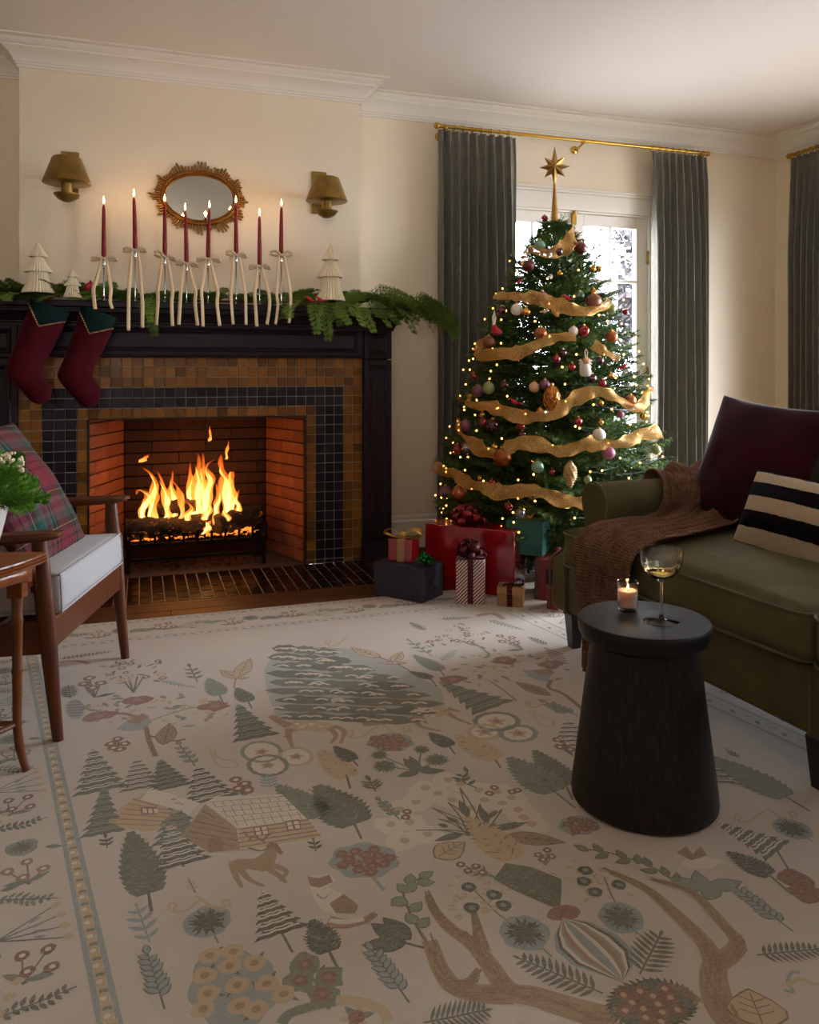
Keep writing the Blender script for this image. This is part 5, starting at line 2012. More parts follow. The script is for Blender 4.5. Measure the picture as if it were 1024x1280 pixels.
cushion(.03, 1.155, 'seat_cushion')
cushion(1.165, SL - .03, 'seat_cushion')
prof = [(.74, .30), (.735, .45), (.76, .62), (.80, .80), (.815, .86), (.84, .885), (.88, .89), (.92, .875), (.95, .84), (.96, .70), (.97, .30)]
rows = [[(x, -l_, z + dz) for x, z in prof] for l_, dz in ((-.0, 0), (.3, .0), (1.17, 0), (2.04, .0), (SL, 0))]
mb = MB().grid(rows)
n = len(prof)
mb.add(rows[0], [tuple(range(n))])
mb.add(rows[-1], [tuple(range(n - 1, -1, -1))])
merge(mb.build('backrest', moss, sofa, bevel=.012, seg=3, sharp=50))
for d in (.0, .88):
    for l_ in (.0, 1.12, SL - .07):
        x0 = d + .0
        mb = MB()
        a, b_ = .055, .036
        mb.add([(x0 + .012, -l_ - b_ - .01, .0), (x0 + .012 + b_, -l_ - b_ - .01, 0), (x0 + .012 + b_, -l_ - .01, 0), (x0 + .012, -l_ - .01, 0),
                (x0, -l_ - a, .142), (x0 + a, -l_ - a, .142), (x0 + a, -l_, .142), (x0, -l_, .142)],
               [(3, 2, 1, 0), (4, 5, 6, 7), (0, 1, 5, 4), (1, 2, 6, 5), (2, 3, 7, 6), (3, 0, 4, 7)])
        mb.build('leg', dleg, sofa, bevel=.003)
SM = Matrix.Translation((1.549, 2.743, 0)) @ Matrix.Rotation(math.atan2(.056, .998), 4, 'Z')
SF = lambda d, l_, z: SM @ Vector((d, -l_, z))

# throw pillows on the sofa
bvel = velvet_mat('burgundy_velvet', '#20050c', '#370b16', .15)
p0 = SF(.605, .350, .715)
bp = thing('throw_pillow', 'large burgundy velvet pillow leaning on the sofa back', 'pillow', p0)
bp.rotation_euler = (math.radians(-19), math.radians(5), math.atan2(.056, .998) - PI / 2 + .03)
merge(pillow_mb(.52, .51, .17, seed=3).build('pillow_cover', bvel, bp, sharp=180, subsurf=1))
c = []
for k in range(4):
    for i in range(12):
        t_ = -1 + 2 * i / 12
        e = .26 * (1 - .06 * (1 - t_ * t_)), t_ * .26
        c.append([(e[1], 0, -e[0]), (e[0], 0, e[1]), (-e[1], 0, e[0]), (-e[0], 0, -e[1])][k])
c.append(c[0])


def stripe_fur():
    k = NT('striped_plush')
    sep = k.n('ShaderNodeSeparateXYZ')
    k.l(k.coord('Generated'), sep.inputs[0])
    wob = k.math('MULTIPLY_ADD', k.noise(40, 3, .7), .03, -.015)
    f = k.math('ADD', sep.outputs[2], wob)
    col = k.ramp(f, [(0, '#08070c'), (.11, '#cbb598'), (.29, '#08070c'), (.475, '#cbb598'), (.645, '#08070c'), (.815, '#d6c4a8'), (.945, '#08070c')], 'CONSTANT')
    n = k.noise(260, 3, .7)
    col = k.mix(k.math('MULTIPLY', n, .3), col, '#1a1210')
    k.l(col, k.p.inputs['Base Color'])
    k.p.inputs['Roughness'].default_value = .95
    k.p.inputs['Specular IOR Level'].default_value = .1
    k.bump(k.noise(190, 4, .8), .9, .006)
    return k.m


p0 = SF(.41, .785, .580)
sp_ = thing('striped_pillow', 'plush black and cream striped lumbar pillow propped against the burgundy pillow', 'pillow', p0)
sp_.rotation_euler = (math.radians(-24), math.radians(4), math.atan2(.056, .998) - PI / 2 + .1)
merge(pillow_mb(.54, .30, .15, seed=8, pinch=.03).build('pillow_cover', stripe_fur(), sp_, sharp=180, subsurf=1))

# ------------------------------------------------------------------ knitted throw over the arm, across the seat and down to the floor
def knit_mat():
    k = NT('brown_knit')
    n = k.noise(22, 3, .6)
    k.l(k.ramp(n, [(.25, '#54382a'), (.75, '#745440')]), k.p.inputs['Base Color'])
    k.p.inputs['Roughness'].default_value = .95
    k.p.inputs['Specular IOR Level'].default_value = .1
    uv = k.n('ShaderNodeUVMap')
    mp = k.n('ShaderNodeMapping')
    mp.inputs['Scale'].default_value = (46, 150, 1)
    k.l(uv.outputs[0], mp.inputs[0])
    w1 = k.n('ShaderNodeTexWave', wave_type='BANDS', bands_direction='Y')
    w1.inputs['Scale'].default_value = .32
    w1.inputs['Distortion'].default_value = 1.2
    k.l(mp.outputs[0], w1.inputs['Vector'])
    k.bump(w1.outputs['Fac'], .55, .004)
    return k.m


rowsLR = [((.43, -.035, .50), (.80, -.04, .50)), ((.42, -.045, .58), (.82, -.05, .58)), ((.40, .0, .648), (.84, -.01, .65)), ((.38, .07, .655), (.84, .06, .66)), ((.35, .138, .60), (.82, .15, .62)), ((.30, .150, .52), (.72, .21, .54)),
          ((.24, .165, .492), (.54, .36, .505)), ((.14, .175, .492), (.34, .47, .505)), ((.03, .185, .49), (.13, .53, .505)), ((-.045, .19, .462), (-.045, .53, .475)), ((-.068, .195, .38), (-.068, .51, .38)), ((-.062, .205, .24), (-.062, .49, .24)),
          ((-.060, .225, .11), (-.058, .46, .11)), ((-.075, .25, .022), (-.07, .44, .022))]
Ls, Rs = spline([a for a, b in rowsLR], 10), spline([b for a, b in rowsLR], 10)
m = len(Ls)
NU = 130
pts = []
for j in range(m):
    row = []
    for i in range(NU + 1):
        u_ = i / NU
        row.append(Ls[j].lerp(Rs[j], u_))
    pts.append(row)
rows = []
for j in range(m):
    v = j / (m - 1)
    row = []
    for i in range(NU + 1):
        u_ = i / NU
        tu = pts[j][min(i + 1, NU)] - pts[j][max(i - 1, 0)]
        tv = pts[min(j + 1, m - 1)][i] - pts[max(j - 1, 0)][i]
        n = tu.cross(tv).normalized()
        w_ = u_ * 5.0 + .55 * math.sin(v * 5) + .25 * math.sin(v * 11)
        fold = .5 + .5 * math.sin(2 * PI * w_ * .62)
        big = .030 * fold ** 1.3 * (1 - .35 * (abs(u_ - .5) * 2) ** 4)
        rib = abs(math.sin(PI * u_ * 26))
        cable = .5 + .5 * math.sin(v * 62 + (i // 15) * 1.4)
        fine = .0055 * rib ** .6 + (.0045 * cable if (int(u_ * 26) % 4 in (1, 2)) else 0)
        row.append(pts[j][i] - n * (big + fine) * (-1))
    rows.append(row)
# the surface must bulge away from the sofa: flip when the first normal points inwards
chk = (rows[m // 2][NU // 2] - pts[m // 2][NU // 2])
if chk.z < 0:
    rows = [[pts[j][i] * 2 - rows[j][i] for i in range(NU + 1)] for j in range(m)]
th = thing('throw_blanket', 'brown cable-knit throw draped over the sofa arm and seat down to the rug', 'throw', SF(0, 0, .3), math.atan2(.056, .998))
th.location = (1.549, 2.743, 0)
rows = [[Vector((p.x, -p.y, p.z)) for p in r_] for r_ in rows]
mb = MB().grid(rows)
o = mb.build('knit', knit_mat(), th, sharp=180, solid=.006)
uvl = o.data.uv_layers.new(name='UVMap')
for lp in o.data.loops:
    jj, ii = divmod(lp.vertex_index, NU + 1)
    uvl.data[lp.index].uv = (ii / NU, jj / (m - 1))

# ------------------------------------------------------------------ black side table with votive and coupe glass
bw = wood('black_stained_oak', '#181210', .5, (38, 38, 2.2), .45, dark=4.5)
stb = thing('side_table', 'round black stained oak pedestal side table in front of the sofa', 'side table', (1.188, 1.706, .012))
MB().lathe([(.170, 0), (.176, .003), (.177, .012), (.173, .05), (.156, .18), (.141, .30), (.131, .37), (.127, .40)], 64).build('pedestal', bw, stb)
MB().lathe([(.127, .385), (.140, .388), (.152, .396), (.159, .410), (.161, .424), (.161, .436), (.158, .441), (.152, .4425), (.0005, .4425)], 64).build('tabletop', mat('black_stained_top', '#100c12', .45, spec=.25, var=.12, vscale=20, bump=.05, bscale=100), stb, sharp=40)
TT_Z = .012 + .4425
clear = mat('clear_glass', '#ffffff', 0., trans=1.)
vt = thing('votive_candle', 'lit cream votive candle in a clear glass on the black side table', 'candle', (1.185, 1.771, TT_Z))
MB().lathe([(.022, 0), (.0245, .002), (.0252, .01), (.0275, .0745), (.0265, .0755), (.0255, .0745), (.0233, .012), (.0005, .010)], 32).build('glass_cup', glassy('votive_glass', (.97, .97, .97), 0., 1.5, 2.2), vt)
waxm = NT('glowing_wax')
sep = waxm.n('ShaderNodeSeparateXYZ')
waxm.l(waxm.coord('Generated'), sep.inputs[0])
waxm.p.inputs['Base Color'].default_value = (*lin('#e2c4ae'), 1)
waxm.p.inputs['Roughness'].default_value = .5
waxm.p.inputs['Subsurface Weight'].default_value = .6
waxm.p.inputs['Subsurface Radius'].default_value = (.03, .015, .008)
waxm.p.inputs['Subsurface Scale'].default_value = 1.
MB().lathe([(.0005, .0125), (.0228, .0125), (.0250, .052), (.0235, .053), (.0005, .050)], 28).build('wax', waxm.m, vt)
MB().tube([(0, 0, .049), (.001, 0, .058)], .0009, 5).build('wick', wick_m, vt)
MB().lathe([(.0003, 0), (.0020, .002), (.0024, .005), (.0016, .009), (.0002, .013)], 10).build('flame', cfl, vt, loc=(.001, 0, .055))
lamp('candle_light', (1.186, 1.771, TT_Z + .068), .05, (1, .55, .22), .004)
cg = thing('coupe_glass', 'coupe glass half full of pale wine on the black side table', 'glass', (1.210, 1.6655, TT_Z))
MB().lathe([(.0005, .0), (.040, 0), (.0425, .0012), (.040, .0025), (.015, .006), (.006, .011), (.0038, .02), (.0034, .06), (.0036, .094), (.006, .101)], 40).build('foot_and_stem', clear, cg, sharp=60)
MB().lathe([(.0036, .096), (.012, .102), (.028, .112), (.041, .126), (.049, .143), (.0525, .160), (.0538, .178), (.0530, .178), (.0517, .160), (.0480, .1435), (.0400, .1275), (.0270, .1140), (.0005, .1035)], 48).build('bowl', clear, cg, sharp=60)
wine = mat('pale_wine', '#f2d886', 0., trans=1.)
MB().lathe([(.0005, .1045), (.0262, .1147), (.0392, .1282), (.0458, .139), (.0005, .139)], 40).build('wine', wine, cg, sharp=40)

# ------------------------------------------------------------------ wooden armchair with white cushion
walnut = wood('walnut', '#582c12', .4, (2.5, 30, 30), .3, coat=.08, dark=.45)
walnut_v = wood('walnut_upright', '#582c12', .4, (30, 30, 2.5), .3, coat=.08, dark=.45)
white_l = NT('white_linen')
n = white_l.noise(300, 2, .6, white_l.coord('Object', (1, .25, 1)))
white_l.l(white_l.mix(n, '#9c9a9a', '#b2afae'), white_l.p.inputs['Base Color'])
white_l.p.inputs['Roughness'].default_value = .9
white_l.p.inputs['Sheen Weight'].default_value = .15
white_l.bump(n, .3, .001)
white_l = white_l.m
ac = thing('armchair', 'mid-century wooden armchair with white seat cushion, facing the sofa', 'armchair', (-.137, 2.82, .009), math.radians(-15.06))
for s in (1, -1):
    MB().tube([(0, s * .33, 0), (-.012, s * .33, .12), (-.032, s * .33, .34), (-.048, s * .33, .50), (-.052, s * .33, .572)], [.0155, .019, .027, .026, .021], 14, flat=.8).build('leg', walnut_v, ac, sharp=50)
    MB().tube([(-.70, s * .30, 0), (-.66, s * .30, .2), (-.60, s * .305, .40), (-.60, s * .31, .53)], [.0155, .02, .026, .018], 14, flat=.8).build('leg', walnut_v, ac, sharp=50)
    mb = MB()
    rows = []
    for x, w_, z, h in ((-.72, .018, .535, .022), (-.60, .024, .552, .026), (-.40, .028, .567, .030), (-.15, .031, .580, .030), (-.04, .032, .586, .026), (.004, .026, .590, .018), (.012, .018, .592, .010)):
        rows.append([(x, s * .33 + a * w_, z + b * h / 2) for a, b in ((-1, -.3), (-.75, -1), (.75, -1), (1, -.3), (1, .5), (.8, 1), (-.8, 1), (-1, .5))])
    mb.grid(rows, closed=True)
    n8 = len(mb.v)
    mb.f += [tuple(range(n8 - 8, n8)), tuple(range(7, -1, -1))]
    mb.mi += [0, 0]
    merge(mb.build('armrest', walnut, ac, sharp=35, bevel=.003))
    MB().add([(-.045, s * .33 - .012, .25), (-.60, s * .31 - .012, .22), (-.60, s * .31 + .012, .22), (-.045, s * .33 + .012, .25), (-.045, s * .33 - .012, .345), (-.60, s * .31 - .012, .29), (-.60, s * .31 + .012, .29), (-.045, s * .33 + .012, .345)],
             [(3, 2, 1, 0), (4, 5, 6, 7), (0, 1, 5, 4), (1, 2, 6, 5), (2, 3, 7, 6), (3, 0, 4, 7)]).build('side_rail', walnut, ac, bevel=.004)
MB().box(-.042, -.014, -.315, .315, .258, .348).build('front_rail', walnut, ac, bevel=.005)
MB().box(-.62, -.585, -.30, .30, .22, .29).build('back_rail', walnut, ac, bevel=.005)
for i in range(5):
    MB().box(-.14 - i * .1, -.09 - i * .1, -.32, .32, .318 - i * .012, .332 - i * .012).build('seat_slat', walnut, ac)
for i in range(4):
    z = .45 + i * .105
    MB().tube([(-.575 - (z - .45) * .42, -.315, z), (-.605 - (z - .45) * .42, 0, z), (-.575 - (z - .45) * .42, .315, z)], .016, 10, flat=.6).build('back_slat', walnut, ac)
for s in (1, -1):
    MB().tube([(-.59, s * .315, .38), (-.66, s * .315, .60), (-.745, s * .315, .80), (-.76, s * .315, .83)], [.022, .021, .018, .012], 12).build('back_post', walnut_v, ac)
o = rbox(.575, .60, .115, .022, .012, 6, .004).build('seat_cushion', white_l, ac, sharp=180, loc=(-.288, 0, .398), rot=(0, math.radians(-3.0), 0), subsurf=1)
merge(o)
for z in (.0535, -.0535):
    x, y, r_ = .2835, .296, .012
    MB().tube([(x, -y, z), (x, y, z), (-x, y, z), (-x, -y, z), (x, -y, z)], .0032, 6, caps=False).build('piping', white_l, o)
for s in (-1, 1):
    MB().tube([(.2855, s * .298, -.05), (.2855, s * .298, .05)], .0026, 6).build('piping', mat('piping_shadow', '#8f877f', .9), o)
o = rbox(.11, .56, .50, .035, .01, 6, .01).build('back_cushion', white_l, ac, sharp=180, loc=(-.585, 0, .66), rot=(0, math.radians(-24), 0), subsurf=1)
merge(o)

AM = Matrix.Translation((-.137, 2.82, .009)) @ Matrix.Rotation(math.radians(-15.06), 4, 'Z')
rsx = [(0, '#702a32'), (.10, '#1c1620'), (.125, '#702a32'), (.20, '#1c1620'), (.225, '#702a32'), (.30, '#2a2430'), (.36, '#b8a050'), (.37, '#16241f'), (.44, '#1f5046'), (.52, '#5a5048'), (.58, '#5a2834'), (.66, '#5a5048'), (.72, '#16241f'), (.79, '#b8a050'), (.80, '#2a2430'), (.86, '#702a32')]
plaid_p = plaid('tartan_wool', 0, rsx, rsx, 0, 1.9)
pp = thing('plaid_pillow', 'red and green tartan pillow leaning back in the armchair', 'pillow', AM @ Vector((-.242, .005, .660)))
pp.rotation_euler = (math.radians(-31), 0, math.radians(-15.06) + PI / 2)
merge(pillow_mb(.52, .52, .15, seed=5, pinch=.05).build('pillow_cover', plaid_p, pp, sharp=180, subsurf=1))

# ------------------------------------------------------------------ small antique table with bamboo-turned legs
tw = wood('table_mahogany', '#7a4018', .35, (3, 22, 22), .4, coat=.15, dark=.35)
twl = wood('table_leg_wood', '#683816', .4, (30, 30, 4), .3, coat=.1, dark=.5)
c0 = on(57, 690, .577)
ex = Vector((CS, -SN, 0))                       # straight back edge runs across the view
ey = Vector((SN, CS, 0))
tc = c0 - ex * .35
tab = thing('antique_table', 'half-round antique wooden table with bamboo-turned legs in front of the armchair', 'side table', (tc.x, tc.y, .009), -YAW)
A, B = .35, .40
hp = lambda q_: [(-A - q_, q_ * .3), ] + [((A + q_) * math.cos(t_), -(B + q_) * math.sin(t_) * 1.0) for t_ in [PI - PI * i / 40 for i in range(41)]] + [(A + q_, q_ * .3)]
TZ = .568
mb = MB()
rows = [[(x, y, z) for x, y in hp(q_)] for q_, z in ((-.012, TZ - .026), (.0, TZ - .026), (.004, TZ - .022), (.004, TZ - .019), (-.002, TZ - .017), (.003, TZ - .014), (.004, TZ - .010), (-.001, TZ - .008), (.003, TZ - .005), (.002, TZ - .001), (-.004, TZ))]
mb.grid(rows, closed=True)
mb.add(rows[-1], [tuple(range(len(rows[-1])))])
mb.add(rows[0], [tuple(range(len(rows[0]) - 1, -1, -1))])
merge(mb.build('tabletop', tw, tab, sharp=30))
mb = MB()
rim = hp(-.03)
n = len(rim)
for i in range(n - 1):
    (x0, y0), (x1, y1) = rim[i], rim[i + 1]
    zb, zb1 = [TZ - .026 - (.034 + .048 * (abs((j / (n - 1)) % .33334 - .1667) / .1667) ** 4) for j in (i, i + 1)]
    mb.add([(x0, y0, TZ - .026), (x1, y1, TZ - .026), (x1, y1, zb1), (x0, y0, zb)], [(0, 1, 2, 3)])
mb.add([(rim[0][0], rim[0][1], TZ - .026), (rim[-1][0], rim[-1][1], TZ - .026), (rim[-1][0], rim[-1][1], TZ - .09), (rim[0][0], rim[0][1], TZ - .09)], [(0, 1, 2, 3)])
merge(mb.build('apron', tw, tab, sharp=30, solid=.014))
LP = [(A - .055, -.045, 1, -.25), (-A + .055, -.045, -1, -.25), (.165, -B + .075, .5, -1), (-.165, -B + .075, -.5, -1)]
for lx, ly, ox_, oy_ in LP:
    o_ = Vector((ox_, oy_, 0)).normalized()
    b_ = MB()
    zs = [(TZ - .03, .017), (.48, .017), (.44, .0135), (.405, .0135), (.397, .0165), (.389, .0135), (.27, .0125), (.262, .0155), (.254, .0125), (.13, .0115), (.122, .0145), (.114, .0115), (.06, .0115), (.025, .0105), (.0, .0095)]
    pts = [Vector((lx, ly, z)) + o_ * (.030 * max(0, (.10 - z) / .10) ** 1.5) for z, r_ in zs]
    b_.tube(pts, [r_ for z, r_ in zs], 14)
    b_.build('leg', twl, tab, sharp=50)
    MB().box(lx - .021, lx + .021, ly - .017, ly + .017, TZ - .11, TZ - .026).build('leg_block', tw, tab, bevel=.003)
for (a, b_) in ((0, 1), (2, 3), (0, 2), (1, 3)):
    MB().tube([(LP[a][0], LP[a][1], .122), (LP[b_][0], LP[b_][1], .122)], .0075, 8).build('stretcher', twl, tab)

# ------------------------------------------------------------------ white vase with greenery and cream blooms
vz = on(-26, 702, .577)
va = thing('vase', 'white ceramic vase on the antique table at the picture edge', 'vase', (vz.x, vz.y, .577))
MB().lathe([(.030, 0), (.034, .003), (.045, .04), (.060, .10), (.071, .15), (.072, .158), (.066, .158), (.055, .10), (.0005, .02)], 36).build('vase_body', mat('white_ceramic', '#d8d2ca', .3, coat=.3), va, sharp=50)
pl = thing('greenery_bouquet', 'feathery green foliage with cream blossoms standing in the white vase', 'bouquet', (vz.x, vz.y, .70))
fern = leafmat('fern_green', '#2a5414', '#72a838')


def frond(seed, L):
    q = random.Random(seed)
    mb = MB()
    for i in range(15):
        t = .12 + .88 * i / 15
        p = Vector((L * t, 0, .04 * L * math.sin(t * 3)))
        for s in (-1, 1):
            sl_ = L * .34 * math.sin(PI * min(1, t * .9 + .12)) * q.uniform(.8, 1.1)
            d = Vector((.75, s * .75, q.uniform(-.3, .4))).normalized()
            for j in range(7):
                pp_ = p + d * sl_ * j / 7
                for s2 in (-1, 0, 1):
                    dd = (d + Vector((q.uniform(-.3, .4), s2 * .8, q.uniform(-.5, .6)))).normalized() * .013
                    w_ = dd.orthogonal().normalized() * .0014
                    mb.add([pp_, pp_ + dd * .5 + w_, pp_ + dd, pp_ + dd * .5 - w_], [(0, 1, 2, 3)])
    return mb.mesh('frond', fern, None)


FR = [frond(s, .12) for s in range(3)]
q = random.Random(31)
for i in range(46):
    a, el = q.uniform(0, 2 * PI), q.uniform(-.25, 1.2)
    M = Matrix.Translation((math.cos(a) * .02, math.sin(a) * .02, .03)) @ Matrix.Rotation(a, 4, 'Z') @ Matrix.Rotation(-el, 4, 'Y') @ Matrix.Rotation(q.uniform(-1, 1), 4, 'X') @ Matrix.Scale(q.uniform(.85, 1.3), 4)
    inst('frond', FR[i % 3], pl, M=M)
for i in range(10):
    a = q.uniform(0, 2 * PI)
    MB().tube([(0, 0, -.10), (math.cos(a) * .012, math.sin(a) * .012, -.02), (math.cos(a) * .04, math.sin(a) * .04, .06)], .0018, 5).build('stem', fern, pl)
cream = mat('cream_bloom', '#d8cbaa', .8)
for u, y in ((6, 569), (14, 567), (10, 572), (25, 573), (15, 577), (27, 580), (25, 584), (29, 588), (-4, 571), (2, 575), (-9, 579), (-15, 570)):
    e = on(u, y, .80)
    k = 2.02 / (e.x * SN + e.y * CS)
    kx = (u - 512) / FPX
    z_ = 1.98 + q.uniform(-.03, .03)
    p = Vector((z_ * (SN + kx * CS), z_ * (CS - kx * SN), CAM_H + (HOR - y) * z_ / FPX)) - pl.location
    mb = MB()
    for j in range(5):
        mb.ball(p + Vector((q.gauss(0, .0028), q.gauss(0, .0028), q.gauss(0, .0028))), .0042, 7, 5)
    fb = mb.build('blossom', cream, pl, sharp=180)
    MB().tube([Vector((0, 0, .02)), p * .6 + Vector((0, 0, .02)), p], .001, 4).build('stem', fern, fb)

# ------------------------------------------------------------------ rug: woven ground with a woodland pattern of flat pile shapes
RB = 3.61                                                    # back edge
S0, S1 = Vector((-.62, RB)), Vector((2.12, RB))              # back corners
SK = Vector((.168, -1.0))                                    # side edges run slightly askew
RLEN = 3.62
RT = .009


def rug_mat(name, attr):
    k = NT(name)
    n1 = k.noise(1, 3, .6, k.coord('Object', (700, 110, 1)))
    n2 = k.noise(3, 3, .6)
    n3 = k.noise(1, 2, .6, k.coord('Object', (60, 420, 1)))
    ground = k.mix(n2, '#c9beb0', '#d3c9bb')
    col = ground
    if attr:
        a = k.n('ShaderNodeAttribute', attribute_name='col')
        f = k.ramp(k.math('ADD', k.math('MULTIPLY', n1, .5), k.math('MULTIPLY', n3, .5)), [(.38, (.03,) * 3), (.60, (.38,) * 3)])
        col = k.mix(f, a.outputs['Color'], ground)
    col = k.mix(k.math('MULTIPLY', k.math('SUBTRACT', n1, .25), .45), col, '#8f7f6f')
    k.l(col, k.p.inputs['Base Color'])
    k.p.inputs['Roughness'].default_value = .92
    k.p.inputs['Specular IOR Level'].default_value = .2
    k.p.inputs['Sheen Weight'].default_value = .12
    k.bump(n1, .5, .002)
    return k.m


rug = thing('rug', 'large cream rug woven with woodland animals, trees and flowers', 'rug', (.5, 1.8, 0))
ro = Vector((.5, 1.8))
MB().prism([((p - ro).x, (p - ro).y) for p in (S0, S0 + SK * RLEN, S1 + SK * RLEN, S1)], .0008, RT).build('woven_ground', rug_mat('rug_ground', False), rug)
GR, GD, GL, RU, TA, BL, CR, BR, DK = [lin(h) for h in ('#56614f', '#3a463a', '#84907e', '#82523f', '#a0825c', '#919d9c', '#e0d6c4', '#86684a', '#4a3226')]
SG, LT, RS = lin('#6f7c6a'), lin('#c4ab84'), lin('#9c7462')
SCL = [1.]
pv, pf, pc = [], [], []
rq = random.Random(99)
G = lambda u, y: Vector(on(u, y, RT)[:2])


def inside(p):
    t = (RB - p.y)
    x0, x1 = S0.x + SK.x * t, S1.x + SK.x * t
    return .004 < t < RLEN - .004 and x0 + .004 < p.x < x1 - .004


def poly(P, c, L=0, px=False):
    if px:
        P = [G(*p) for p in P]
    if not all(inside(p) for p in P):
        return
    ar = sum(P[i - 1].x * P[i].y - P[i].x * P[i - 1].y for i in range(len(P)))
    if ar < 0:
        P = P[::-1]
    b = len(pv)
    z = RT + .0003 + .0002 * L + (len(pf) % 36) * 5.2e-6
    pv.extend([(p.x - ro.x, p.y - ro.y, z) for p in P])
    pf.append(tuple(range(b, b + len(P))))
    pc.append(c)


def strokew(P, w, c, L=1):
    """stroke through floor points, w a width or list of widths"""
    w = [x * SCL[0] for x in w] if isinstance(w, (list, tuple)) else w * SCL[0]
    Q = spline([(p.x, p.y, 0) for p in P], 5) if len(P) > 2 else [Vector((p.x, p.y, 0)) for p in P]
    n = len(Q)
    e = []
    for i, p in enumerate(Q):
        t = (Q[min(i + 1, n - 1)] - Q[max(i - 1, 0)])
        t = t.normalized() if t.length else Vector((1, 0, 0))
        k = i / (n - 1)
        ww = w if not isinstance(w, (list, tuple)) else w[0] + (w[1] - w[0]) * k
        nn = Vector((-t.y, t.x)) * ww / 2
        p2 = Vector((p.x, p.y))
        e.append((p2 - nn, p2 + nn))
    for a, b in zip(e, e[1:]):
        poly([a[0], b[0], b[1], a[1]], c, L)


def stroke(px, w, c, L=1):
    strokew([G(*p) for p in px], w, c, L)


def leaff(p, d, l, w, c, L=1, vein=None, out=None, raw=False):
    d = d.normalized()
    if l <= .062 and not raw:
        l, w = l * SCL[0], w * SCL[0]
    n = Vector((-d.y, d.x))
    sh = ((0, 0), (.12, .55), (.3, .95), (.48, 1), (.7, .72), (.88, .32), (1, 0))
    if out:
        leaff(p - d * l * .06, d, l * 1.12, w + .006, out, L, raw=True)
        L += 1
    poly([p + d * l * a + n * w / 2 * b for a, b in sh] + [p + d * l * a - n * w / 2 * b for a, b in sh[-2:0:-1]], c, L)
    if vein:
        strokew([p + d * l * .08, p + d * l * .92], .003, vein, L + 1)
        for a in (.3, .48, .66):
            for s in (-1, 1):
                strokew([p + d * l * a, p + d * l * (a + .14) + n * s * w * .36 * (1 - a * .5)], .0028, vein, L + 1)


def disc(p, r, c, L=1, wob=0., n=14, sy=1., d=Vector((1, 0))):
    m = Vector((-d.y, d.x))
    poly([p + d * math.cos(2 * PI * i / n) * r * (1 + rq.uniform(-wob, wob)) + m * math.sin(2 * PI * i / n) * r * sy * (1 + rq.uniform(-wob, wob)) for i in range(n)], c, L)


def flower(p, r=.018, c=RU, L=2, mid=CR):
    r = r * (SCL[0] if SCL[0] == 1 else SCL[0] * 1.06)
    disc(p, r, c, L, .14, 11)
    disc(p, r * .42, mid, L + 1, .1, 7)


def flowers(px, r=.018, c=RU, mid=CR, base=None, sc_=GR):
    for p in px:
        if base:
            stroke([base, p], .005, sc_, 1)
            b_, q_ = G(*base), G(*p)
            leaff(b_.lerp(q_, .6), (q_ - b_) + Vector((-(q_ - b_).y, (q_ - b_).x)) * rq.choice((-1, 1)), .03, .011, sc_, 1)
        flower(G(*p), r, c, 2, mid)


def fern(a, b, w, c=GR, n=9, fl=.55, round_=.38):
    A, B = G(*a), G(*b)
    d = (B - A)
    L_ = d.length
    d = d / L_
    m = Vector((-d.y, d.x))
    w *= SCL[0] * .95
    strokew([A, B], .006, c)
    for i in range(n):
        t = .10 + .86 * i / n
        l = w * math.sin(PI * min(1, .22 + t * .74)) ** .7
        for s in (-1, 1):
            leaff(A + d * L_ * t, d * fl + m * s, l, min(l * round_ * .9 + .002, L_ / n * .55), c, raw=True)
    leaff(B - d * .01, d, w * .4, w * .16, c, raw=True)


def sprig(a, b, w=.035, c=GL, n=5, out=None, curve=.0):
    A, B = G(*a), G(*b)
    d = B - A
    L_ = d.length
    d = d / L_
    m = Vector((-d.y, d.x))
    f = lambda t: A + d * L_ * t + m * curve * L_ * math.sin(PI * t)
    w *= SCL[0] * .95
    strokew([f(0), f(.33), f(.66), f(1)], .0055, GR)
    for i in range(n):
        t = .22 + .7 * i / n
        for s in (-1, 1):
            k = w * (1 - .3 * t) * rq.uniform(.85, 1.1)
            leaff(f(t + (.06 if s > 0 else 0)), d * .7 + m * s * .8, k, min(k * .42, L_ / n * .5), c, 1, None, out, True)
    leaff(f(.97), d, w * .8, w * .34, c, 1, None, out, True)


def stree(a, tip, w, c=GD, tr=None, L=1, ser=.14, c2=None):
    """leaf-shaped tree: serrated crown from base a to tip, trunk down to tr"""
    A, T = G(*a), G(*tip)
    w *= SCL[0] * .98
    d = T - A
    l = d.length
    d = d / l
    m = Vector((-d.y, d.x))
    if tr:
        strokew([A + d * l * .1, G(*tr)], .009, GR, L)
    for s in (-1, 1):
        N = 24
        edge = []
        for i in range(N + 1):
            t = i / N
            k = math.sin(PI * (t * .86 + .07) ** .75) ** .8 * (1 - .25 * t)
            edge.append(A + d * l * t + m * s * w / 2 * k * (1 - (ser + .1 * rq.random()) * (i % 2)) - d * l * .03 * (i % 2))
        for i in range(N):
            poly([A + d * l * i / N, A + d * l * (i + 1) / N, edge[i + 1], edge[i]], c, L)
    for i in range(26):
        t = rq.uniform(.08, .9)
        p = A + d * l * t + m * rq.uniform(-.36, .36) * w * math.sin(PI * (t * .86 + .07) ** .75)
        strokew([p, p + (d * .5 + m * (1 if (p - A).dot(m) > 0 else -1) * .6) * w * .16], .0035, c2 or GL if rq.random() < .6 else GD, L + 1)


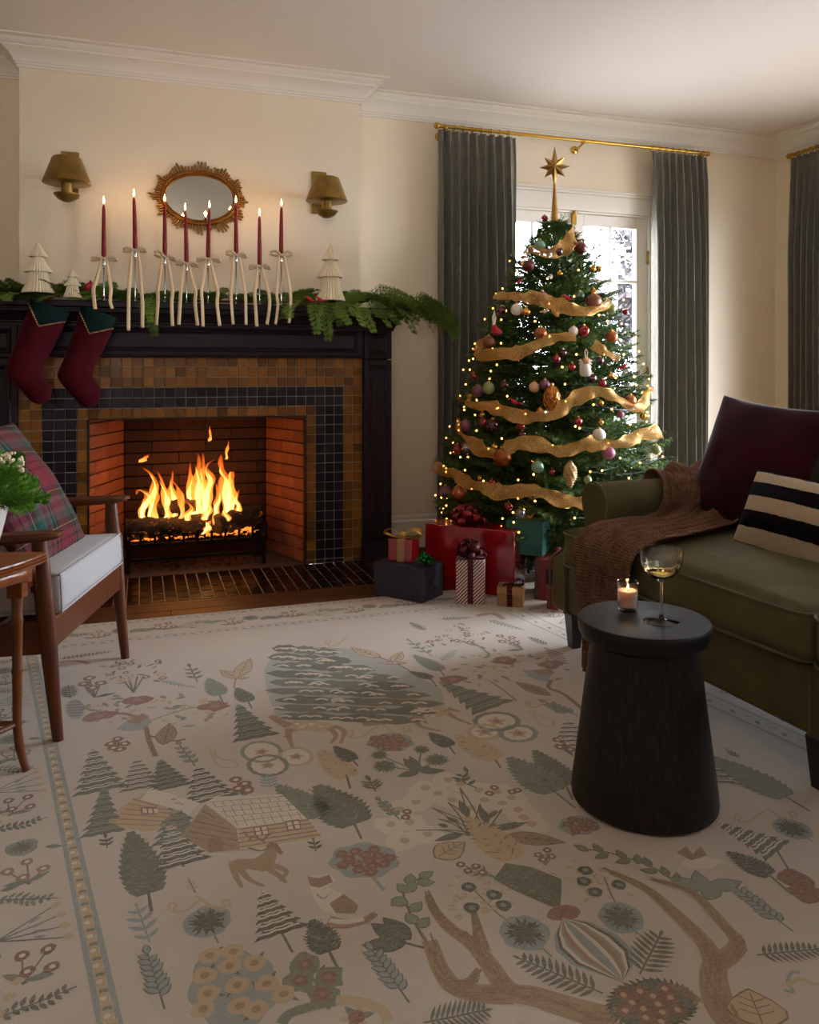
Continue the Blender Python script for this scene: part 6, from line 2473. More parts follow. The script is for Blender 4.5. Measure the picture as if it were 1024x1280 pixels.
def pine(base, tip, w, c=GR, snow=CR, tiers=6, trunk=None, L=1):
    A, T = G(*base), G(*tip)
    w *= SCL[0] * .98
    d = T - A
    l = d.length
    d = d / l
    m = Vector((-d.y, d.x))
    if trunk:
        strokew([A, G(*trunk)], .008, GR, L)
    for i in range(tiers):
        t0, t1 = i / tiers, (i + 1.25) / tiers
        w0 = w / 2 * (1 - t0) + .008
        w1 = w / 2 * (1 - min(1, t1)) * .55
        n = 7
        bot = [A + d * l * (t0 - .02 * (k % 2) - .012) + m * w0 * (-1 + 2 * k / n) for k in range(n + 1)]
        t1 = min(t1, 1.)
        top = [A + d * l * t1 + m * w1 * s for s in (1, -1)]
        poly(bot + top, c, L)
        if snow:
            for k in range(2):
                y0 = t0 + (.36 + .34 * k) / tiers
                sp = w0 * (.72 - .22 * k)
                strokew([A + d * l * (y0 + .018 * (j % 2)) + m * sp * (-1 + j / 2.5 + rq.uniform(-.05, .05)) for j in range(6)], .008 if k == 0 else .006, snow, L + 1)
        elif i:
            strokew([A + d * l * (t0 + .03) + m * w0 * .8 * (-1 + j / 2) + d * .006 * (j % 2) for j in range(5)], .006, GL, L + 1)


def dandel(c, r, cc=GD, stem=None, back=BL):
    P = G(*c)
    r *= .5 + .5 * SCL[0]
    if back:
        disc(P, r * 1.12, back, 0, .08, 18)
    disc(P, r * .72, cc, 1, .1)
    for i in range(22):
        a = 2 * PI * i / 22 + rq.uniform(-.1, .1)
        leaff(P + Vector((math.cos(a), math.sin(a))) * r * .45, Vector((math.cos(a), math.sin(a))), r * rq.uniform(.45, .62), r * .13, cc if i % 3 else GL, 2, raw=True)
    if stem:
        strokew([P, G(*stem)], .006, SG, 0)


def cluster(c, rx, ry, stem=None, back=BL, n=13, fr=.02, fc=RU, fm=RS):
    u, y = c
    poly([G(u + rx * math.cos(a) * (1 + .06 * math.sin(a * 7)), y + ry * math.sin(a) * (1 + .06 * math.sin(a * 7))) for a in [2 * PI * i / 40 for i in range(40)]], back, 0)
    if stem:
        stroke([(u + rx * .2, y + ry * .8), stem], .012, back, 0)
    for i in range(n):
        a, r = i * 2.4, math.sqrt((i + .5) / n) * .78
        p = G(u + rx * r * math.cos(a), y + ry * r * math.sin(a))
        for s in (0, 1):
            leaff(p, Vector((math.cos(a + 2 * s), math.sin(a + 2 * s))), .034, .010, GR, 1)
        flower(p, fr, fc, 2, fm)


def curl(u, y, s, fx=1, c=LT):
    stroke([(u - 14 * s * fx, y + 5 * s), (u - 13 * s * fx, y - 1 * s), (u - 8 * s * fx, y - 0 * s), (u - 10 * s * fx, y + 6 * s), (u, y + 5 * s), (u + 10 * s * fx, y - 2 * s), (u + 15 * s * fx, y - 4 * s)], .011, c, 1)


def pleaf(a, b, w, c, out, vein=CR):
    A, B = G(*a), G(*b)
    leaff(A, B - A, (B - A).length, w * .74, c, 1, vein, out)


def ring(c, rx, ry, w, col, mid=LT):
    u, y = c
    P = [G(u + rx * math.cos(a), y + ry * math.sin(a)) for a in [2 * PI * i / 26 for i in range(27)]]
    poly(P[:-1], CR, 0)
    for i, (a, b) in enumerate(zip(P, P[1:])):
        strokew([a, b], w * (1 + .25 * (i % 2)), col, 1)
    m = G(u, y)
    for i in range(5):
        a = 2 * PI * i / 5
        leaff(m, Vector((math.cos(a), math.sin(a))), .036, .02, mid, 1)
    disc(m, .012, TA, 2)


# borders ------------------------------------------------------------
def edge_pt(s, t):
    """s across the rug from the back left corner (m), t down from the back edge (m)"""
    return Vector((S0.x + s + SK.x * t, RB - t))


WID = S1.x - S0.x
for t in (.030, .262):
    strokew([edge_pt(.02, t - .016), edge_pt(WID - .02, t - .016)], .004, BL, 0)
    strokew([edge_pt(.02, t + .016), edge_pt(WID - .02, t + .016)], .004, BL, 0)
    n = int(WID / .034)
    for i in range(n):
        p = edge_pt(.03 + i * .034, t)
        leaff(p - Vector((.011, 0)), Vector((1, .35 if i % 2 else -.35)), .024, .013, TA if i % 2 else SG, 1)
lo0, lo1 = G(42, 862), G(125, 1280)
li0, li1 = G(45, 822), G(150, 1280)
for (a, b) in ((lo0, lo1), (li0, li1)):
    d = (b - a).normalized()
    a2, b2 = a - d * ((a.y - 3.32) / d.y), b + d * .9
    strokew([a2, b2], .010, BL, 0)
for i in range(62):
    t = i / 61
    y = 3.30 - 2.55 * t
    pa = lo0 + (lo1 - lo0) * ((y - lo0.y) / (lo1.y - lo0.y))
    pb = li0 + (li1 - li0) * ((y - li0.y) / (li1.y - li0.y))
    m, d = (pa + pb) / 2, (pb - pa)
    poly([pa + d * .16 + Vector((0, -.021)), pb - d * .16 + Vector((0, -.021)), pb - d * .16 + Vector((0, .021)), pa + d * .16 + Vector((0, .021))], LT, 0)
    for s in (-1, 1):
        leaff(m + Vector((0, .004)), Vector((s, .7)), abs(d.x) * .32, .011, SG, 1)
    disc(m - Vector((0, .012)), .006, CR, 2, n=6)
# right side border line
for q_ in (0, .07):
    a, b = G(631, 764) + Vector((q_, 0)), G(631, 764) + Vector((q_, 0)) + SK * 2.2
    strokew([a, b], .009, BL, 0)
for i in range(46):
    p = G(631, 764) + Vector((.035, 0)) + SK * (i * .045)
    leaff(p - SK * .012, SK + Vector((.5 if i % 2 else -.5, 0)), .028, .014, LT if i % 2 else SG, 1)


def bfloral(p, d, k):
    """one border repeat along direction d at floor point p"""
    m = Vector((-d.y, d.x))
    k = k % 6
    if k in (0, 3):
        for i in range(8):
            c_ = p + d * (i - 4) * .013 + m * .006 * math.sin(i)
            for s in (-1, 1):
                leaff(c_, d * .5 + m * s, .030 * (1 - abs(i - 3) * .1), .011, SG if k else GR, 1)
        strokew([p - d * .06, p + d * .06], .004, GR, 1)
    elif k in (1, 4):
        for a, b in ((-.03, .02), (.01, .035), (.035, -.01), (-.005, -.02)):
            strokew([p - m * .05, p + d * a + m * b], .004, GR, 1)
            flower(p + d * a + m * b, .016, RU if k == 1 else RS, 2)
        for s in (-1, 1):
            leaff(p - m * .04, d * s + m * .3, .06, .02, SG, 1)
    elif k == 2:
        for a in (-.5, -.2, .1, .4):
            strokew([p - d * .06, p + d * .05 + m * a * .12], .004, GR, 1)
            disc(p + d * .055 + m * a * .12, .010, LT, 2, .2, 7)
            leaff(p + m * a * .05, d + m * a, .03, .01, GL, 1)
    else:
        disc(p, .034, GL, 0, .12)
        for i in range(12):
            a = i * PI / 6
            leaff(p, Vector((math.cos(a), math.sin(a))), .034, .009, GR, 1)
        leaff(p + d * .05, d, .05, .02, SG, 1)


for i in range(30):
    bfloral(edge_pt(.08 + i * .088, .145 + .012 * (-1) ** i), Vector((1, .12 * (-1) ** i)).normalized(), i)
SCL[0] = .8
for i in range(26):
    y = 3.24 - i * .098
    pa = lo0 + (lo1 - lo0) * ((y - lo0.y) / (lo1.y - lo0.y))
    for j, s in enumerate((-.085, -.19)):
        p = pa + Vector((s, .03 * j))
        bfloral(p, Vector((.9, .25 * (-1) ** (i + j))).normalized(), i * 5 + j * 2)
for i in range(20):
    p = G(631, 764) + Vector((.16, 0)) + SK * (i * .105)
    bfloral(p, Vector((.8, .3 * (-1) ** i)).normalized(), i)

SCL[0] = .92
# field: upper left ----------------------------------------------------
fern((72, 824), (142, 814), .026, GR, 12)
stroke([(72, 828), (95, 826), (112, 830)], .02, RS, 0)
fern((88, 873), (85, 857), .045, GD, 6, .9)
poly([G(94 + 12 * math.cos(a), 886.5 + 12.5 * math.sin(a)) for a in [2 * PI * i / 22 for i in range(22)]], BL, 0)
for i in range(6):
    h_ = 10 * math.sqrt(max(.05, 1 - ((i - 2.5) / 3.2) ** 2))
    stroke([(94 - h_, 878 + i * 3.4), (94 + h_, 877.2 + i * 3.4)], .010, RU, 1)
flowers([(112, 848), (105, 855), (126, 854), (116, 860)], .022, RU, CR, (118, 872), GD)
leaff(G(118, 872), G(136, 868) - G(118, 872), .07, .02, GD)
for i in range(16):
    flower(G(rq.uniform(132, 204), rq.uniform(826, 852)), rq.uniform(.009, .017), rq.choice((RU, RS, LT)), 2)
    p = G(rq.uniform(132, 204), rq.uniform(826, 854))
    leaff(p, Vector((rq.uniform(-1, 1), rq.uniform(-1, 1))), .04, .012, rq.choice((SG, GL, GR)))
for u in (150, 160, 172, 180):
    stroke([(167, 866), (u, 845)], .006, GR, 1)
sprig((247, 853), (237, 833), .05, GR, 3)
fern((195, 850), (246, 860), .022, BL, 9)
for i in range(60):
    a, r = rq.uniform(0, 2 * PI), math.sqrt(rq.random())
    p = G(194 + 94 * r * math.cos(a), 888 + 23 * r * math.sin(a))
    leaff(p, Vector((rq.uniform(-1, 1), rq.uniform(-1, 1))), rq.uniform(.03, .05), .017, rq.choice((LT, GL, SG, LT, TA)))
stroke([(195, 946), (186, 925), (180, 905), (160, 893), (130, 893)], .016, BR, 1)
stroke([(180, 905), (205, 895), (240, 885), (268, 884)], .006, SG, 1)
stroke([(186, 920), (215, 926), (232, 924)], .010, RU, 1)
for c in ((172, 875), (125, 895), (268, 883)):
    disc(G(*c), .045, RU, 2, .3, 15, .8)
    disc(G(*c), .014, RS, 3)
pleaf((205, 930), (212, 905), .075, TA, RU, GD)
poly([G(*p) for p in ((145, 912), (160, 900), (185, 895), (190, 903), (178, 912), (160, 914))], BL, 2)
poly([G(*p) for p in ((158, 902), (178, 892), (186, 896), (172, 906))], RS, 3)
flowers([(147, 924), (139, 930), (156, 930), (142, 935), (150, 937)], .017, RU, CR, (148, 932), GD)
SCL[0] = .66
# snowy pines and cottages
for b, t, w, c, s in (((125, 988), (115, 935), .19, GR, CR), ((176, 985), (170, 948), .15, GR, CR), ((213, 985), (200, 950), .17, GD, GL), ((264, 1000), (246, 957), .20, GD, CR)):
    pine(b, t, w, c, s, 7)
sprig((246, 961), (224, 930), .05, GL, 4, GR)
for pts in (((262, 935), (266, 943), (276, 949), (290, 951), (298, 956), (290, 960), (276, 958), (268, 950), (262, 935)), ((268, 937), (270, 944), (276, 948))):
    stroke(pts, .008, LT, 1)
for c, rx, ry, cl in (((327, 940), 24, 12.5, GL), ((335, 957), 24, 12.5, SG), ((370, 946), 20, 11, LT)):
    ring(c, rx, ry, .016, cl)
fern((338, 985), (334, 968), .05, BL, 4)
pine((320, 922), (297, 880), .20, GD, GL, 6)
stree((275, 869), (261, 848), .13, SG, (279, 879))
stree((311, 877), (296, 860), .11, GD, (315, 886))
pleaf((298, 846), (312, 824), .075, LT, RU, GD)
pleaf((297, 848), (276, 838), .06, LT, RU, GD)
pleaf((299, 849), (318, 845), .035, RS, RU, CR)
stroke([(297, 844), (294, 852), (293, 860)], .007, RU, 1)
SCL[0] = .9
# the great snowy tree in the centre, built of ragged boughs
poly([G(*p) for p in ((340, 818), (372, 808), (440, 811), (478, 822), (512, 838), (552, 862), (556, 882), (528, 900), (470, 905), (400, 900), (345, 896), (334, 866), (330, 838))], lin('#a4aca4'), 0)
for r in range(9):
    y0 = 811 + r * 10.6
    xl, xr = 338 - 6 * math.sin(r * .5) + rq.uniform(-4, 6), (424, 440, 470, 500, 520, 540, 556, 552, 530)[r]
    for k in range(3):
        a = xl + (xr - xl) * (k * .30 + rq.uniform(-.04, .05))
        b = min(xr, a + (xr - xl) * rq.uniform(.40, .52))
        n = 9
        up = [(a + (b - a) * i / n, y0 + k * 2.2 - 5.6 * math.sin(PI * i / n) ** .6 + rq.uniform(-1.1, 1.1) + (b - a) * .02 * i / n) for i in range(n + 1)]
        dn = [(a + (b - a) * i / n, y0 + k * 2.2 + 4.2 * math.sin(PI * i / n) ** .6 + rq.uniform(-1.0, 1.2) + (b - a) * .02 * i / n) for i in range(n, -1, -1)]
        poly([G(*p) for p in up + dn[1:-1]], GR if (r + k) % 3 else GD, 1 + k)
        for i in range(3):
            x = rq.uniform(a, b - 14)
            stroke([(x, y0 + k * 2.2 + 1), (x + 8, y0 + k * 2.2 - .8), (x + 16, y0 + k * 2.2 + 1)], .011, CR, 5)
for y in range(1):
    poly([G(*p) for p in ((452, 900), (478, 898), (482, 906), (455, 908))], TA, 1)


def deer(P, c=LT, leg=TA):
    body, legs, neck = P
    poly([G(*p) for p in body], c, 2)
    for l in legs:
        stroke(l, [.024, .010], leg, 2)
    stroke(neck, [.04, .026], leg, 3)
    for i in range(10):
        k = rq.randrange(len(body))
        a = G(*body[k]).lerp(G(*body[(k + 3) % len(body)]), rq.uniform(.3, .7))
        disc(a, .007, CR, 4, .2, 6)


deer(([(352, 906), (366, 901), (395, 901), (414, 905), (418, 912), (405, 916), (380, 913), (362, 916)], [[(360, 911), (362, 924), (366, 935)], [(366, 912), (356, 922)], [(412, 910), (420, 920), (413, 930)], [(416, 908), (430, 914), (426, 930)]], [(362, 908), (350, 902), (338, 895)]))
deer(([(503, 890), (520, 882), (540, 880), (556, 884), (562, 892), (548, 897), (530, 893), (515, 899)], [[(516, 894), (526, 908), (551, 914)], [(522, 894), (534, 905)], [(556, 888), (570, 898), (590, 906)], [(560, 886), (575, 890)]], [(515, 892), (504, 890), (496, 886)]))
SCL[0] = .64
for a_ in (((442, 951), (418, 933), .10, GD, (448, 958)), ((437, 972), (399, 938), .16, LT, (438, 986)), ((563, 933), (537, 916), .11, GD, (569, 943)), ((622, 949), (570, 919), .18, LT, (626, 960)),
           ((402, 1020), (346, 982), .17, SG, (412, 1030)), ((446, 1030), (396, 982), .24, GR, (452, 1049)), ((552, 838), (517, 819), .13, SG, (556, 845)), ((540, 848), (511, 839), .09, GD, (546, 858)),
           ((694, 990), (636, 947), .22, SG, (719, 1010)), ((710, 982), (668, 938), .17, GR, (716, 1000))):
    stree(*a_)
SCL[0] = .9
curl(421, 801, 1., 1)
curl(453, 914, 1.4, 1)
curl(493, 909, 1.4, -1)
curl(672, 878, 1., 1)
curl(245, 852 + 40, .01)
# upper right of the field
pine((616, 884), (549, 852), .20, GR, GL, 6)
pleaf((474, 822), (440, 810), .075, LT, RU, GD)
pleaf((492, 828), (502, 815), .06, LT, RU, GD)
pleaf((508, 829), (472, 829), .035, RS, RU, CR)
stroke([(474, 822), (492, 828), (512, 838)], .008, RU, 1)
sprig((541, 821), (512, 801), .05, SG, 3)
fern((532, 788), (512, 778), .03, GD, 6)
fern((684, 806), (660, 796), .03, GD, 6)
fern((550, 774), (590, 772), .03, SG, 9)
fern((610, 775), (656, 788), .03, SG, 9)
stroke([(596, 770), (616, 767), (630, 774)], .03, RS, 0)
for i in range(20):
    u, y = rq.uniform(535, 604), rq.uniform(780, 806)
    flower(G(u, y), rq.uniform(.010, .018), rq.choice((RU, RS, LT)), 2)
    leaff(G(rq.uniform(528, 606), rq.uniform(780, 808)), Vector((rq.uniform(-1, 1), rq.uniform(-1, 1))), .045, .014, rq.choice((SG, GL, GR)))
stroke([(612, 818), (596, 806), (580, 798)], .010, SG, 1)
leaff(G(600, 808), G(586, 804) - G(600, 808), .08, .025, SG)
flowers([(625, 795), (640, 797), (628, 802), (645, 804)], .018, RU, CR, (654, 812), GR)
leaff(G(654, 812), G(640, 813) - G(654, 812), .07, .022, GR)
fern((552, 826), (572, 812), .03, BL, 6)
for i in range(56):
    a, r = rq.uniform(0, 2 * PI), math.sqrt(rq.random())
    leaff(G(632 + 84 * r * math.cos(a), 836 + 21 * r * math.sin(a)), Vector((rq.uniform(-1, 1), rq.uniform(-1, 1))), rq.uniform(.03, .05), .017, rq.choice((LT, GL, SG, LT, TA)))
for c in ((630, 826), (688, 831), (567, 849)):
    disc(G(*c), .045, RU, 2, .3, 15, .8)
    disc(G(*c), .014, RS, 3)
stroke([(690, 850), (686, 860), (705, 868), (730, 888)], .016, BR, 2)
stroke([(610, 850), (628, 862), (646, 876)], .007, SG, 1)
pleaf((686, 869), (646, 853), .075, TA, RU, GD)
poly([G(*p) for p in ((652, 838), (670, 838), (690, 842), (686, 853), (668, 849))], BL, 2)
poly([G(*p) for p in ((664, 838), (688, 836), (694, 842), (676, 845))], RS, 3)
for i in range(5):
    stroke([(680 + i * 2, 810 + i * 3.2), (704 + i * 1.5, 818 + i * 3)], .010, RU, 1)
sprig((722, 895), (682, 878), .05, GL, 4, GR)
for c, rx, ry, cl in (((621, 902), 27, 11, SG), ((606, 915), 20, 9, LT), ((648, 917), 22, 10, GL)):
    ring(c, rx, ry, .016, cl)
for pts in (((660, 888), (668, 893), (672, 902), (682, 907), (692, 908), (690, 900), (680, 897), (672, 893)), ((664, 887), (671, 890))):
    stroke(pts, .008, LT, 1)
pine((724, 932), (708, 900), .16, GR, CR, 6)
flowers([(697, 925), (710, 930), (700, 934), (713, 937)], .016, RU, CR, (716, 945), GR)
cluster((488, 928), 29, 11.5, None, BL, 13, .017)
for c, r in (((474, 944), .030), ((481, 958), .040), ((546, 950), .040), ((527, 937), .028)):
    dandel(c, r, GR, (522, 964), None)
for t in ((496, 971), (558, 963), (504, 948), (512, 945), (540, 957)):
    leaff(G(524, 965), G(*t) - G(524, 965), (G(*t) - G(524, 965)).length, .032, GR, 1)
sprig((470, 990), (462, 976), .05, GR, 3)
sprig((596, 985), (585, 965), .045, GR, 3, None, .3)
flowers([(295, 975), (306, 980), (298, 986), (310, 988)], .018, RU, CR, (306, 998), GR)
SCL[0] = .64
# white-flowered bouquet in the tan pot
for u, y in ((489, 1031), (506, 1051), (535, 1043), (500, 1012), (520, 1003), (532, 985), (560, 975), (548, 992), (575, 980), (598, 988), (606, 1000), (628, 1004), (647, 1012), (655, 1022), (664, 1030), (622, 990), (640, 997), (512, 1028), (566, 1000), (590, 1010)):
    disc(G(u, y), .040, CR, 0, .22, 11)
    disc(G(u, y), .013, LT, 1, .2, 7)
for p in ((586, 1045), (606, 1044)):
    for t in ((548, 1024), (520, 1038), (560, 1003), (575, 985), (600, 1005), (628, 1012), (645, 1028), (540, 1010), (620, 1030)):
        stroke([p, ((p[0] + t[0]) / 2 + 2, (p[1] + t[1]) / 2 - 3), t], .006, GR, 1)
for a, b in (((580, 1042), (542, 1052)), ((574, 1028), (548, 1018)), ((586, 1022), (574, 1000)), ((610, 1030), (600, 1008)), ((618, 1038), (660, 1028)), ((612, 1022), (626, 1008)), ((560, 1034), (540, 1028))):
    leaff(G(*a), G(*b) - G(*a), (G(*b) - G(*a)).length, .024, GR, 1)
stree((643, 1074), (584, 1022), .17, LT, None, 2, .1, GD)
pleaf((545, 1072), (580, 1054), .085, LT, RU, GD)
pleaf((635, 1045), (704, 1053), .062, TA, GR, GD)
for c in ((509, 1015), (507, 1022), (618, 985), (612, 992), (640, 990), (647, 988)):
    flower(G(*c), .018, RU)
sprig((500, 1025), (474, 1000), .04, GL, 4, GR)
# cottages
poly([G(*p) for p in ((133, 1030), (150, 1010), (185, 989), (226, 1012), (228, 1034), (180, 1040))], LT, 1)
poly([G(*p) for p in ((176, 1000), (188, 985), (250, 1004), (236, 1020), (226, 1014))], CR, 2)
for i in range(6):
    stroke([(140 + i * 5, 1030 - i * 6.2), (222 - max(0, i - 3) * 12, 1033 - i * 5)], .007, RS if i % 2 else TA, 2)
poly([G(*p) for p in ((175, 1010), (196, 1009), (198, 1018), (177, 1019))], RU, 3)
for i in range(3):
    poly([G(*p) for p in ((178 + i * 7, 1011.5), (183 + i * 7, 1011.2), (184 + i * 7, 1017), (179 + i * 7, 1017.3))], CR, 4)
poly([G(*p) for p in ((226, 1046), (244, 1022), (256, 1006), (296, 1036), (300, 1062), (262, 1066))], TA, 1)
poly([G(*p) for p in ((256, 1004), (270, 996), (352, 993), (384, 1024), (298, 1036))], CR, 2)
poly([G(*p) for p in ((298, 1036), (384, 1023), (402, 1046), (302, 1064))], LT, 1)
for i in range(6):
    stroke([(232 + i * 4, 1046 - i * 6.5), (296 - max(0, i - 2) * 9, 1058 - i * 7)], .008, RU if i % 2 else BR, 2)
for i in range(5):
    stroke([(298, 1037 + i * 5.6), (386 + i * 3.6, 1025 + i * 4.6)], .007, RU if i % 2 else BR, 2)
for i in range(5):
    stroke([(262 + i * 7, 1003 + i * 6.2), (354 + i * 6, 996 + i * 5.4)], .0035, TA, 3)
    for j in range(8):
        stroke([(266 + i * 7 + j * 11.5 + 4 * (i % 2), 1003 + i * 6 - j * .9), (270 + i * 7 + j * 11.5 + 4 * (i % 2), 1009 + i * 6 - j * .9)], .003, TA, 3)
poly([G(*p) for p in ((258, 1049), (276, 1047), (280, 1063), (262, 1066))], BR, 3)
for x, y in ((316, 1034), (356, 1027)):
    poly([G(*p) for p in ((x, y), (x + 18, y - 2.6), (x + 21, y + 9), (x + 3, y + 12))], RU, 3)
    for i in range(2):
        for j in range(2):
            poly([G(*p) for p in ((x + 2.5 + i * 8.5 + j * 1.4, y + 1.6 - i * 1.2 + j * 5), (x + 8.5 + i * 8.5 + j * 1.4, y + .8 - i * 1.2 + j * 5), (x + 9.4 + i * 8.5 + j * 1.4, y + 4.8 - i * 1.2 + j * 5), (x + 3.4 + i * 8.5 + j * 1.4, y + 5.6 - i * 1.2 + j * 5))], CR, 4)
pine((128, 1042), (130, 985), .14, GR, GL, 7)
pine((222, 1052), (220, 995), .17, GR, GL, 7)
pine((228, 1080), (212, 1032), .18, GD, CR, 6, (230, 1084))
stree((187, 1117), (163, 1040), .17, GR, (190, 1140))
sprig((134, 1060), (132, 1047), .04, GD, 2)
sprig((395, 1065), (392, 1050), .04, GD, 2)
# stag, fox, lower left
poly([G(*p) for p in ((286, 1078), (298, 1074), (318, 1074), (330, 1066), (338, 1056), (346, 1062), (346, 1072), (342, 1084), (330, 1090), (310, 1087), (298, 1090), (288, 1090))], TA, 2)
for l in ([(292, 1086), (296, 1098), (303, 1110)], [(300, 1086), (312, 1100), (330, 1108)], [(335, 1086), (350, 1096), (358, 1104)], [(342, 1082), (358, 1090), (350, 1102)]):
    stroke(l, [.026, .011], TA, 2)
stroke([(336, 1060), (342, 1056), (352, 1068)], [.03, .016], BR, 3)
for l in ([(332, 1054), (322, 1048), (310, 1046), (306, 1040)], [(322, 1048), (318, 1040)], [(328, 1052), (334, 1044), (332, 1034)], [(334, 1046), (342, 1040)], [(314, 1046), (312, 1052)]):
    stroke(l, .009, BR, 3)
stroke([(310, 1060), (326, 1064), (336, 1060)], .007, GD, 3)
poly([G(*p) for p in ((384, 1097), (396, 1094), (412, 1093), (420, 1100), (410, 1108), (428, 1118), (446, 1132), (440, 1142), (420, 1143), (404, 1140), (394, 1126), (388, 1112))], CR, 1)
poly([G(*p) for p in ((384, 1096), (398, 1098), (412, 1094), (416, 1103), (400, 1110), (388, 1108))], RS, 2)
poly([G(*p) for p in ((412, 1130), (430, 1118), (448, 1132), (444, 1142), (420, 1142))], BR, 2)
stroke([(410, 1152), (430, 1155), (455, 1151), (470, 1142)], [.05, .02], RS, 2)
stroke([(412, 1151), (432, 1153), (455, 1149)], .02, CR, 3)
stroke([(396, 1118), (404, 1124), (410, 1120)], .006, BL, 3)
pine((352, 1166), (326, 1114), .15, GD, CR, 6, (366, 1191))
stree((412, 1190), (390, 1150), .12, GD, (426, 1218))
cluster((455, 1076), 43, 22, (480, 1113), BL, 14, .021)
fern((187, 1178), (170, 1130), .06, BL, 4, .8, .3)
sprig((244, 1116), (236, 1100), .03, LT, 3)
curl(232, 1131, 1.5, 1)
curl(266, 1127, 1.5, -1)
dandel((260, 1152), .050, GD, (273, 1179))
sprig((206, 1262), (184, 1190), .05, BL, 7, GR)
cluster((292, 1236), 56, 50, None, BL, 1, .001)
for u, y in ((262, 1195), (292, 1190), (318, 1204), (287, 1208), (256, 1220), (297, 1232), (334, 1230), (260, 1242), (355, 1243), (254, 1262), (300, 1258), (320, 1262)):
    flower(G(u, y), .030, LT, 2, TA)
    leaff(G(u, y), Vector((rq.uniform(-1, 1), rq.uniform(-1, 1))), .05, .014, GR, 1)
for t in ((382, 1206), (411, 1222), (375, 1226), (403, 1243)):
    stroke([(412, 1262), t], .007, SG, 1)
    disc(G(*t), .028, SG, 1, .2)
    flower(G(*t), .022, RU, 2, RS)
leaff(G(398, 1222), G(405, 1208) - G(398, 1222), .05, .018, GD)
stroke([(352, 1280), (362, 1268), (390, 1258), (420, 1252)], .03, SG, 1)
stroke([(420, 1250), (448, 1252), (476, 1262), (486, 1278)], .03, LT, 1)
for a in range(6):
    p = G(446, 1272)
    leaff(p, Vector((math.cos(a), math.sin(a))), .05, .022, (SG, LT)[a % 2], 1)
disc(G(446, 1272), .014, RU, 3)
# rounded-leaf branches, antlers, lower middle
A = [(530, 1174), (512, 1140), (506, 1112), (537, 1092)]
stroke(A, .008, GR, 1)
for a, b in (((507, 1115), (520, 1105)), ((510, 1130), (493, 1126)), ((514, 1140), (527, 1128)), ((510, 1116), (498, 1106)), ((520, 1155), (510, 1144)), ((523, 1160), (533, 1150)), ((512, 1106), (514, 1092)), ((525, 1098), (540, 1090)), ((522, 1104), (541, 1103)), ((505, 1122), (490, 1132))):
    A_, B_ = G(*a), G(*b)
    leaff(A_, B_ - A_, .055, .034, GL, 1, None, GR)
stroke([(530, 1185), (505, 1178), (478, 1165)], .008, GR, 1)
for a, b in (((505, 1176), (478, 1162)), ((505, 1180), (478, 1181)), ((512, 1174), (502, 1166))):
    A_, B_ = G(*a), G(*b)
    leaff(A_, B_ - A_, .075, .036, GR, 1, None, GD)
sprig((512, 1254), (464, 1186), .05, BL, 7, GR)
fern((530, 1279), (613, 1262), .065, GR, 11)
for l, w in (([(770, 1276), (720, 1262), (670, 1246), (636, 1238), (612, 1206), (590, 1180), (562, 1160), (545, 1140), (535, 1120)], [.085, .026]), ([(604, 1190), (598, 1166), (593, 1142)], [.05, .02]),
             ([(640, 1243), (600, 1242), (570, 1234), (552, 1214), (537, 1176)], [.07, .045]), ([(572, 1232), (584, 1228), (592, 1220)], [.035, .018])):
    stroke(l, w, TA, 1)
    Q_ = spline([(*G(*p), 0) for p in l], 12)
    for i_, p_ in enumerate(Q_[:-1]):
        for r_ in range(2):
            ww_ = (w[0] + (w[1] - w[0]) * i_ / len(Q_)) * .22
            o_ = Vector((rq.uniform(-ww_, ww_), rq.uniform(-ww_, ww_)))
            a_ = Vector(p_[:2]) + o_
            strokew([a_, a_ + (Vector(Q_[i_ + 1][:2]) - Vector(p_[:2])).normalized() * .022], .004, BR, 2)
poly([G(*p) for p in ((632, 1079), (664, 1084), (702, 1099), (702, 1118), (700, 1138), (667, 1124), (640, 1112), (617, 1099))], GR, 1)
for i in range(26):
    x, y = rq.uniform(630, 694), rq.uniform(1090, 1122)
    stroke([(x, y), (x + 7, y + 3)], .005, rq.choice((GL, GD, RS)), 2)
disc(G(704, 1142), .035, RU, 2, .15, 12, .6)
for k_, c in ((1., BL), (.86, GD), (.74, CR), (.6, BL), (.48, TA), (.30, CR), (.16, BL)):
    P_ = [G(*p) for p in ((704, 1147), (693, 1170), (695, 1188), (716, 1207), (778, 1228), (791, 1208), (790, 1186), (770, 1168), (738, 1153))]
    a, b = G(702, 1148), G(780, 1228)
    ax = (b - a).normalized()
    n_ = Vector((-ax.y, ax.x))
    poly([a + ax * (p - a).dot(ax) + n_ * (p - a).dot(n_) * k_ for p in P_], c, 1 + int((1 - k_) * 7.1))
dandel((656, 1166), .052, GD, (690, 1196))
stroke([(660, 1160), (630, 1148), (606, 1126), (588, 1108)], .006, SG, 0)
for u, y in ((586, 1109), (617, 1119), (629, 1132), (590, 1135)):
    for i in range(8):
        a = rq.uniform(0, 2 * PI)
        leaff(G(u, y) + Vector((math.cos(a), math.sin(a))) * .03, Vector((math.cos(a), math.sin(a))), .03, .013, LT, 0)
    flower(G(u, y), .024, GD, 2, GL)
flowers([(576, 1081), (595, 1083), (585, 1089), (603, 1091)], .015, RU, CR, (622, 1098), SG)
flowers([(684, 1063), (673, 1069), (690, 1071), (679, 1075)], .015, RU, CR, (682, 1082), SG)
fern((754, 1242), (644, 1196), .065, GR, 11)
fern((800, 1218), (827, 1166), .075, GR, 8)
cluster((815, 1256), 54, 31, None, GR, 13, .020, RU, LT)
for i in range(40):
    a = 2 * PI * i / 40
    p, d_ = G(815 + 54 * math.cos(a), 1256 + 31 * math.sin(a)), Vector((math.cos(a), -math.sin(a)))
    leaff(p - d_ * .01, d_, .028, .010, GD, 1)
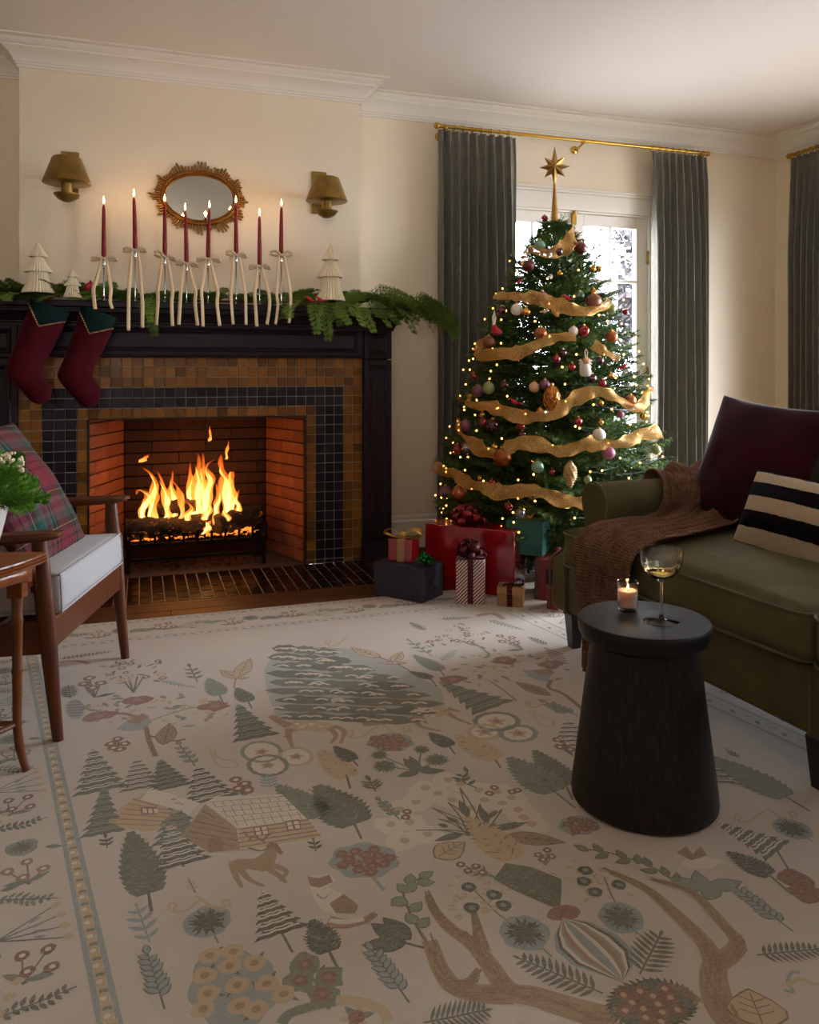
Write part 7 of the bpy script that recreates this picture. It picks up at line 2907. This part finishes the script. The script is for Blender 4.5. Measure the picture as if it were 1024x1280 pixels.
# right side
for l, w in (([(925, 1290), (900, 1256), (892, 1222), (893, 1204), (880, 1178), (842, 1140), (806, 1110), (763, 1090)], [.095, .024]), ([(893, 1206), (915, 1192), (922, 1178), (908, 1160), (866, 1116), (823, 1101)], [.065, .022]), ([(874, 1253), (862, 1244), (848, 1237)], [.035, .012])):
    stroke(l, w, TA, 1)
    Q_ = spline([(*G(*p), 0) for p in l], 12)
    for i_, p_ in enumerate(Q_[:-1]):
        for r_ in range(2):
            ww_ = (w[0] + (w[1] - w[0]) * i_ / len(Q_)) * .22
            o_ = Vector((rq.uniform(-ww_, ww_), rq.uniform(-ww_, ww_)))
            a_ = Vector(p_[:2]) + o_
            strokew([a_, a_ + (Vector(Q_[i_ + 1][:2]) - Vector(p_[:2])).normalized() * .022], .004, BR, 2)
pleaf((955, 1284), (936, 1238), .125, LT, RU, GD)
fern((947, 1194), (1030, 1186), .05, GR, 10)
stroke([(985, 1232), (1000, 1224), (1016, 1230), (1030, 1232)], .014, LT, 1)
stroke([(980, 1238), (992, 1240), (985, 1228), (990, 1216), (1000, 1216)], .010, BL, 1)
sprig((992, 1165), (918, 1108), .05, BL, 7, GR)
stree((964, 1094), (909, 1065), .12, GD, (991, 1119))
pine((971, 1063), (895, 1028), .17, GR, CR, 6, (986, 1087))
for a, b in (((882, 1116), (873, 1096)), ((880, 1112), (868, 1108)), ((890, 1110), (904, 1107)), ((884, 1124), (892, 1108))):
    A_, B_ = G(*a), G(*b)
    leaff(A_, B_ - A_, .07, .036, GL, 1, None, GR)
poly([G(*p) for p in ((850, 1080), (862, 1070), (872, 1062), (884, 1072), (905, 1076), (890, 1086), (864, 1086))], CR, 1)
poly([G(*p) for p in ((846, 1066), (858, 1058), (866, 1068), (876, 1058), (884, 1070), (864, 1076))], RS, 2)
stroke([(725, 1061), (760, 1066), (800, 1078), (830, 1092), (852, 1107)], .007, GR, 1)
for a, b in (((735, 1064), (722, 1058)), ((752, 1066), (744, 1057)), ((760, 1068), (748, 1072)), ((782, 1074), (772, 1064)), ((788, 1076), (772, 1078)), ((812, 1084), (806, 1072)), ((822, 1090), (802, 1088)), ((834, 1096), (826, 1080)), ((848, 1104), (846, 1090)), ((798, 1080), (796, 1066))):
    A_, B_ = G(*a), G(*b)
    leaff(A_, B_ - A_, .055, .024, SG, 1, None, GR)
dandel((990, 1036), .046, GD, (1016, 1052))
curl(937, 1020, 1.3, 1)
curl(977, 1016, 1.3, -1)
stree((984, 996), (884, 944), .20, SG, (1012, 1014))
pine((900, 978), (886, 950), .12, GR, CR, 4)
sprig((925, 948), (910, 938), .035, GR, 3)
for u, y in ((732, 1088), (730, 1102), (774, 1106), (744, 1115)):
    for i in range(7):
        a = rq.uniform(0, 2 * PI)
        leaff(G(u, y) + Vector((math.cos(a), math.sin(a))) * .026, Vector((math.cos(a), math.sin(a))), .03, .012, LT, 0)
    flower(G(u, y), .023, GD, 2, GL)
stroke([(776, 1140), (764, 1118), (756, 1098)], .006, SG, 0)
dandel((776, 1147), .048, GR, (798, 1168))
for c in ((994, 1100), (1008, 1118)):
    disc(G(*c), .034, RU, 2, .2)
    leaff(G(*c), Vector((.7, -.5)), .06, .02, GR)
cluster((724, 1032), 26, 12, None, BL, 9, .018)
stroke([(735, 972), (715, 965)], .01, CR, 1)
me = bpy.data.meshes.new('woven_pattern')
me.from_pydata(pv, [], pf)
ca = me.color_attributes.new('col', 'FLOAT_COLOR', 'CORNER')
buf = []
for f_, c in zip(pf, pc):
    buf += [c[0], c[1], c[2], 1.] * len(f_)
ca.data.foreach_set('color', buf)
me.materials.append(rug_mat('rug_pattern', True))
me.update()
o = bpy.data.objects.new('woven_pattern', me)
finish(o, rug, kind='stuff')
